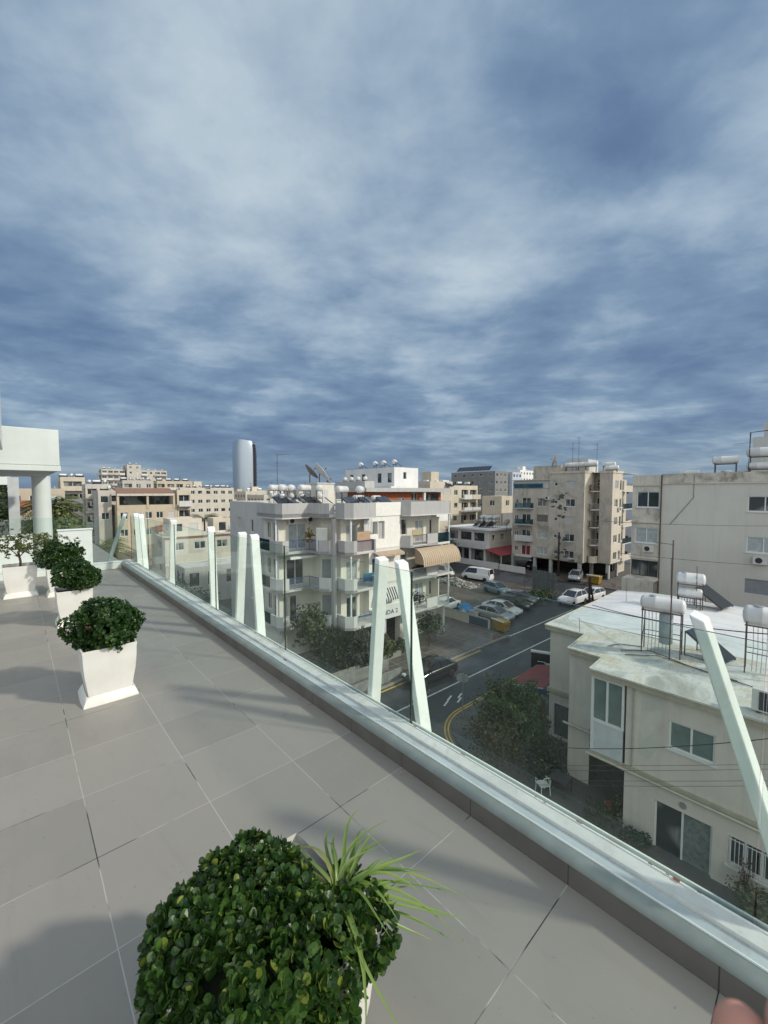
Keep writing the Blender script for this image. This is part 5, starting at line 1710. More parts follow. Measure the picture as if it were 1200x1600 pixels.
roof_tank(hl(22.0, 5.05, HZ), TH + R(-83), 'large white cylinder tank on a rusty frame near the front of the beige roof', .34, 1.75, 1.95, True, False)
roof_tank(hl(31.3, 5.75, HZ + .2), TH + R(-80), 'white tank on the far part of the beige roof', .37, 1.5, 1.45, False, False)
roof_tank(hl(31.15, 5.75, HZ + .2), TH + R(-80), 'lower white tank slung under the far tank of the beige roof', .30, 1.3, .65, False, False)
roof_tank(hl(22.6, 1.45, HZ), TH + R(-86), 'large white cylinder tank at the right edge, on the beige roof', .41, 1.75, 1.95, False, False)
for v, u, l, w2 in ((22.9, 3.3, 'dark tilted solar panel behind the near white post on the beige roof', 1.2), (32.2, 4.6, 'dark tilted solar panel right of the far tank on the white membrane', 1.5)):
    root = empty("solar_collector", hl(v, u, HZ + (.3 if v > 30 else 0)), TH + R(-12), l, 'solar panel', 'loose solar panels on the beige roof')
    a = R(36)
    MB().hexa([(-w2 / 2, -.6, .08), (w2 / 2, -.6, .08), (w2 / 2, -.64, .15), (-w2 / 2, -.64, .15)], [(-w2 / 2, .85, 1.1), (w2 / 2, .85, 1.1), (w2 / 2, .81, 1.17), (-w2 / 2, .81, 1.17)]).build("collector", M_SOLAR, root)
    fm = MB()
    for x in (-w2 / 2, w2 / 2):
        fm.bar((x, .85, 0), (x, .85, 1.15), .04).bar((x, -.62, .06), (x, .85, 1.12), .05).bar((x, -.6, .05), (x, .85, .05), .03)
    fm.build("support", M_IRON, root)
ac = empty("air_conditioner", hl(18.55, 1.15, HZ), TH, 'white air conditioner with dark fan grille on the edge of the beige roof', 'air conditioner')
MB().box(-.18, .18, -1.0, .42, .08, .82).build("casing", M_AC, ac, bevel=.012)
MB().box(-.195, -.181, -.9, .22, .14, .76).build("fan_grille", mat("navy_grille", (0.02, 0.025, 0.045), .5, var=.1), ac)
gb = MB()
for i in range(9):
    gb.box(-.202, -.196, -.9 + i * .14, -.885 + i * .14, .14, .76)
for i in range(5):
    gb.box(-.2035, -.2025, -.9, .22, .2 + i * .12, .21 + i * .12)
gb.build("grille_bars", M_FRAMED, ac)
MB().box(-.15, .15, -.9, -.8, 0, .08).box(-.15, .15, .2, .3, 0, .08).build("foot", M_BLACK, ac)
ms = empty("antenna_mast", hl(21.5, 4.62, HZ), TH, 'tall rusty antenna mast rising beside the near tank of the beige roof', 'antenna')
MB().tube([(0, 0, 0), (0.02, 0.0, 2.2), (0, 0, 5.35)], .028, 6).build("mast", M_IRON, ms)
mb = MB().bar((0, 0, 5.15), (0.0, .7, 5.2), .02)
for k in range(4):
    mb.bar((-.15, .12 + k * .16, 5.16), (.15, .12 + k * .16, 5.16), .012)
mb.build("aerial", M_IRON, ms)
for k, (v, u, h, l) in enumerate(((31.3, 6.75, 2.9, 'thin dark pipe left of the far tank on the beige roof'), (31.0, 5.35, 2.6, 'thin dark pipe right of the far tank on the beige roof'), (22.2, 8.8, .75, 'short iron rod on the front corner of the beige roof'), (29.5, 8.8, 1.5, 'thin rod rising from the left of the white membrane'), (24.9, 6.4, .8, 'bundle of short white rods on the membrane behind the near tank'))):
    o = MB()
    for j in range(3 if k == 4 else 1):
        o.tube([(0, -j * .12, 0), (0, -j * .12 + .05, h)], .02 if k < 2 else .013, 5)
    tag(o.build("roof_rod", M_IRON if k < 4 else M_FRAME, loc=hl(v, u, HZ + (.3 if v > 24 else 0)), rotz=TH), l, 'rod', 'rods standing on the beige roof')
pm = MB()
pm.tube([(0, 0, .05), (.9, -1.0, .06), (.2, -2.6, .05), (-.1, -4.2, .05)], .022, 5).tube([(-.4, -.3, .04), (.5, -1.4, .05), (0, -3.4, .04), (-.5, -6.0, .04)], .02, 5).tube([(0.1, .6, .04), (.8, .3, .05), (1.2, -.5, .04)], .02, 5)
tag(pm.build("roof_pipes", M_IRON, loc=hl(20.9, 6.4, HZ), rotz=TH, smooth=60), 'thin water pipes running across the beige roof slab', 'pipe')
for pts, l in ((((21.6, 12.3, 3.05), (24.6, 12.2, 3.15)), ''),):
    pass
# red awning, billboard and blue things left of the house
aw = empty("red_awning", hl(22.0, 10.62, 2.55), TH, 'dark red sloping awning on the left side of the beige house', 'awning')
MB().hexa([(0, 0, .28), (3.4, 0, .52), (3.2, 2.1, -.02), (-.1, 2.1, -.12)], [(0, 0, .31), (3.4, 0, .55), (3.2, 2.1, .01), (-.1, 2.1, -.09)]).build("canvas", mat("dark_red_canvas", (0.24, 0.055, 0.055), .85, var=.1, vscale=3), aw)
MB().bar((-.12, 0, .26), (-.12, 1.78, -.13), .05).bar((-.1, 1.78, -.13), (2.75, 1.74, -.02), .05).build("frame", M_CREAM, aw)
MB().bar((-.1, 1.7, -.13), (-.1, 1.7, -2.45), .07).bar((2.6, 1.65, -.02), (2.6, 1.65, -2.45), .07).build("post", M_FRAMED, aw)
MB().box(.3, .34, .1, 1.6, -2.45, -.6).build("wooden_gate", mat("red_brown_wood", (0.10, 0.045, 0.03), .8, var=.2), aw)
bb = empty("advert_board", ct(25.6, 13.3, .1), R(-24), 'black advertising board with white top bar at the garden corner by the street', 'sign board')
MB().box(-.75, .75, -.07, .07, 1.75, 3.05).build("panel", mat("black_screen", (0.012, 0.012, 0.014), .3, var=.1), bb, bevel=.01)
MB().box(-.78, .78, -.11, .10, 3.051, 3.17).build("top_bar", M_FRAME, bb)
tx = MB()
tx.box(-.35, .12, -.078, -.072, 2.45, 2.50).box(.10, .15, -.078, -.072, 2.36, 2.48).box(.18, .45, -.078, -.072, 2.30, 2.44)
tx.build("white_marking", M_FRAME, bb)
MB().box(-.5, -.4, -.05, .05, 0, 1.75).box(.4, .5, -.05, .05, 0, 1.75).build("post", M_FRAMED, bb)
M_BTARP = mat("dull_blue_plastic", (0.04, 0.13, 0.33), .5, var=.15, vscale=4)
bt = MB().grid(lambda s, t: (.95 * math.cos(t * math.pi), (s - .5) * 1.1, .5 + .95 * math.sin(t * math.pi) ** .7 - .25 * (2 * s - 1) ** 2), 8, 12)
tag(bt.build("blue_cover", M_BTARP, loc=ct(24.1, 13.0, .1), rotz=CH, smooth=60), 'rounded blue plastic cover behind the olive tree at the pavement', 'cover')
tag(MB().hexa([(-.6, -.3, 1.2), (.6, -.3, 1.2), (.6, .5, 1.35), (-.6, .5, 1.35)], [(-.6, -.35, 1.9), (.6, -.35, 1.9), (.55, .5, 2.0), (-.55, .5, 2.0)]).build("blue_box", M_BTARP, loc=ct(26.8, 13.2, .1), rotz=CH), 'blue box shaped cover between the black board and the red awning', 'cover')
# trees and plants of the yard
L_OL = leaf_mat("olive_tree_leaf", (0.040, 0.082, 0.020), (0.11, 0.175, 0.040), .55, (0.16, 0.13, 0.045), .9)
bush(hl(18.9, 10.75), (1.6, 1.55, 1.6), 12000, .17, L_OL, "olive_tree", 'big dark olive green tree left of the beige house', 'tree', 51, 'trees in the yard', trunk_h=.95, trunk_r=.13, amp=.42, inner=.7)
bush(hl(17.2, 10.6), (1.35, 1.4, 1.2), 3800, .15, leaf_mat("autumn_leaf", (0.045, 0.05, 0.016), (0.14, 0.12, 0.035), .55, (0.26, 0.18, 0.05), .8), "olive_tree", 'lower yellowish brown tree in front of the big olive tree', 'tree', 52, 'trees in the yard', trunk_h=.8, trunk_r=.1, amp=.5, inner=.75)
GY = 'plants in the yard'
bush(hl(20.0, 9.3), (.8, .8, .6), 900, .16, L_DK, "yard_plant", 'dark yard plant under the first glazed door of the house', 'plant', 53, GY)
bush(hl(18.7, 8.9), (.8, .9, .55), 900, .16, L_DK, "yard_plant", 'low dark plants behind the white garden chair', 'plant', 54, GY)
bush(hl(18.6, 5.55), (.35, .35, .45), 300, .14, L_YL, "yard_plant", 'small yellow green potted plant in the dark porch', 'plant', 55, GY)
bush(hl(17.6, 4.95), (.3, .25, .3), 350, .10, L_DK, "yard_plant", 'small dark pot plant at the wall by the porch corner', 'plant', 56, GY)
bush(hl(17.55, 4.45), (.38, .35, .36), 600, .09, L_DK, "yard_plant", 'round clipped green pot plant left of the glazed sliding door', 'plant', 57, GY)
bush(hl(17.3, 1.0), (.7, .8, .5), 900, .13, L_YL, "yard_plant", 'yellow green bush under the barred window', 'plant', 58, GY)
bush(hl(17.6, 6.0), (.5, .5, .35), 300, .2, L_MD, "yard_plant", 'spiky pale plant on the yard floor before the porch', 'plant', 59, GY, shape='strap')
bush(hl(17.9, 1.45, .3), (.12, .5, .75), 160, .10, leaf_mat("dry_vine", (0.10, 0.06, 0.04), (0.16, 0.10, 0.06), .8), "wall_climber", 'thin dry climber on the wall below the barred window', 'plant', 60, GY, stems=5)
for (v, u, r, h, m_, l) in ((18.7, 5.95, .2, .3, mat("terracotta", (0.28, 0.09, 0.05), .8, var=.1), 'terracotta flower pot at the porch edge'), (18.55, 5.5, .16, .26, M_FRAME, 'small white flower pot in the dark porch')):
    p = MB().lathe([(r * .7, 0), (r, h), (r * 1.08, h), (r * 1.08, h + .05), (r * .9, h + .05)], (0, 0, 0), 'Z', 16)
    tag(p.build("flower_pot", m_, loc=hl(v, u)), l, 'flower pot')


def chair(loc, rz, label):
    root = empty("garden_chair", loc, rz, label, 'chair')
    MB().box(-.24, .24, -.24, .22, .42, .455).build("seat", M_FRAME, root, bevel=.015)
    b = MB()
    for i in range(5):
        x = -.16 + i * .08
        b.tube([(x, .22, .45), (x * 1.05, .27, .75 + .1 * math.cos(x * 7))], .012, 6)
    b.tube([(-.22, .2, .42), (-.23, .25, .72), (-.15, .28, .88), (0, .29, .92), (.15, .28, .88), (.23, .25, .72), (.22, .2, .42)], .018, 6)
    b.build("backrest", M_FRAME, root, smooth=60)
    for x, y in ((-.21, -.2), (.21, -.2), (-.21, .2), (.21, .2)):
        MB().tube([(x, y, .42), (x * 1.15, y * 1.15, 0)], .02, 6).build("leg", M_FRAME, root)
    for x in (-1, 1):
        MB().tube([(x * .25, .22, .65), (x * .27, 0, .66), (x * .26, -.2, .64), (x * .25, -.22, .42)], .016, 6).build("armrest", M_FRAME, root)
    return root


chair(hl(17.6, 8.45), TH + R(150), 'white slatted plastic garden chair standing in the yard')
tb = empty("garden_table", hl(18.3, 7.95), TH, 'dark small garden table with plants beside the white chair', 'table')
MB().box(-.4, .4, -.4, .4, .68, .72).build("tabletop", M_FRAMED, tb)
for x, y in ((-.35, -.35), (.35, -.35), (-.35, .35), (.35, .35)):
    MB().box(x - .02, x + .02, y - .02, y + .02, 0, .679).build("leg", M_FRAMED, tb)


# wires -----------------------------------------------------------------
def wire(p, q_, sag, r, label, n=18):
    p, q_ = Vector(p), Vector(q_)
    pts = [p.lerp(q_, i / n) - Vector((0, 0, sag * 4 * (i / n) * (1 - i / n))) for i in range(n + 1)]
    return tag(MB().tube(pts, r, 5, caps=False).build("overhead_wire", M_BLACK, smooth=180), label, 'wire', 'overhead wires')


wire((12.43, 24.0, 7.23), (14.27, 14.5, 8.81), .25, .022, 'thick black cable crossing above the white membrane roof and the near post')
wire((11.0, 22.0, 12.45), (22.5, 22.0, 12.15), .12, .012, 'thin cable crossing the big grey wall under its upper window')
wire((15.0, 26.0, 10.05), (27.0, 26.0, 9.1), .1, .016, 'cable crossing low over the big grey wall towards the right edge')
wire((5.2, 17.4, 3.0), (10.2, 9.6, 8.1), .35, .012, 'single cable rising to the right across the window of the beige house')
for k, (p_, q_) in enumerate((((4.0, 14.8, 3.75), (12.4, 11.8, 5.85)), ((4.0, 14.8, 3.55), (12.4, 11.8, 5.70)), ((4.0, 14.8, 3.20), (12.4, 11.8, 5.33)), ((4.0, 14.8, 3.0), (12.4, 11.8, 5.17)))):
    wire(p_, q_, .06, .006, ('topmost', 'second from the top', 'third from the top', 'lowest')[k] + ' of four thin parallel cables before the beige house wall')

# ================================================================== BIG GREY BUILDING ON THE RIGHT (terrace axes, front at v = 41)
M_BG = mat("plain_grey_beige_wall", (0.60, 0.58, 0.52), 0.88, var=0.05, vscale=0.35, streak=0.12)
M_BG2 = mat("cream_stained_band", (0.60, 0.56, 0.48), 0.88, var=0.08, vscale=.8, streak=0.35, stain=(0.20, 0.16, 0.12, 1), stain_amt=.55)
bg_ = Bld("apartment_block", (0, 0, 0), TH, 'large plain grey beige apartment block filling the right edge behind the beige house', 'apartment building', detail=True)
g1 = bg_.face((41, 9.77), (41, -14), 0, 14.68, M_BG)
for (u0, u1, z0, z1, pn, kd) in ((4.22, 2.3, 12.5, 13.65, M_PANE, 'w2'), (4.2, 2.3, 9.42, 10.6, M_PALE, 'w2'), (4.2, 2.3, 6.29, 7.4, M_SHUTD, 'shut'), (-1.5, -3.5, 12.5, 13.65, M_PANE, 'w2'), (-1.5, -3.5, 9.42, 10.6, M_PANE, 'w2')):
    g1.open(9.77 - u0, 9.77 - u1, z0, z1, kd, pane=pn, sill=kd != 'shut')
g2 = bg_.face((40.9, 11.95), (40.9, 9.77), 0, 14.6, M_BG2)
g2.open(.35, 2.05, 12.62, 13.98, 'w2', pane=M_PANE, sill=True)
g2.open(.30, 2.02, 9.50, 10.82, 'w2', pane=M_PALE, sill=True)
g2.open(.05, 2.1, 6.55, 7.95, 'w3', pane=M_PANE, frame=M_FRAMED, name='shopfront')
bg_.face((40.9, 9.77), (41, 9.77), 0, 14.6, M_BG2)
bg_.face((41, -14), (56, -14), 0, 14.68, M_BG)
bg_.face((56, -14), (56, 11.95), 0, 14.68, M_BG)
bg_.face((56, 11.95), (40.9, 11.95), 0, 14.6, M_BG)
bg_.part("roof_slab", M_ROOF, MB().box(41.0, 56, -14, 11.95, 14.69, 14.72))
bg_.part("parapet", mat("stained_parapet", (0.55, 0.51, 0.43), .9, var=.15, vscale=1.2, streak=.3, stain=(0.14, 0.11, 0.09, 1), stain_amt=.75), MB().box(40.97, 41.2, -14, 9.77, 14.74, 15.48))
bg_.part("parapet", M_BG2, MB().box(40.86, 41.1, 9.78, 11.97, 14.62, 15.42))
bg_.part("moulding", M_BG2, MB().box(40.90, 41.0, -14, 9.76, 14.62, 14.735).box(40.78, 40.9, 9.75, 12.0, 14.50, 14.615).box(40.8, 40.9, 9.75, 12.0, 11.25, 11.35).box(40.8, 40.9, 9.75, 12.0, 8.1, 8.2))
bg_.part("balcony_slab", M_BG2, MB().box(39.2, 40.9, 9.75, 12.1, 6.35, 6.5).box(39.2, 39.3, 9.75, 12.1, 5.0, 6.35))
bg_.part("drain_pipe", M_IRON, MB().tube([(40.82, 9.75, 15.4), (40.82, 9.75, 0)], .05, 6).tube([(40.93, 7.55, 15.3), (40.93, 7.55, 13.5), (40.93, 9.1, 11.2)], .02, 5))
ac_unit(bg_.root, g2.M(), 1.0, 8.75)
ac_unit(bg_.root, g1.M(), 6.0, 8.60)
bg_.finish()
GR = 'water tanks on the roof of the plain grey beige block'
def far_tank(loc, rz, label, r=.3, L=1.3, legs=.7, group=GR, panel=False, key={}):
    k = (r, L, legs, panel)
    if k in key:
        return copy_tree(key[k], label, loc, rz, group)
    root = empty("roof_water_tank", loc, rz, label, 'water tank', group)
    key[k] = root
    tank_mb(MB(), (0, 0, legs + r), r, L, n=14).build("tank", M_TANK, root, smooth=50)
    fm = MB()
    for x in (-L * .38, L * .38):
        for y in (-.25, .25):
            fm.bar((x, y, 0), (x, y, legs + .1), .05)
        fm.bar((x, -.25, legs), (x, .25, legs), .05)
    for y in (-.25, .25):
        fm.bar((-L * .4, y, legs), (L * .4, y, legs), .05)
    fm.build("frame", M_IRON, root)
    if panel:
        MB().hexa([(-.9, -1.5, .1), (.9, -1.5, .1), (.9, -1.55, .18), (-.9, -1.55, .18)], [(-.9, -.2, 1.0), (.9, -.2, 1.0), (.9, -.25, 1.08), (-.9, -.25, 1.08)]).build("solar_panel", M_SOLAR, root)
    return root


far_tank(TV * 42.0 + TU * 5.75 + Vector((0, 0, 14.72)), TH + R(-88), 'white tank on a frame, left of the big tanks on the plain grey roof', .32, 1.7, 1.45)
far_tank(TV * 42.0 + TU * 3.4 + Vector((0, 0, 14.72)), TH + R(-88), 'biggest long white tank on the plain grey beige roof at the right edge', .36, 2.3, 1.9)
far_tank(TV * 41.9 + TU * 3.6 + Vector((0, 0, 14.72)), TH + R(-88), 'shadowed second tank slung below the biggest one at the right edge', .28, 1.8, .95)
far_tank(TV * 42.6 + TU * 8.2 + Vector((0, 0, 14.72)), TH + R(-95), 'low metal tank lying near the left part of the plain grey beige roof', .27, 1.5, .55)
tg = MB()
for (u, w_, h, z) in ((4.75, .75, .85, 14.72), (3.0, .6, 1.3, 14.72), (5.7, .7, .9, 14.72)):
    tg = MB().lathe([(w_ / 2, 0), (w_ / 2, h), (w_ * .3, h + .08)], (0, 0, 0), 'Z', 16)
    tag(tg.build("plastic_cistern", mat("grey_white_cistern", (0.55, 0.56, 0.55), .5, var=.1), loc=TV * 42.1 + TU * u + Vector((0, 0, z)), smooth=50), {4.75: 'squat pale cistern between the two raised tanks on the right roof', 3.0: 'tall pale cistern under the biggest tank at the right edge', 5.7: 'pale cistern standing under the left raised tank on the right roof'}[u], 'cistern', 'cisterns on the right roof')
rh = Bld("roof_stair_hut", TV * 45 + TU * 4.5 + Vector((0, 0, 14.72)), TH - R(90), 'tall grey stair hut on the roof at the right edge', 'roof hut')
rh.box(0, 5, 0, 4, 0, 3.7, M_GRYW)
rh.box(.6, 4, .6, 3, 3.7, 4.9, M_GRYW)
rh.finish()
an = empty("roof_pipe_frame", TV * 41.6 + TU * 4.35 + Vector((0, 0, 14.72)), TH - R(90), 'rusty upright pipe with a side arm before the stair hut on the right roof', 'pipe')
MB().tube([(0, 0, 0), (0.05, 0, 3.75), (1.6, 0, 3.85)], .05, 6).bar((-.9, 0, 2.95), (.1, 0, 3.0), .02).build("pipe", M_IRON, an)

# ================================================================== TALL STAINED BLOCK BEYOND THE CAR PARK
def stained_mat(name, col):
    return mat(name, col, .9, var=.10, vscale=.5, streak=.45, stain=(0.13, 0.125, 0.10, 1), stain_amt=.55)


M_T = stained_mat("stained_beige_render", (0.52, 0.47, 0.40))
M_T2 = mat("less_stained_render", (0.56, 0.50, 0.41), .9, var=.08, vscale=.5, streak=.4)
tn = Bld("apartment_block", ct(66, 24.8), CH, 'tall stained beige apartment block on pillars with peeling plaster, beyond the car park', 'apartment building', detail=True)
p = lambda a, c: (a - 66, c - 24.8)
ZR_ = [14.4, 11.45, 8.6, 5.75, 3.0]
t2 = tn.face(p(66, 33.8), p(66, 28.0), 2.6, 17.3, M_T)
for i, z in enumerate(ZR_):
    t2.open(.9, 1.5, z + .5, z + 1.1, 'w1', pane=M_PANE, depth=.1)
    t2.open(2.75, 4.35, z + .1, z + 1.3, 'shut' if i in (0, 2) else 'w2', pane=M_SHUT if i in (0, 2) else M_PANE, sill=True)
tn.face(p(66, 28), p(68.3, 28), 2.6, 17.3, M_T2)
t1 = tn.face(p(66.2, 40.8), p(66.2, 33.8), 2.6, 14.6, M_T)
for i, z in enumerate(ZR_[1:]):
    t1.open(.5, 1.2, z + .35, z + 1.2, 'w2', depth=.1)
    t1.open(1.9, 3.6, z - .3, z + 1.45, 'w2', pane=mat("red_curtain_pane", (0.16, 0.02, 0.03), .5) if i == 3 else M_PANE, name='balcony_door')
    t1.open(4.75, 6.75, z + (.2 if i != 0 else .0), z + 1.4, ('w2', 'shut', 'w2', 'w3')[i], pane=(M_PANE, mat("dark_blind", (0.17, 0.165, 0.14), .6), M_PALE, M_PALE)[i])
tn.box(.35, 12, 9.0, 15.9, 14.61, 15.9, M_LGT, 'penthouse_wall')
tn.part("penthouse_glass", M_BGL, MB().box(.05, .1, 10.2, 15.9, 14.65, 15.4))
tn.part("roof_slab", M_T2, MB().box(-.1, 13, 8.8, 16.1, 15.91, 16.05))
tn.part("roof_surface", M_ROOF, MB().box(0, 14, 3.2, 9.0, 17.0, 17.05).box(2.5, 14, 0, 3.2, 17.0, 17.06).box(.2, 14, 9.01, 16, 14.5, 14.6))
t3 = tn.face(p(68.5, 26.7), p(68.5, 24.8), 2.6, 17.2, M_T)
t3f = tn.face(p(68.5, 24.8), p(72.6, 24.8), 2.6, 17.2, M_T2)
for i, z in enumerate(ZR_):
    t3f.open(.9, 2.3, z + .1, z + 1.3, 'shut' if i == 0 else 'w2', pane=M_PALE if i == 0 else M_PANE)
    t3f.open(3.0, 3.8, z - .2, z + 1.4, 'w1')
tr_ = tn.face(p(70.3, 28.0), p(70.3, 26.7), 2.6, 17.0, M_T)
for z in ZR_:
    tr_.open(.2, 1.1, z - .3, z + 1.5, 'w1', name='balcony_door')
tn.face(p(68.3, 28), p(70.3, 28), 2.6, 17.2, M_T2)
tn.face(p(70.3, 26.7), p(68.5, 26.7), 2.6, 17.2, M_T)
t4 = tn.face(p(72.6, 26.0), p(78, 26.0), 0.1, 16.2, M_T2)
for z in ZR_:
    t4.open(.6, 1.8, z - .2, z + 1.4, 'w2')
    t4.open(2.6, 4.2, z - .2, z + 1.4, 'w2')
tn.face(p(72.6, 24.8), p(72.6, 26.0), 2.6, 17.2, M_T2)
tn.face(p(78, 26), p(78, 40.8), .1, 14.6, M_T)
tn.face(p(78, 40.8), p(66.2, 40.8), 2.6, 14.6, M_T)
tn.part("underside", M_KERB, MB().box(0.05, 12, 3.3, 16, 2.5, 2.6).box(2.52, 12, 0.02, 3.3, 2.5, 2.6))
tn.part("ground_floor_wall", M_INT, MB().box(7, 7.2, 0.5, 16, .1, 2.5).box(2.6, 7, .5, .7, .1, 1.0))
for a, c in ((0.1, 15.6), (.1, 11.3), (.1, 8.4), (.1, 3.6), (2.7, .3), (6.2, .3), (3.9, 3.3)):
    tn.part("pillar", mat("pale_pillar_paint", (0.42, 0.43, 0.41), .85, var=.1, streak=.3), MB().box(a, a + .45, c, c + .45, .1, 2.5))
for i, z in enumerate(ZR_):
    # recessed corner balconies
    sl = MB()
    pts = [(2.6, 1.9), (2.6, 3.2)] + [(2.3 - 1.15 * math.sin(R(t)), 2.55 + .65 * math.cos(R(t))) for t in range(0, 181, 30)]
    sl.prism(pts, z - .45, z - .32)
    tn.part("balcony_slab", M_LGT, sl)
    if i == 4:
        wp = MB()
        for a_, b_ in zip(pts[2:], pts[3:]):
            wp.add([(*a_, z - .32), (*b_, z - .32), (*b_, z + .65), (*a_, z + .65)], [(0, 1, 2, 3)])
        tn.part("balcony_parapet", M_T2, wp)
    else:
        rm = MB()
        for a_, b_ in zip(pts[2:], pts[3:]):
            railing(rm, a_, b_, z - .32, z + .6, .14)
        tn.part("balcony_railing", M_GALV if i % 2 else M_IRON, rm)
    if i:
        tn.part("balcony_slab", M_LGT, MB().box(-.75, .2, 11.9, 15.0, z - .5, z - .36))
        if i < 3:
            tn.part("balcony_glass", M_BGL, MB().box(-.74, -.70, 11.95, 14.95, z - .36, z + .55).box(-.69, .19, 11.92, 11.95, z - .36, z + .55))
        elif i == 3:
            tn.part("balcony_parapet", M_LGT, MB().box(-.75, -.65, 11.9, 15.0, z - .36, z + .55).box(-.64, .19, 11.9, 12.0, z - .36, z + .55))
    tn.part("balcony_slab", M_LGT, MB().box(6.7, 11.5, -.2, 1.2, z - .45, z - .3))
    tn.part("balcony_glass" if i % 2 else "balcony_parapet", M_BGL if i % 2 else M_T2, MB().box(6.7, 11.5, -.22, -.16, z - .3, z + .55))
tn.part("roof_cornice", M_T2, MB().box(-.12, 2.4, 3.1, 9.1, 16.95, 17.3).box(2.4, 6.75, -.1, 1.95, 16.9, 17.25))
# broken plaster
pm_ = MB()
rp_ = random.Random(6)
for (cy, cz, n_) in ((31.9, 13.2, 9), (31.7, 11.2, 9), (31.6, 10.2, 6), (31.8, 6.4, 4), (31.9, 3.8, 9), (30.4, 2.9, 5), (33.4, 12.5, 5)):
    for k in range(n_):
        y_, z_ = cy + rp_.gauss(0, .45), cz + rp_.gauss(0, .28)
        r_ = rp_.uniform(.12, .50)
        k0 = [(-.012 - .0015 * (len(pm_.v) % 7), y_ - 24.8 + r_ * rp_.uniform(.5, 1.2) * math.cos(t * 1.05), z_ + r_ * .6 * rp_.uniform(.5, 1.2) * math.sin(t * 1.05)) for t in range(6)]
        pm_.add(k0, [(0, 1, 2, 3, 4, 5)])
tn.part("peeled_plaster", mat("exposed_dark_plaster", (0.10, 0.11, 0.095), .95, var=.3, vscale=3), pm_)
for M_, x_, z_ in ((tr_.M(), .2, 14.9), (t3f.M(), 2.2, 10.9), (t2.M(), -.6, 12.6)):
    ac_unit(tn.root, M_, x_, z_)
tn.finish()
GT = 'water tanks on the tall stained block'
for a, c, l in ((67.0, 30.6, 'left one of the white tanks in line on the tall stained block'), (67.3, 28.8, 'middle long white tank on the tall stained block'), (67.2, 27.6, 'short white tank just right of the long one on the tall stained block'), (70.0, 26.0, 'right upper white tank on the tall stained block'), (69.6, 25.4, 'right lower white tank on the tall stained block')):
    far_tank(ct(a, c, 17.05), CH + R(-80), l, .38, 2.0, .9 if 'lower' not in l else .3, GT)
hb = Bld("roof_stair_hut", ct(68.5, 28.6, 17.05), CH, 'grey stair hut behind the tanks of the tall stained block', 'roof hut')
hb.box(0, 4, 0, 3.5, 0, 2.2, M_GRYW)
hb.finish()
hb = Bld("roof_stair_hut", ct(67.2, 32.4, 16.0), CH, 'low beige roof hut under the round dish on the tall stained block', 'roof hut')
hb.box(0, 5, 0, 5.0, 0, 2.4, M_T)
hb.finish()
dish(ct(67.0, 33.2, 18.2), CH + R(200), 'round brown satellite dish on the left of the tall stained block', 1.15, .6, 72, MATS["brown_mesh"])
for a, c, h, l in ((67.8, 30.8, 5.0, 'leftmost thin antenna above the tall stained block'), (68, 29.9, 5.8, 'second tall antenna above the tall stained block'), (70.4, 28.0, 4.8, 'cross shaped antenna at the right of the tall stained block')):
    antenna(ct(a, c, 17.05), CH + R(30), l, h, 3)

# ================================================================== CITY BEYOND
def paint(name, col, streak=.25):
    return mat(name, col, .9, var=.08, vscale=.35, streak=streak)


M_C = {'cream': paint("city_cream", (0.57, 0.53, 0.45)), 'tan': paint("city_tan", (0.51, 0.44, 0.33), .2), 'white': paint("city_white", (0.72, 0.72, 0.70), .1), 'beige': paint("city_beige", (0.56, 0.50, 0.40), .35),
       'grey': paint("city_grey", (0.46, 0.46, 0.44), .35), 'dgrey': paint("city_dark_grey", (0.22, 0.22, 0.215), .2), 'lblue': paint("city_light_blue", (0.48, 0.53, 0.62), .15), 'old': paint("city_old_grey", (0.50, 0.47, 0.42), .5)}
M_RTILE = mat("red_roof_tile", (0.30, 0.09, 0.05), .85, var=.2, vscale=8)


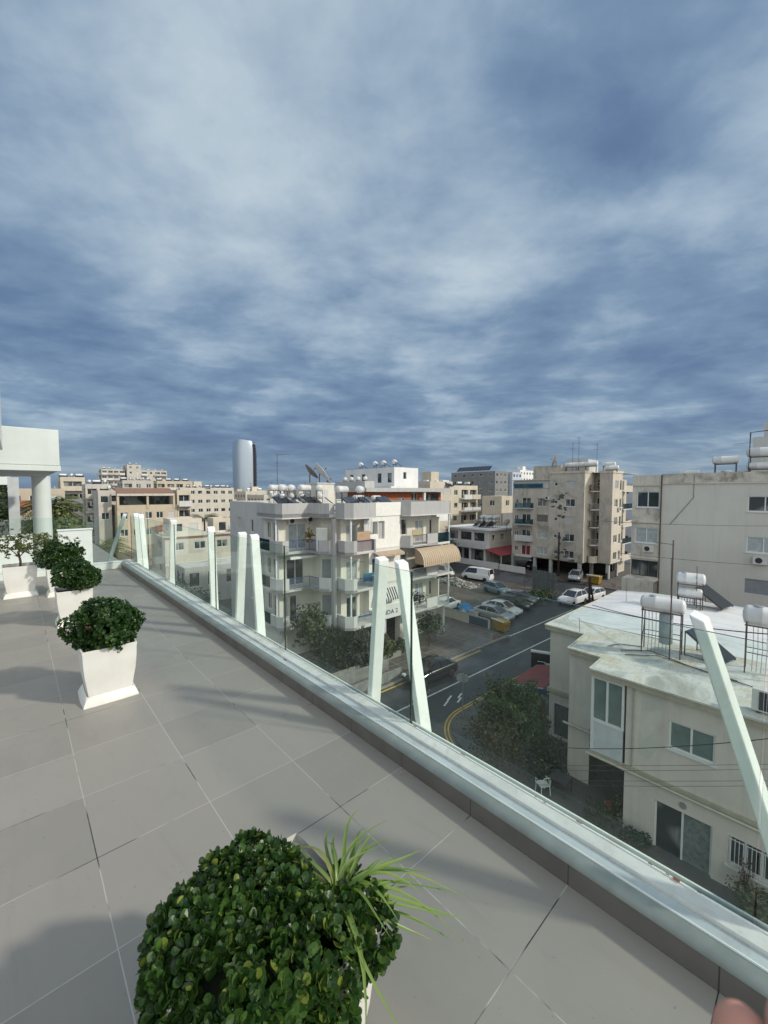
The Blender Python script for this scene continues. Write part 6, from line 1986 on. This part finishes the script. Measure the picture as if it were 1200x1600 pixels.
def block(label, a, c, wa, wc, z1, m, rows=3, front=4, left=3, fh=3.05, ww=1.3, wh=1.25, z0=0.0, seed=0, balc=0.0, top=1.5, kinds=('w2', 'w1', 'shut'), tanks=0, parapet=.5, hut=False, name="city_building", cat='building', group='buildings of the city beyond', tank_label=None, pane=None, sash=True, frame=None):
    rg = random.Random(seed)
    b = Bld(name, ct(a, c), CH, label, cat, group=group)
    l, f = b.box(0, wa, 0, wc, z0, z1 - parapet, m)
    slabs = MB()
    for face, n in ((f, front), (l, left)):
        if n <= 0:
            continue
        pitch = face.L / n
        w_ = min(ww, pitch * .62)
        cols = [rg.random() < balc for _ in range(n)]
        for r_ in range(rows):
            zt = z1 - parapet - (top - 1.0) - r_ * fh
            if zt - wh < z0 + .3:
                break
            for i in range(n):
                x = (i + .5) * pitch + rg.uniform(-.1, .1)
                k = rg.choice(kinds)
                if cols[i]:
                    face.open(x - pitch * .38, x + pitch * .38, zt - wh - .8, zt, 'w2', depth=.5, name='balcony_door', pane=pane)
                    M = face.M()
                    s_ = MB(M)
                    s_.box(x - pitch * .46, x + pitch * .46, -1.1, .0, zt - wh - 1.0, zt - wh - .85)
                    s_.box(x - pitch * .46, x + pitch * .46, -1.1, -1.0, zt - wh - .85, zt - wh + .1)
                    b.part("balcony", m if rg.random() < .5 else M_LGT, s_)
                else:
                    face.open(x - w_ / 2, x + w_ / 2, zt - wh, zt, k, depth=.12, pane=(M_SHUT if k == 'shut' else pane), frame=frame)
    b.parapet(0, wa, 0, wc, z1 - parapet + .001, parapet, m, .2)
    b.part("roof_surface", M_ROOF, MB().box(.21, wa - .21, .21, wc - .21, z1 - parapet + .002, z1 - parapet + .02))
    if hut:
        h = MB().box(wa * .3, wa * .3 + 2.6, wc * .3, wc * .3 + 3, z1 - parapet + .03, z1 + 2.2)
        b.part("roof_hut", m, h)
    b.finish()
    nth = ('leftmost', 'second from the left', 'third from the left', 'fourth from the left', 'fifth from the left', 'sixth from the left', 'seventh from the left', 'eighth from the left', 'ninth from the left')
    for k in range(tanks):
        fx, fy = (k + .5) / tanks, rg.uniform(.1, .5)
        far_tank(ct(a + wa * fx, c + wc * fy, z1 - parapet), CH + R(rg.choice((0, 90)) + rg.uniform(-8, 8)), (tank_label or 'small white rooftop tank') + ', ' + nth[k], .32, 1.5, .8, 'rooftop tanks of the city', True)
    return b


# left side
b = block('tan apartment block with a long brown awning over its top terrace, left background', 11.4, 86.6, 9.9, 12, 11.5, M_C['tan'], 2, 5, 1, 3.1, seed=2, kinds=('w2', 'shut', 'w2'), tanks=0, parapet=.8)
aw2 = MB().hexa([(0, -.2, 13.6), (9.4, -.2, 13.6), (9.4, 3, 14.5), (0, 3, 14.5)], [(0, -.2, 13.75), (9.4, -.2, 13.75), (9.4, 3, 14.65), (0, 3, 14.65)])
b.part("terrace_awning", mat("brown_tile_roof", (0.24, 0.14, 0.10), .9, var=.15), aw2)
b.part("awning_valance", M_CREAM, MB().box(0, 9.4, -.25, -.21, 13.2, 13.6))
b.part("terrace_wall", M_C['tan'], MB().box(0.3, 9.6, 3.0, 3.2, 10.7, 14.4))
for x_ in (0, 4.7, 9.2):
    b.part("terrace_post", M_C['tan'], MB().box(x_, x_ + .35, -.1, .3, 10.8, 13.6))
b.part("terrace_glass", M_PANE, MB().box(.5, 9.2, 2.9, 2.95, 11.5, 13.3))
block('narrow brownish stairwell block right of the tan block', 21.4, 86.8, 2.6, 9, 14.3, M_C['beige'], 4, 1, 0, 3.0, seed=3, balc=1.0)
block('weathered grey block touching the left end of the tan terrace awning', 8.9, 89.0, 2.0, 8, 14.2, M_C['old'], 2, 1, 1, seed=4)
block('long cream block with many small windows, left of the silver tower', 37.3, 147.4, 18.0, 12, 15.3, M_C['cream'], 4, 7, 2, 3.1, 1.5, 1.2, seed=5, kinds=('w2', 'w1', 'w2'), tanks=9, hut=True, tank_label='small white tank in the row on the long cream block')
block('highest crowded tower of the far left skyline', 40.7, 268.7, 6.9, 12, 29.2, M_C['old'], 6, 2, 2, 3.0, seed=6, balc=.7, parapet=.4, tanks=2, tank_label='tiny tank on the highest far left tower')
block('left wing of the far crowded towers', 29.0, 271.0, 11.0, 12, 26.5, M_C['old'], 6, 4, 2, 3.0, seed=7, balc=.9, tanks=4, tank_label='tiny tank on the left far tower wing')
block('right wing of the far crowded towers', 47.7, 269.2, 13.4, 14, 26.3, M_C['old'], 6, 4, 2, 3.0, seed=8, balc=.9, tanks=4, tank_label='tiny tank on the right far tower wing')
block('middle distance tan block below the far towers', 31.0, 150, 11, 10, 17.5, M_C['tan'], 4, 4, 2, seed=9, balc=.5, tanks=4, tank_label='tiny tank on the tan block below the far towers')
block('old beige block with stacked balconies right of the white canopy', 5.0, 121.1, 4.6, 12.4, 17.4, M_C['beige'], 6, 1, 3, 3.0, seed=10, balc=1.0, tanks=3, tank_label='tiny tank on the old beige block by the canopy')
block('old grey block with stacked balconies behind the palm', 8.6, 108.0, 4.4, 8, 15.6, M_C['old'], 6, 2, 2, 3.0, seed=11, balc=.8, tanks=3, tank_label='tiny tank on the old grey block behind the palm')
block('narrow old grey block left of the tan block', 10.3, 96.3, 3.0, 11, 14.2, M_C['old'], 6, 1, 3, 3.0, seed=12, balc=.8, tanks=1, tank_label='tiny tank on the narrow grey block')
block('grey tower block between the far towers and the tan block', 20, 140, 8, 10, 17.3, M_C['old'], 5, 3, 2, seed=13, balc=.6, tanks=5, tank_label='tiny tank on the grey tower block')
block('tan block with a red awning seen under the white canopy', -3.0, 74.0, 6.5, 10, 14.4, M_C['tan'], 3, 3, 1, seed=14, parapet=.4)
tag(MB().hexa([(0, -1.4, 11.9), (2.6, -1.4, 11.9), (2.6, 0, 12.7), (0, 0, 12.7)], [(0, -1.45, 11.98), (2.6, -1.45, 11.98), (2.6, -.05, 12.78), (0, -.05, 12.78)]).build("far_awning", M_RTILE, loc=ct(-2.6, 73.9), rotz=CH), 'red awning on the tan block under the white canopy', 'awning')
cl = block('low cream house with brown roof line behind the far railing panes', 13.6, 62.0, 12.5, 6, 7.6, M_C['cream'], 2, 4, 1, 3.2, 1.6, 1.1, seed=15, kinds=('w2', 'shut', 'w2'), parapet=.3)
cl.part("roof_line", mat("brown_roof_line", (0.22, 0.10, 0.06), .8), MB().box(-.1, 12.6, -.1, 0, 7.35, 7.62))
cl.part("floor_band", M_C['white'], MB().box(-.05, 12.6, -.08, -.001, 3.6, 3.95))
ac_unit(cl.root, cl.faces[1][0].M(), 2.6, 2.6)
block('upper terrace room of the low cream house', 15.2, 66.0, 4.5, 4, 9.9, M_C['cream'], 1, 2, 1, seed=16, parapet=.2, group=None)
block('grey roof hut with a small window right of the dark palm', 22.4, 69.0, 2.8, 3, 9.6, M_C['beige'], 1, 1, 1, seed=17, parapet=.15, wh=1.5, group=None)
fb = block('flat roofed low shed with pale roof behind the single posts', 13.7, 53.0, 9.0, 4.5, 4.6, M_C['grey'], 1, 4, 2, seed=18, wh=1.8, parapet=.12, kinds=('w1',), group=None)
for k, (a, c, l) in enumerate(((25.2, 69.5, 'upper white tank at the left shoulder of the grey block'), (25.0, 67.5, 'lower white tank at the left shoulder of the grey block'), (26.1, 69.0, 'right white tank at the left shoulder of the grey block'))):
    far_tank(ct(a, c, 7.2 + (k == 0) * .9), CH + R(20 * k), l, .42, 1.5, .5, 'white tanks at the left shoulder of the grey block')
block('low cream roof under the cluster of white tanks', 24.2, 66.0, 5, 6, 7.2, M_C['cream'], 1, 1, 1, seed=19, parapet=.1)
rt = Bld("tiled_house", ct(15.5, 74.5), CH, 'small house with a red tiled roof peeping above the far railing panes', 'house')
rt.box(0, 5.0, 0, 6, 0, 7.6, M_C['cream'])
rt.part("roof", M_RTILE, MB().add([(-.3, -.3, 7.6), (5.3, -.3, 7.6), (5.3, 6.3, 7.6), (-.3, 6.3, 7.6), (1.8, 3, 8.5), (3.2, 3, 8.5)], [(0, 1, 5, 4), (1, 2, 5), (2, 3, 4, 5), (3, 0, 4)]))
rt.finish()

# centre
pt = Bld("modern_block", ct(37.4, 47.0), CH, 'modern block with orange timber wall under a flat grey roof, behind the grey block', 'building', group='buildings of the city beyond')
_, wf = pt.box(0, 16.2, 0, 5, 9, 13.9, mat("orange_timber", (0.34, 0.10, 0.035), .7, var=.2, vscale=2, streak=.2))
wf.open(6.2, 7.6, 12.0, 13.0, 'w2')
wf.open(9.0, 10.4, 11.0, 13.8, 'w2', pane=M_PANE)
wf.open(11.6, 15.6, 11.0, 13.7, 'w3', pane=M_PANE, frame=M_FRAMED)
pt.part("roof_slab", M_GRYP, MB().box(-1.2, 17.2, -1.2, 6, 13.95, 14.55))
pt.part("white_column", M_C['white'], MB().box(11.0, 11.35, -1, -.65, 9, 13.94))
pt.part("terrace_wall", M_C['white'], MB().box(0, 17, -1.2, -1.0, 9, 12.1))
pt.finish()
wp_ = Bld("penthouse", ct(48.4, 53.3), CH, 'white cubic penthouse with dark windows, behind the roof of the grey block', 'building', group='buildings of the city beyond')
l, f = wp_.box(0, 6.0, 0, 14.8, 12, 18.3, M_C['white'])
f.open(2.2, 3.0, 16.2, 17.5, 'w1')
for x in (1.6, 5.4, 10.2, 13.0):
    l.open(x, x + 1.1, 15.6, 17.3, 'w1', frame=M_FRAMED)
wp_.part("white_ledge", M_C['white'], MB().box(-1.2, 0, -.5, 14.8, 14.6, 14.9))
wp_.finish()
for k, (a, c, l) in enumerate(((50, 55, 'right round tank on the white penthouse'), (50, 58, 'middle tank with panel on the white penthouse'), (50, 60.5, 'third tank from the right on the white penthouse'), (50, 65, 'left round tank on the white penthouse'))):
    far_tank(ct(a, c, 18.3), CH + R(40), l, .45, 1.3, .6, 'tanks on the white penthouse', True)
gwl = block('plain grey wall building between the tanks and the penthouse', 40.8, 52.0, 2.0, 8.5, 15.7, M_C['grey'], 0, 0, 0, seed=20, parapet=.2, tanks=0)
for k in range(4):
    far_tank(ct(41.6, 53 + k * 1.9, 15.6), CH + R(60), ('first', 'second', 'third', 'fourth')[k] + ' white tank from the right on the plain grey wall building', .34, 1.2, .2, 'tanks on the plain grey wall building')
block('beige block with white parapet right of the orange timber wall', 65.0, 60.1, 7.5, 6, 16.2, M_C['beige'], 4, 3, 2, 3.0, seed=21, balc=.3, tanks=7, hut=True, parapet=1.1, tank_label='small white tank on the beige block right of the timber wall')
block('beige balcony block above the white two storey villa', 72.5, 60.5, 10.0, 6, 15.4, M_C['beige'], 5, 3, 2, 3.0, seed=22, balc=.8, tanks=3, tank_label='small white tank on the beige balcony block')
hh = block('dark grey modern hotel with solar panels along its roof', 140.1, 94.4, 12, 22.4, 22.2, M_C['dgrey'], 5, 4, 5, 3.05, 1.4, 1.3, seed=23, kinds=('w2', 'w1'), parapet=.3)
sp_ = MB()
for i in range(9):
    sp_.M = Matrix.Translation((1.5, 3.5 + i * 1.9, 22.2))
    sp_.hexa([(-.3, 0, .4), (-.3, 1.7, .4), (-.4, 1.7, .5), (-.4, 0, .5)], [(1.6, 0, 2.2), (1.6, 1.7, 2.2), (1.5, 1.7, 2.3), (1.5, 0, 2.3)])
hh.part("solar_array", M_SOLAR, sp_)
block('pale right part of the modern hotel', 150.5, 93.0, 7.0, 9, 22.0, M_C['lblue'], 5, 3, 2, seed=24, kinds=('w1', 'w2'), parapet=.3)
block('bright white block right of the hotel, with small windows', 181.2, 107.8, 21.2, 8, 24.5, M_C['white'], 5, 8, 2, 3.0, 1.2, 1.1, seed=25, kinds=('w1', 'w2'), tanks=3, hut=True, tank_label='tiny tank on the bright white block')
block('white low block left part, right of the hotel', 170, 112, 10, 8, 22.0, M_C['white'], 4, 3, 2, 3.0, seed=26, kinds=('w1',))
block('small beige block with a dark lower storey, left of the tall stained block', 76.8, 50.0, 8.8, 5, 13.0, M_C['beige'], 2, 2, 1, 3.2, seed=27, parapet=.4, kinds=('w2',))
tag(MB().box(-.05, 8.9, -.3, -.1, 5.5, 9.3).build("dark_cladding", M_C['dgrey'], loc=ct(76.8, 50.0), rotz=CH), 'dark cladding wall below the small beige block', 'wall')
block('light blue grey block right behind the tall stained block', 88.0, 27.5, 12, 8, 15.6, M_C['lblue'], 5, 5, 2, 3.1, 1.5, 1.2, seed=28, kinds=('w2', 'w1'), parapet=.4)
block('dark roofed block peeping over the tall stained block', 100, 44, 14, 8, 19.3, M_C['dgrey'], 2, 4, 2, seed=29, parapet=.2)
block('pale block at the end of the cross street', 96, 25.5, 10, 6, 13.6, M_C['white'], 3, 3, 2, seed=30)
# white villa with arches behind the parked vans
vi = Bld("villa", ct(64.6, 44.6), CH, 'white two storey villa with wide dark openings and a flat roof, behind the white van', 'house', detail=True, group=None)
lf_ = vi.face((0, 10), (0, 0), 3.6, 6.6, M_LGT)
for x0_, x1_ in ((.4, 2.6), (3.2, 5.9), (6.5, 8.9)):
    lf_.open(x0_, x1_, 4.5, 6.1, 'w2', depth=.3, frame=M_FRAMED, name='veranda_opening')
fv = vi.face((0, 0), (7.6, 0), 0, 6.6, M_CREAM)
fv.open(3.8, 5.0, 4.6, 5.8, 'w2')
fv.open(1.0, 1.8, 4.6, 5.8, 'w1')
vi.face((7.6, 0), (7.6, 10), 0, 6.6, M_CREAM)
vi.face((7.6, 10), (0, 10), 0, 6.6, M_CREAM)
vi.part("roof_slab", M_C['white'], MB().box(-.5, 8.1, -.5, 10.5, 6.6, 6.9))
vi.part("balcony_slab", M_LGT, MB().box(-1.6, .1, -.3, 10.2, 3.25, 3.6).box(-1.6, -1.5, -.3, 10.2, 3.6, 4.3))
lg = vi.face((1.2, 10), (1.2, 0), 0, 3.25, M_LGT)
for x0_ in (.6, 3.2, 5.8):
    lg.open(x0_, x0_ + 2.0, .2, 2.6, 'w2', frame=M_FRAMED, name='door')
for y_ in (-.2, 3.2, 6.4, 9.7):
    vi.part("column", M_LGT, MB().box(-1.45, -1.1, y_, y_ + .35, .1, 3.24))
vi.finish()
ra = empty("red_awning", ct(64.2, 44.4), CH, 'long dark red awning in front of the right side of the white villa', 'awning')
MB().hexa([(-1.5, -3.6, 2.5), (8.5, -3.6, 2.5), (8.5, 0, 3.3), (-1.5, 0, 3.3)], [(-1.5, -3.65, 2.56), (8.5, -3.65, 2.56), (8.5, -.05, 3.36), (-1.5, -.05, 3.36)]).build("canvas", mat("red_canvas", (0.27, 0.045, 0.05), .85, var=.1, vscale=3), ra)
for x in (-1.3, 3.5, 8.3):
    MB().box(x, x + .08, -3.55, -3.47, .1, 2.5).build("post", M_FRAME, ra)
for x0_, x1_, y0_, y1_, l in ((62.6, 62.8, 41.3, 56, 'long low white garden wall in front of the villa'), (62.4, 62.6, 36.0, 40.9, 'short low white wall between the villa and the tall stained block')):
    w_ = empty("garden_wall", ct(0, 0), CH, l, 'wall')
    MB().box(x0_, x1_, y0_, y1_, 0, 1.15).build("wall_face", M_LGT, w_)
for k, (a, c, rz, l) in enumerate(((67.5, 48.0, 95, 'left twin solar heater on the white villa'), (67.0, 46.4, 85, 'middle solar heater on the white villa'), (68.0, 45.4, 80, 'right solar heater on the white villa'))):
    solar_heater(ct(a, c, 6.9), CH + R(rz + 90), l, 'full', 1.15, 'solar heaters on the white villa', 1.5)
dish(ct(69.5, 44.0, 6.6), CH + R(160), 'white satellite dish at the right end of the white villa roof', .8, 1.0, 60)
bush(ct(60.8, 50.6), (1.3, 1.6, 1.7), 700, .35, L_MD, "garden_tree", 'green tree left of the white villa, behind the small van', 'tree', 61, trunk_h=1.6)
# low wall and kerb between the tall block and the grey beige block
lw2 = empty("garden_wall", ct(78.5, 14), CH, 'low pale wall with a paved ramp right of the tall stained block', 'wall')
MB().box(-14, 14, 6.5, 6.7, .1, 1.1).box(-14, 14, 3.5, 6.45, .0, .25).build("wall_face", M_LGT, lw2)

# the silver tower on the skyline
tw = empty("silver_tower", Vector((-143.5, 420, 0)), 0, 'smooth curved silver tower with a dark serrated right edge on the left skyline', 'tower')
def twf(s, t):
    z = 66.5 * t
    bulge = 1 - .13 * max(0, (t - .72) / .28) ** 3 - .03 * (1 - t) ** 2
    x = -12.3 + 22.0 * s
    x = (x + 1.3) * bulge - 1.3
    y = -5.5 * math.sin(math.pi * min(1, max(0, s))) ** .75
    return (x, y, z - 1.2 * t ** 8 * (1 - math.sin(math.pi * s)))
m = MB().grid(twf, 28, 30)
m.grid(lambda s, t: (-12.3 + 22.0 * s * 1.0, 1.0 + 4 * t, 64.5), 2, 2)
m.build("curved_shell", mat("brushed_silver_cladding", (0.46, 0.52, 0.58), .32, metal=.65, var=.03, vscale=.02), tw, smooth=180)
m = MB()
for k in range(22):
    z = 2 + k * 2.75
    x = 9.9 - 1.2 * max(0, (k / 22 - .72) / .28) ** 2
    m.box(x, x + 1.9, -1, 3, z, z + 1.9)
    m.box(x, x + 1.2, -.8, 2.8, z + 1.9, z + 2.75)
m.build("serrated_edge", mat("dark_tower_edge", (0.03, 0.035, 0.04), .5), tw)
MB().box(-11, 9.8, 1.0, 8, 0, 62).build("rear_block", M_C['dgrey'], tw)

# distant houses filling the skyline
rgf = random.Random(77)
WIN = mat("far_window_dark", (0.08, 0.085, 0.09), .4, var=0)
n_far = 0
spots = []
for ring, (d0, d1, n_) in enumerate(((115, 170, 30), (170, 260, 44), (260, 420, 50))):
    for k in range(n_):
        az = R(-50 + 100 * (k + rgf.random() * .8) / n_)
        d = rgf.uniform(d0, d1)
        X, Y = d * math.sin(az), d * math.cos(az)
        spots.append((X, Y, d, ring))
ORD = lambda k: str(k) + ('th' if 10 < k % 100 < 14 else {1: 'st', 2: 'nd', 3: 'rd'}.get(k % 10, 'th'))
spots.sort(key=lambda q: q[0] / q[1])
k_far = 0
for X, Y, d, ring in spots:
    a_, c_ = X * CA.x + Y * CA.y, X * CC.x + Y * CC.y
    pxx = 600 + 635.5 * X / Y
    if d < 175 and (260 < pxx < 375 or 690 < pxx < 1000 or pxx < 230):
        continue
    if abs(X + 143) < 40 and Y > 300 or not -60 < pxx < 1260:
        continue
    k_far += 1
    h = rgf.uniform(9.5, 13.5) + (d / 420) * rgf.uniform(0, 3.5)
    wa, wc = rgf.uniform(9, 20), rgf.uniform(9, 16)
    mk_ = rgf.choice(['cream', 'beige', 'white', 'grey', 'old', 'cream', 'tan'])
    m_ = M_C[mk_]
    root = empty("distant_house", ct(a_, c_), CH, 'far ' + mk_.replace('old', 'weathered') + ' flat roofed house on the skyline, ' + ORD(k_far) + ' from the left', 'house', 'distant houses along the skyline')
    MB().box(0, wa, 0, wc, 0, h).box(wa * .3, wa * .3 + 3, wc * .2, wc * .2 + 3, h, h + 2).build("wall", m_, root)
    wm = MB()
    for r_ in range(3):
        z = h - 2.6 - r_ * 3
        for i in range(int(wa / 3)):
            wm.box(1 + i * 3, 2.3 + i * 3, -.02, 0.1, z, z + 1.2)
        for i in range(int(wc / 3)):
            wm.box(-.02, .1, 1 + i * 3, 2.3 + i * 3, z, z + 1.2)
    w__ = wm.build("window_rows", WIN, root)
    w__['kind'] = 'stuff'
    tm = MB()
    for i in range(rgf.randint(1, 4)):
        x = rgf.uniform(1, wa - 2)
        tank_mb(tm, (x, rgf.uniform(.5, 3), h + 1.0), .4, 1.6, n=8)
    tk = tm.build("roof_tanks", M_TANK, root)
    tk['kind'] = 'stuff'
    if rgf.random() < .6:
        ax, ay, ah = rgf.uniform(1, wa - 1), rgf.uniform(1, wc - 1), rgf.uniform(2.5, 6)
        MB().tube([(ax, ay, h), (ax, ay, h + ah)], .07, 5).bar((ax - .7, ay, h + ah - .4), (ax + .7, ay, h + ah - .4), .06).build("antenna", M_IRON, root)
    if rgf.random() < .5:
        MB().box(wa * .55, wa * .85, wc * .1, wc * .5, h, h + rgf.uniform(1.0, 2.8)).build("roof_room", m_, root)

# ------------------------------------------------------------------ palms and far trees
def palm(loc, h, r, n, label, seed, m=None, trunk=.16):
    rg = random.Random(seed)
    root = empty("palm_tree", loc, rg.uniform(0, 6), label, 'palm', 'palms between the houses')
    MB().tube([(0, 0, 0), (.1, .05, h * .5), (0, 0, h)], trunk, 8, r2=trunk * .8).build("trunk", M_STEM, root)
    mb = MB()
    for i in range(n):
        az, el = rg.uniform(0, 6.28), rg.uniform(-.3, 1.3)
        L = r * rg.uniform(.8, 1.15)
        d = Vector((math.cos(az), math.sin(az), 0))
        side = Vector((-d.y, d.x, 0))
        prev = None
        N = 16
        for k in range(N + 1):
            t = k / N
            p_ = Vector((0, 0, h)) + d * (L * t * math.cos(el * .7) ) + Vector((0, 0, L * (t * math.sin(el) - .75 * t * t)))
            if k > 1:
                for sg in (-1, 1):
                    ll = L * .26 * math.sin(math.pi * min(1, t * .9 + .1)) + .05
                    q_ = p_ + side * sg * ll * .8 + d * ll * .5 - Vector((0, 0, ll * .35))
                    mb.add([p_, p_ - d * .06, q_], [(0, 1, 2)])
            if prev is not None:
                mb.add([prev - side * .02, prev + side * .02, p_ + side * .015, p_ - side * .015], [(0, 1, 2, 3)])
            prev = p_
    mb.build("crown", m or L_MD, root)
    return root


L_PY = leaf_mat("palm_leaf_yellow", (0.09, 0.12, 0.025), (0.20, 0.22, 0.06), .5, (0.32, 0.27, 0.10), 1.0)
palm(ct(3.9, 42.5), 8.8, 3.6, 90, 'yellow green palm behind the back corner of the glass railing', 71, L_PY)
palm(ct(22.8, 75.0), 9.0, 3.6, 70, 'dark palm left of the grey roof hut', 72, L_DK)
bush(tt(-.15, 15.4, -1.1), (.75, .75, 1.15), 1800, .16, leaf_mat('lime_leaf', (0.05, 0.09, 0.015), (0.14, 0.19, 0.035), .5, (0.25, 0.24, 0.06), 1.5), 'tree', 'bright yellow green bushy tree right behind the round column', 'tree', 173, 'trees beyond the terrace end')
palm(tt(-.35, 16.6, -3.5), 3.8, 1.2, 40, 'small palm right behind the round column', 73, L_MD)
palm(tt(-.1, 17.5, -3.5), 4.6, 1.3, 40, 'second yellow green palm behind the round column', 74, L_PY)
def cypress(loc, h, r, label, seed):
    rg = random.Random(seed)
    root = empty("cypress_tree", loc, 0, label, 'tree')
    mb = MB()
    for i in range(2600):
        t = rg.random() ** .8
        z = h * (.08 + .92 * t)
        rr = r * (1 - t) ** .7 * (.6 + .4 * math.sin(t * 3)) * rg.uniform(.3, 1.1) * (1 + .3 * mnoise.noise(Vector((z * .8, i % 7, 0))))
        a_ = rg.uniform(0, 6.28)
        p_ = Vector((rr * math.cos(a_), rr * math.sin(a_), z))
        s_ = .35
        v1 = Vector((rg.gauss(0, .3), rg.gauss(0, .3), 1)).normalized() * s_
        v2 = Vector((rg.gauss(0, 1), rg.gauss(0, 1), 0)).normalized() * s_ * .5
        mb.add([p_ - v2, p_ + v2, p_ + v1], [(0, 1, 2)])
    mb.build("crown", leaf_mat("cypress_leaf", (0.012, 0.026, 0.014), (0.028, 0.046, 0.022), .7), root)
    MB().tube([(0, 0, 0), (0, 0, h * .9)], .2, 7, r2=.05).build("trunk", M_STEM, root)


cypress(ct(-3.0, 70.0), 16.6, 2.6, 'dark pointed cypress right of the white canopy', 75)
bush(ct(4.5, 46.0), (2.6, 2.6, 2.6), 3000, .35, L_DK, "tree", 'dark bushy tree below the yellow palm behind the back railing', 'tree', 76, 'trees beyond the terrace end', trunk_h=2.5)
bush(ct(7.0, 39.0), (2.2, 2.2, 2.0), 2600, .32, L_DK, "tree", 'dark tree at the foot of the corner post beyond the railing', 'tree', 77, 'trees beyond the terrace end', trunk_h=2.5)
bush(ct(9.5, 44.0), (2.6, 2.4, 1.9), 2600, .32, L_MD, "tree", 'mid green tree behind the far pair of white posts', 'tree', 78, 'trees beyond the terrace end', trunk_h=2.0)
bush(ct(13.0, 46.5), (2.2, 2.0, 1.3), 2000, .3, L_DK, "tree", 'dark low tree before the pale roofed shed', 'tree', 79, 'trees beyond the terrace end', trunk_h=.8)
for k, (v, u, z, e, l) in enumerate(((-2.6, 17.8, 0.0, (.9, .6, .75), 'shrub on the neighbour terrace, left'), (-1.8, 17.9, 0.0, (.6, .5, .9), 'taller dark shrub on the neighbour terrace beside the square column'), (-3.6, 17.6, 0, (.9, .6, .7), 'broad shrub at the far left of the neighbour terrace'))):
    bush(tt(v, u, z), e, 900, .12, (L_MD, L_DK, L_YL)[k], "terrace_shrub", l, 'shrub', 80 + k, 'shrubs on the neighbour terrace')

# ------------------------------------------------------------------ photographer's hand at the lower right
def hand():
    M_SKIN = bpy.data.materials.new("skin")
    M_SKIN.use_nodes = True
    bs = M_SKIN.node_tree.nodes['Principled BSDF']
    bs.inputs['Base Color'].default_value = (0.62, 0.30, 0.22, 1)
    bs.inputs['Roughness'].default_value = 0.5
    bs.inputs['Subsurface Weight'].default_value = 0.25
    bs.inputs['Subsurface Radius'].default_value = (0.01, 0.004, 0.002)
    root = empty("person", (0, 0, 14), 0, "fingertips of the photographer's hand at the lower right corner", 'hand')
    # finger tip positions in camera space turned into the scene: forearm comes from below right
    def W(px_, py_, d):
        a_, b_ = (px_ - 600) / 635.5, -(py_ - 800) / 635.5
        c_, s_ = math.cos(R(2.893)), math.sin(R(2.893))
        return Vector((a_ * d, (c_ + b_ * s_) * d, (-s_ + b_ * c_) * d))
    chains = [
        [(1158, 1592, .115), (1172, 1680, .120), (1200, 1790, .128), (1250, 1900, .14)],
        [(1246, 1580, .108), (1262, 1680, .114), (1285, 1790, .122), (1300, 1900, .14)],
        [(1300, 1610, .104), (1320, 1700, .112), (1340, 1800, .122), (1345, 1900, .14)],
        [(1370, 1660, .108), (1385, 1730, .114), (1395, 1810, .122), (1390, 1900, .14)],
        [(1120, 1790, .16), (1150, 1840, .158), (1190, 1900, .156), (1250, 1960, .155)]]
    bm_v, bm_e, rad = [], [], []
    bm_v.append(W(1330, 2050, .16)); rad.append(.024)
    bm_v.append(W(1380, 2300, .20)); rad.append(.026)
    bm_e.append((0, 1))
    for ci, ch in enumerate(chains):
        prev = 0
        for j, pp_ in enumerate(reversed(ch)):
            bm_v.append(W(*pp_))
            rad.append([.0105, .0092, .0086, .0074][j] if ci < 4 else [.014, .012, .0105, .009][j])
            bm_e.append((prev, len(bm_v) - 1))
            prev = len(bm_v) - 1
    me = bpy.data.meshes.new("hand")
    me.from_pydata([tuple(v) for v in bm_v], bm_e, [])
    o = bpy.data.objects.new("hand", me)
    COL.objects.link(o)
    o.parent = root
    me.materials.append(M_SKIN)
    sk = o.modifiers.new('skin', 'SKIN')
    for i, v in enumerate(me.skin_vertices[0].data):
        v.radius = (rad[i], rad[i])
    me.skin_vertices[0].data[0].use_root = True
    sk.use_smooth_shade = True
    o.modifiers.new('sub', 'SUBSURF').render_levels = 3


hand()
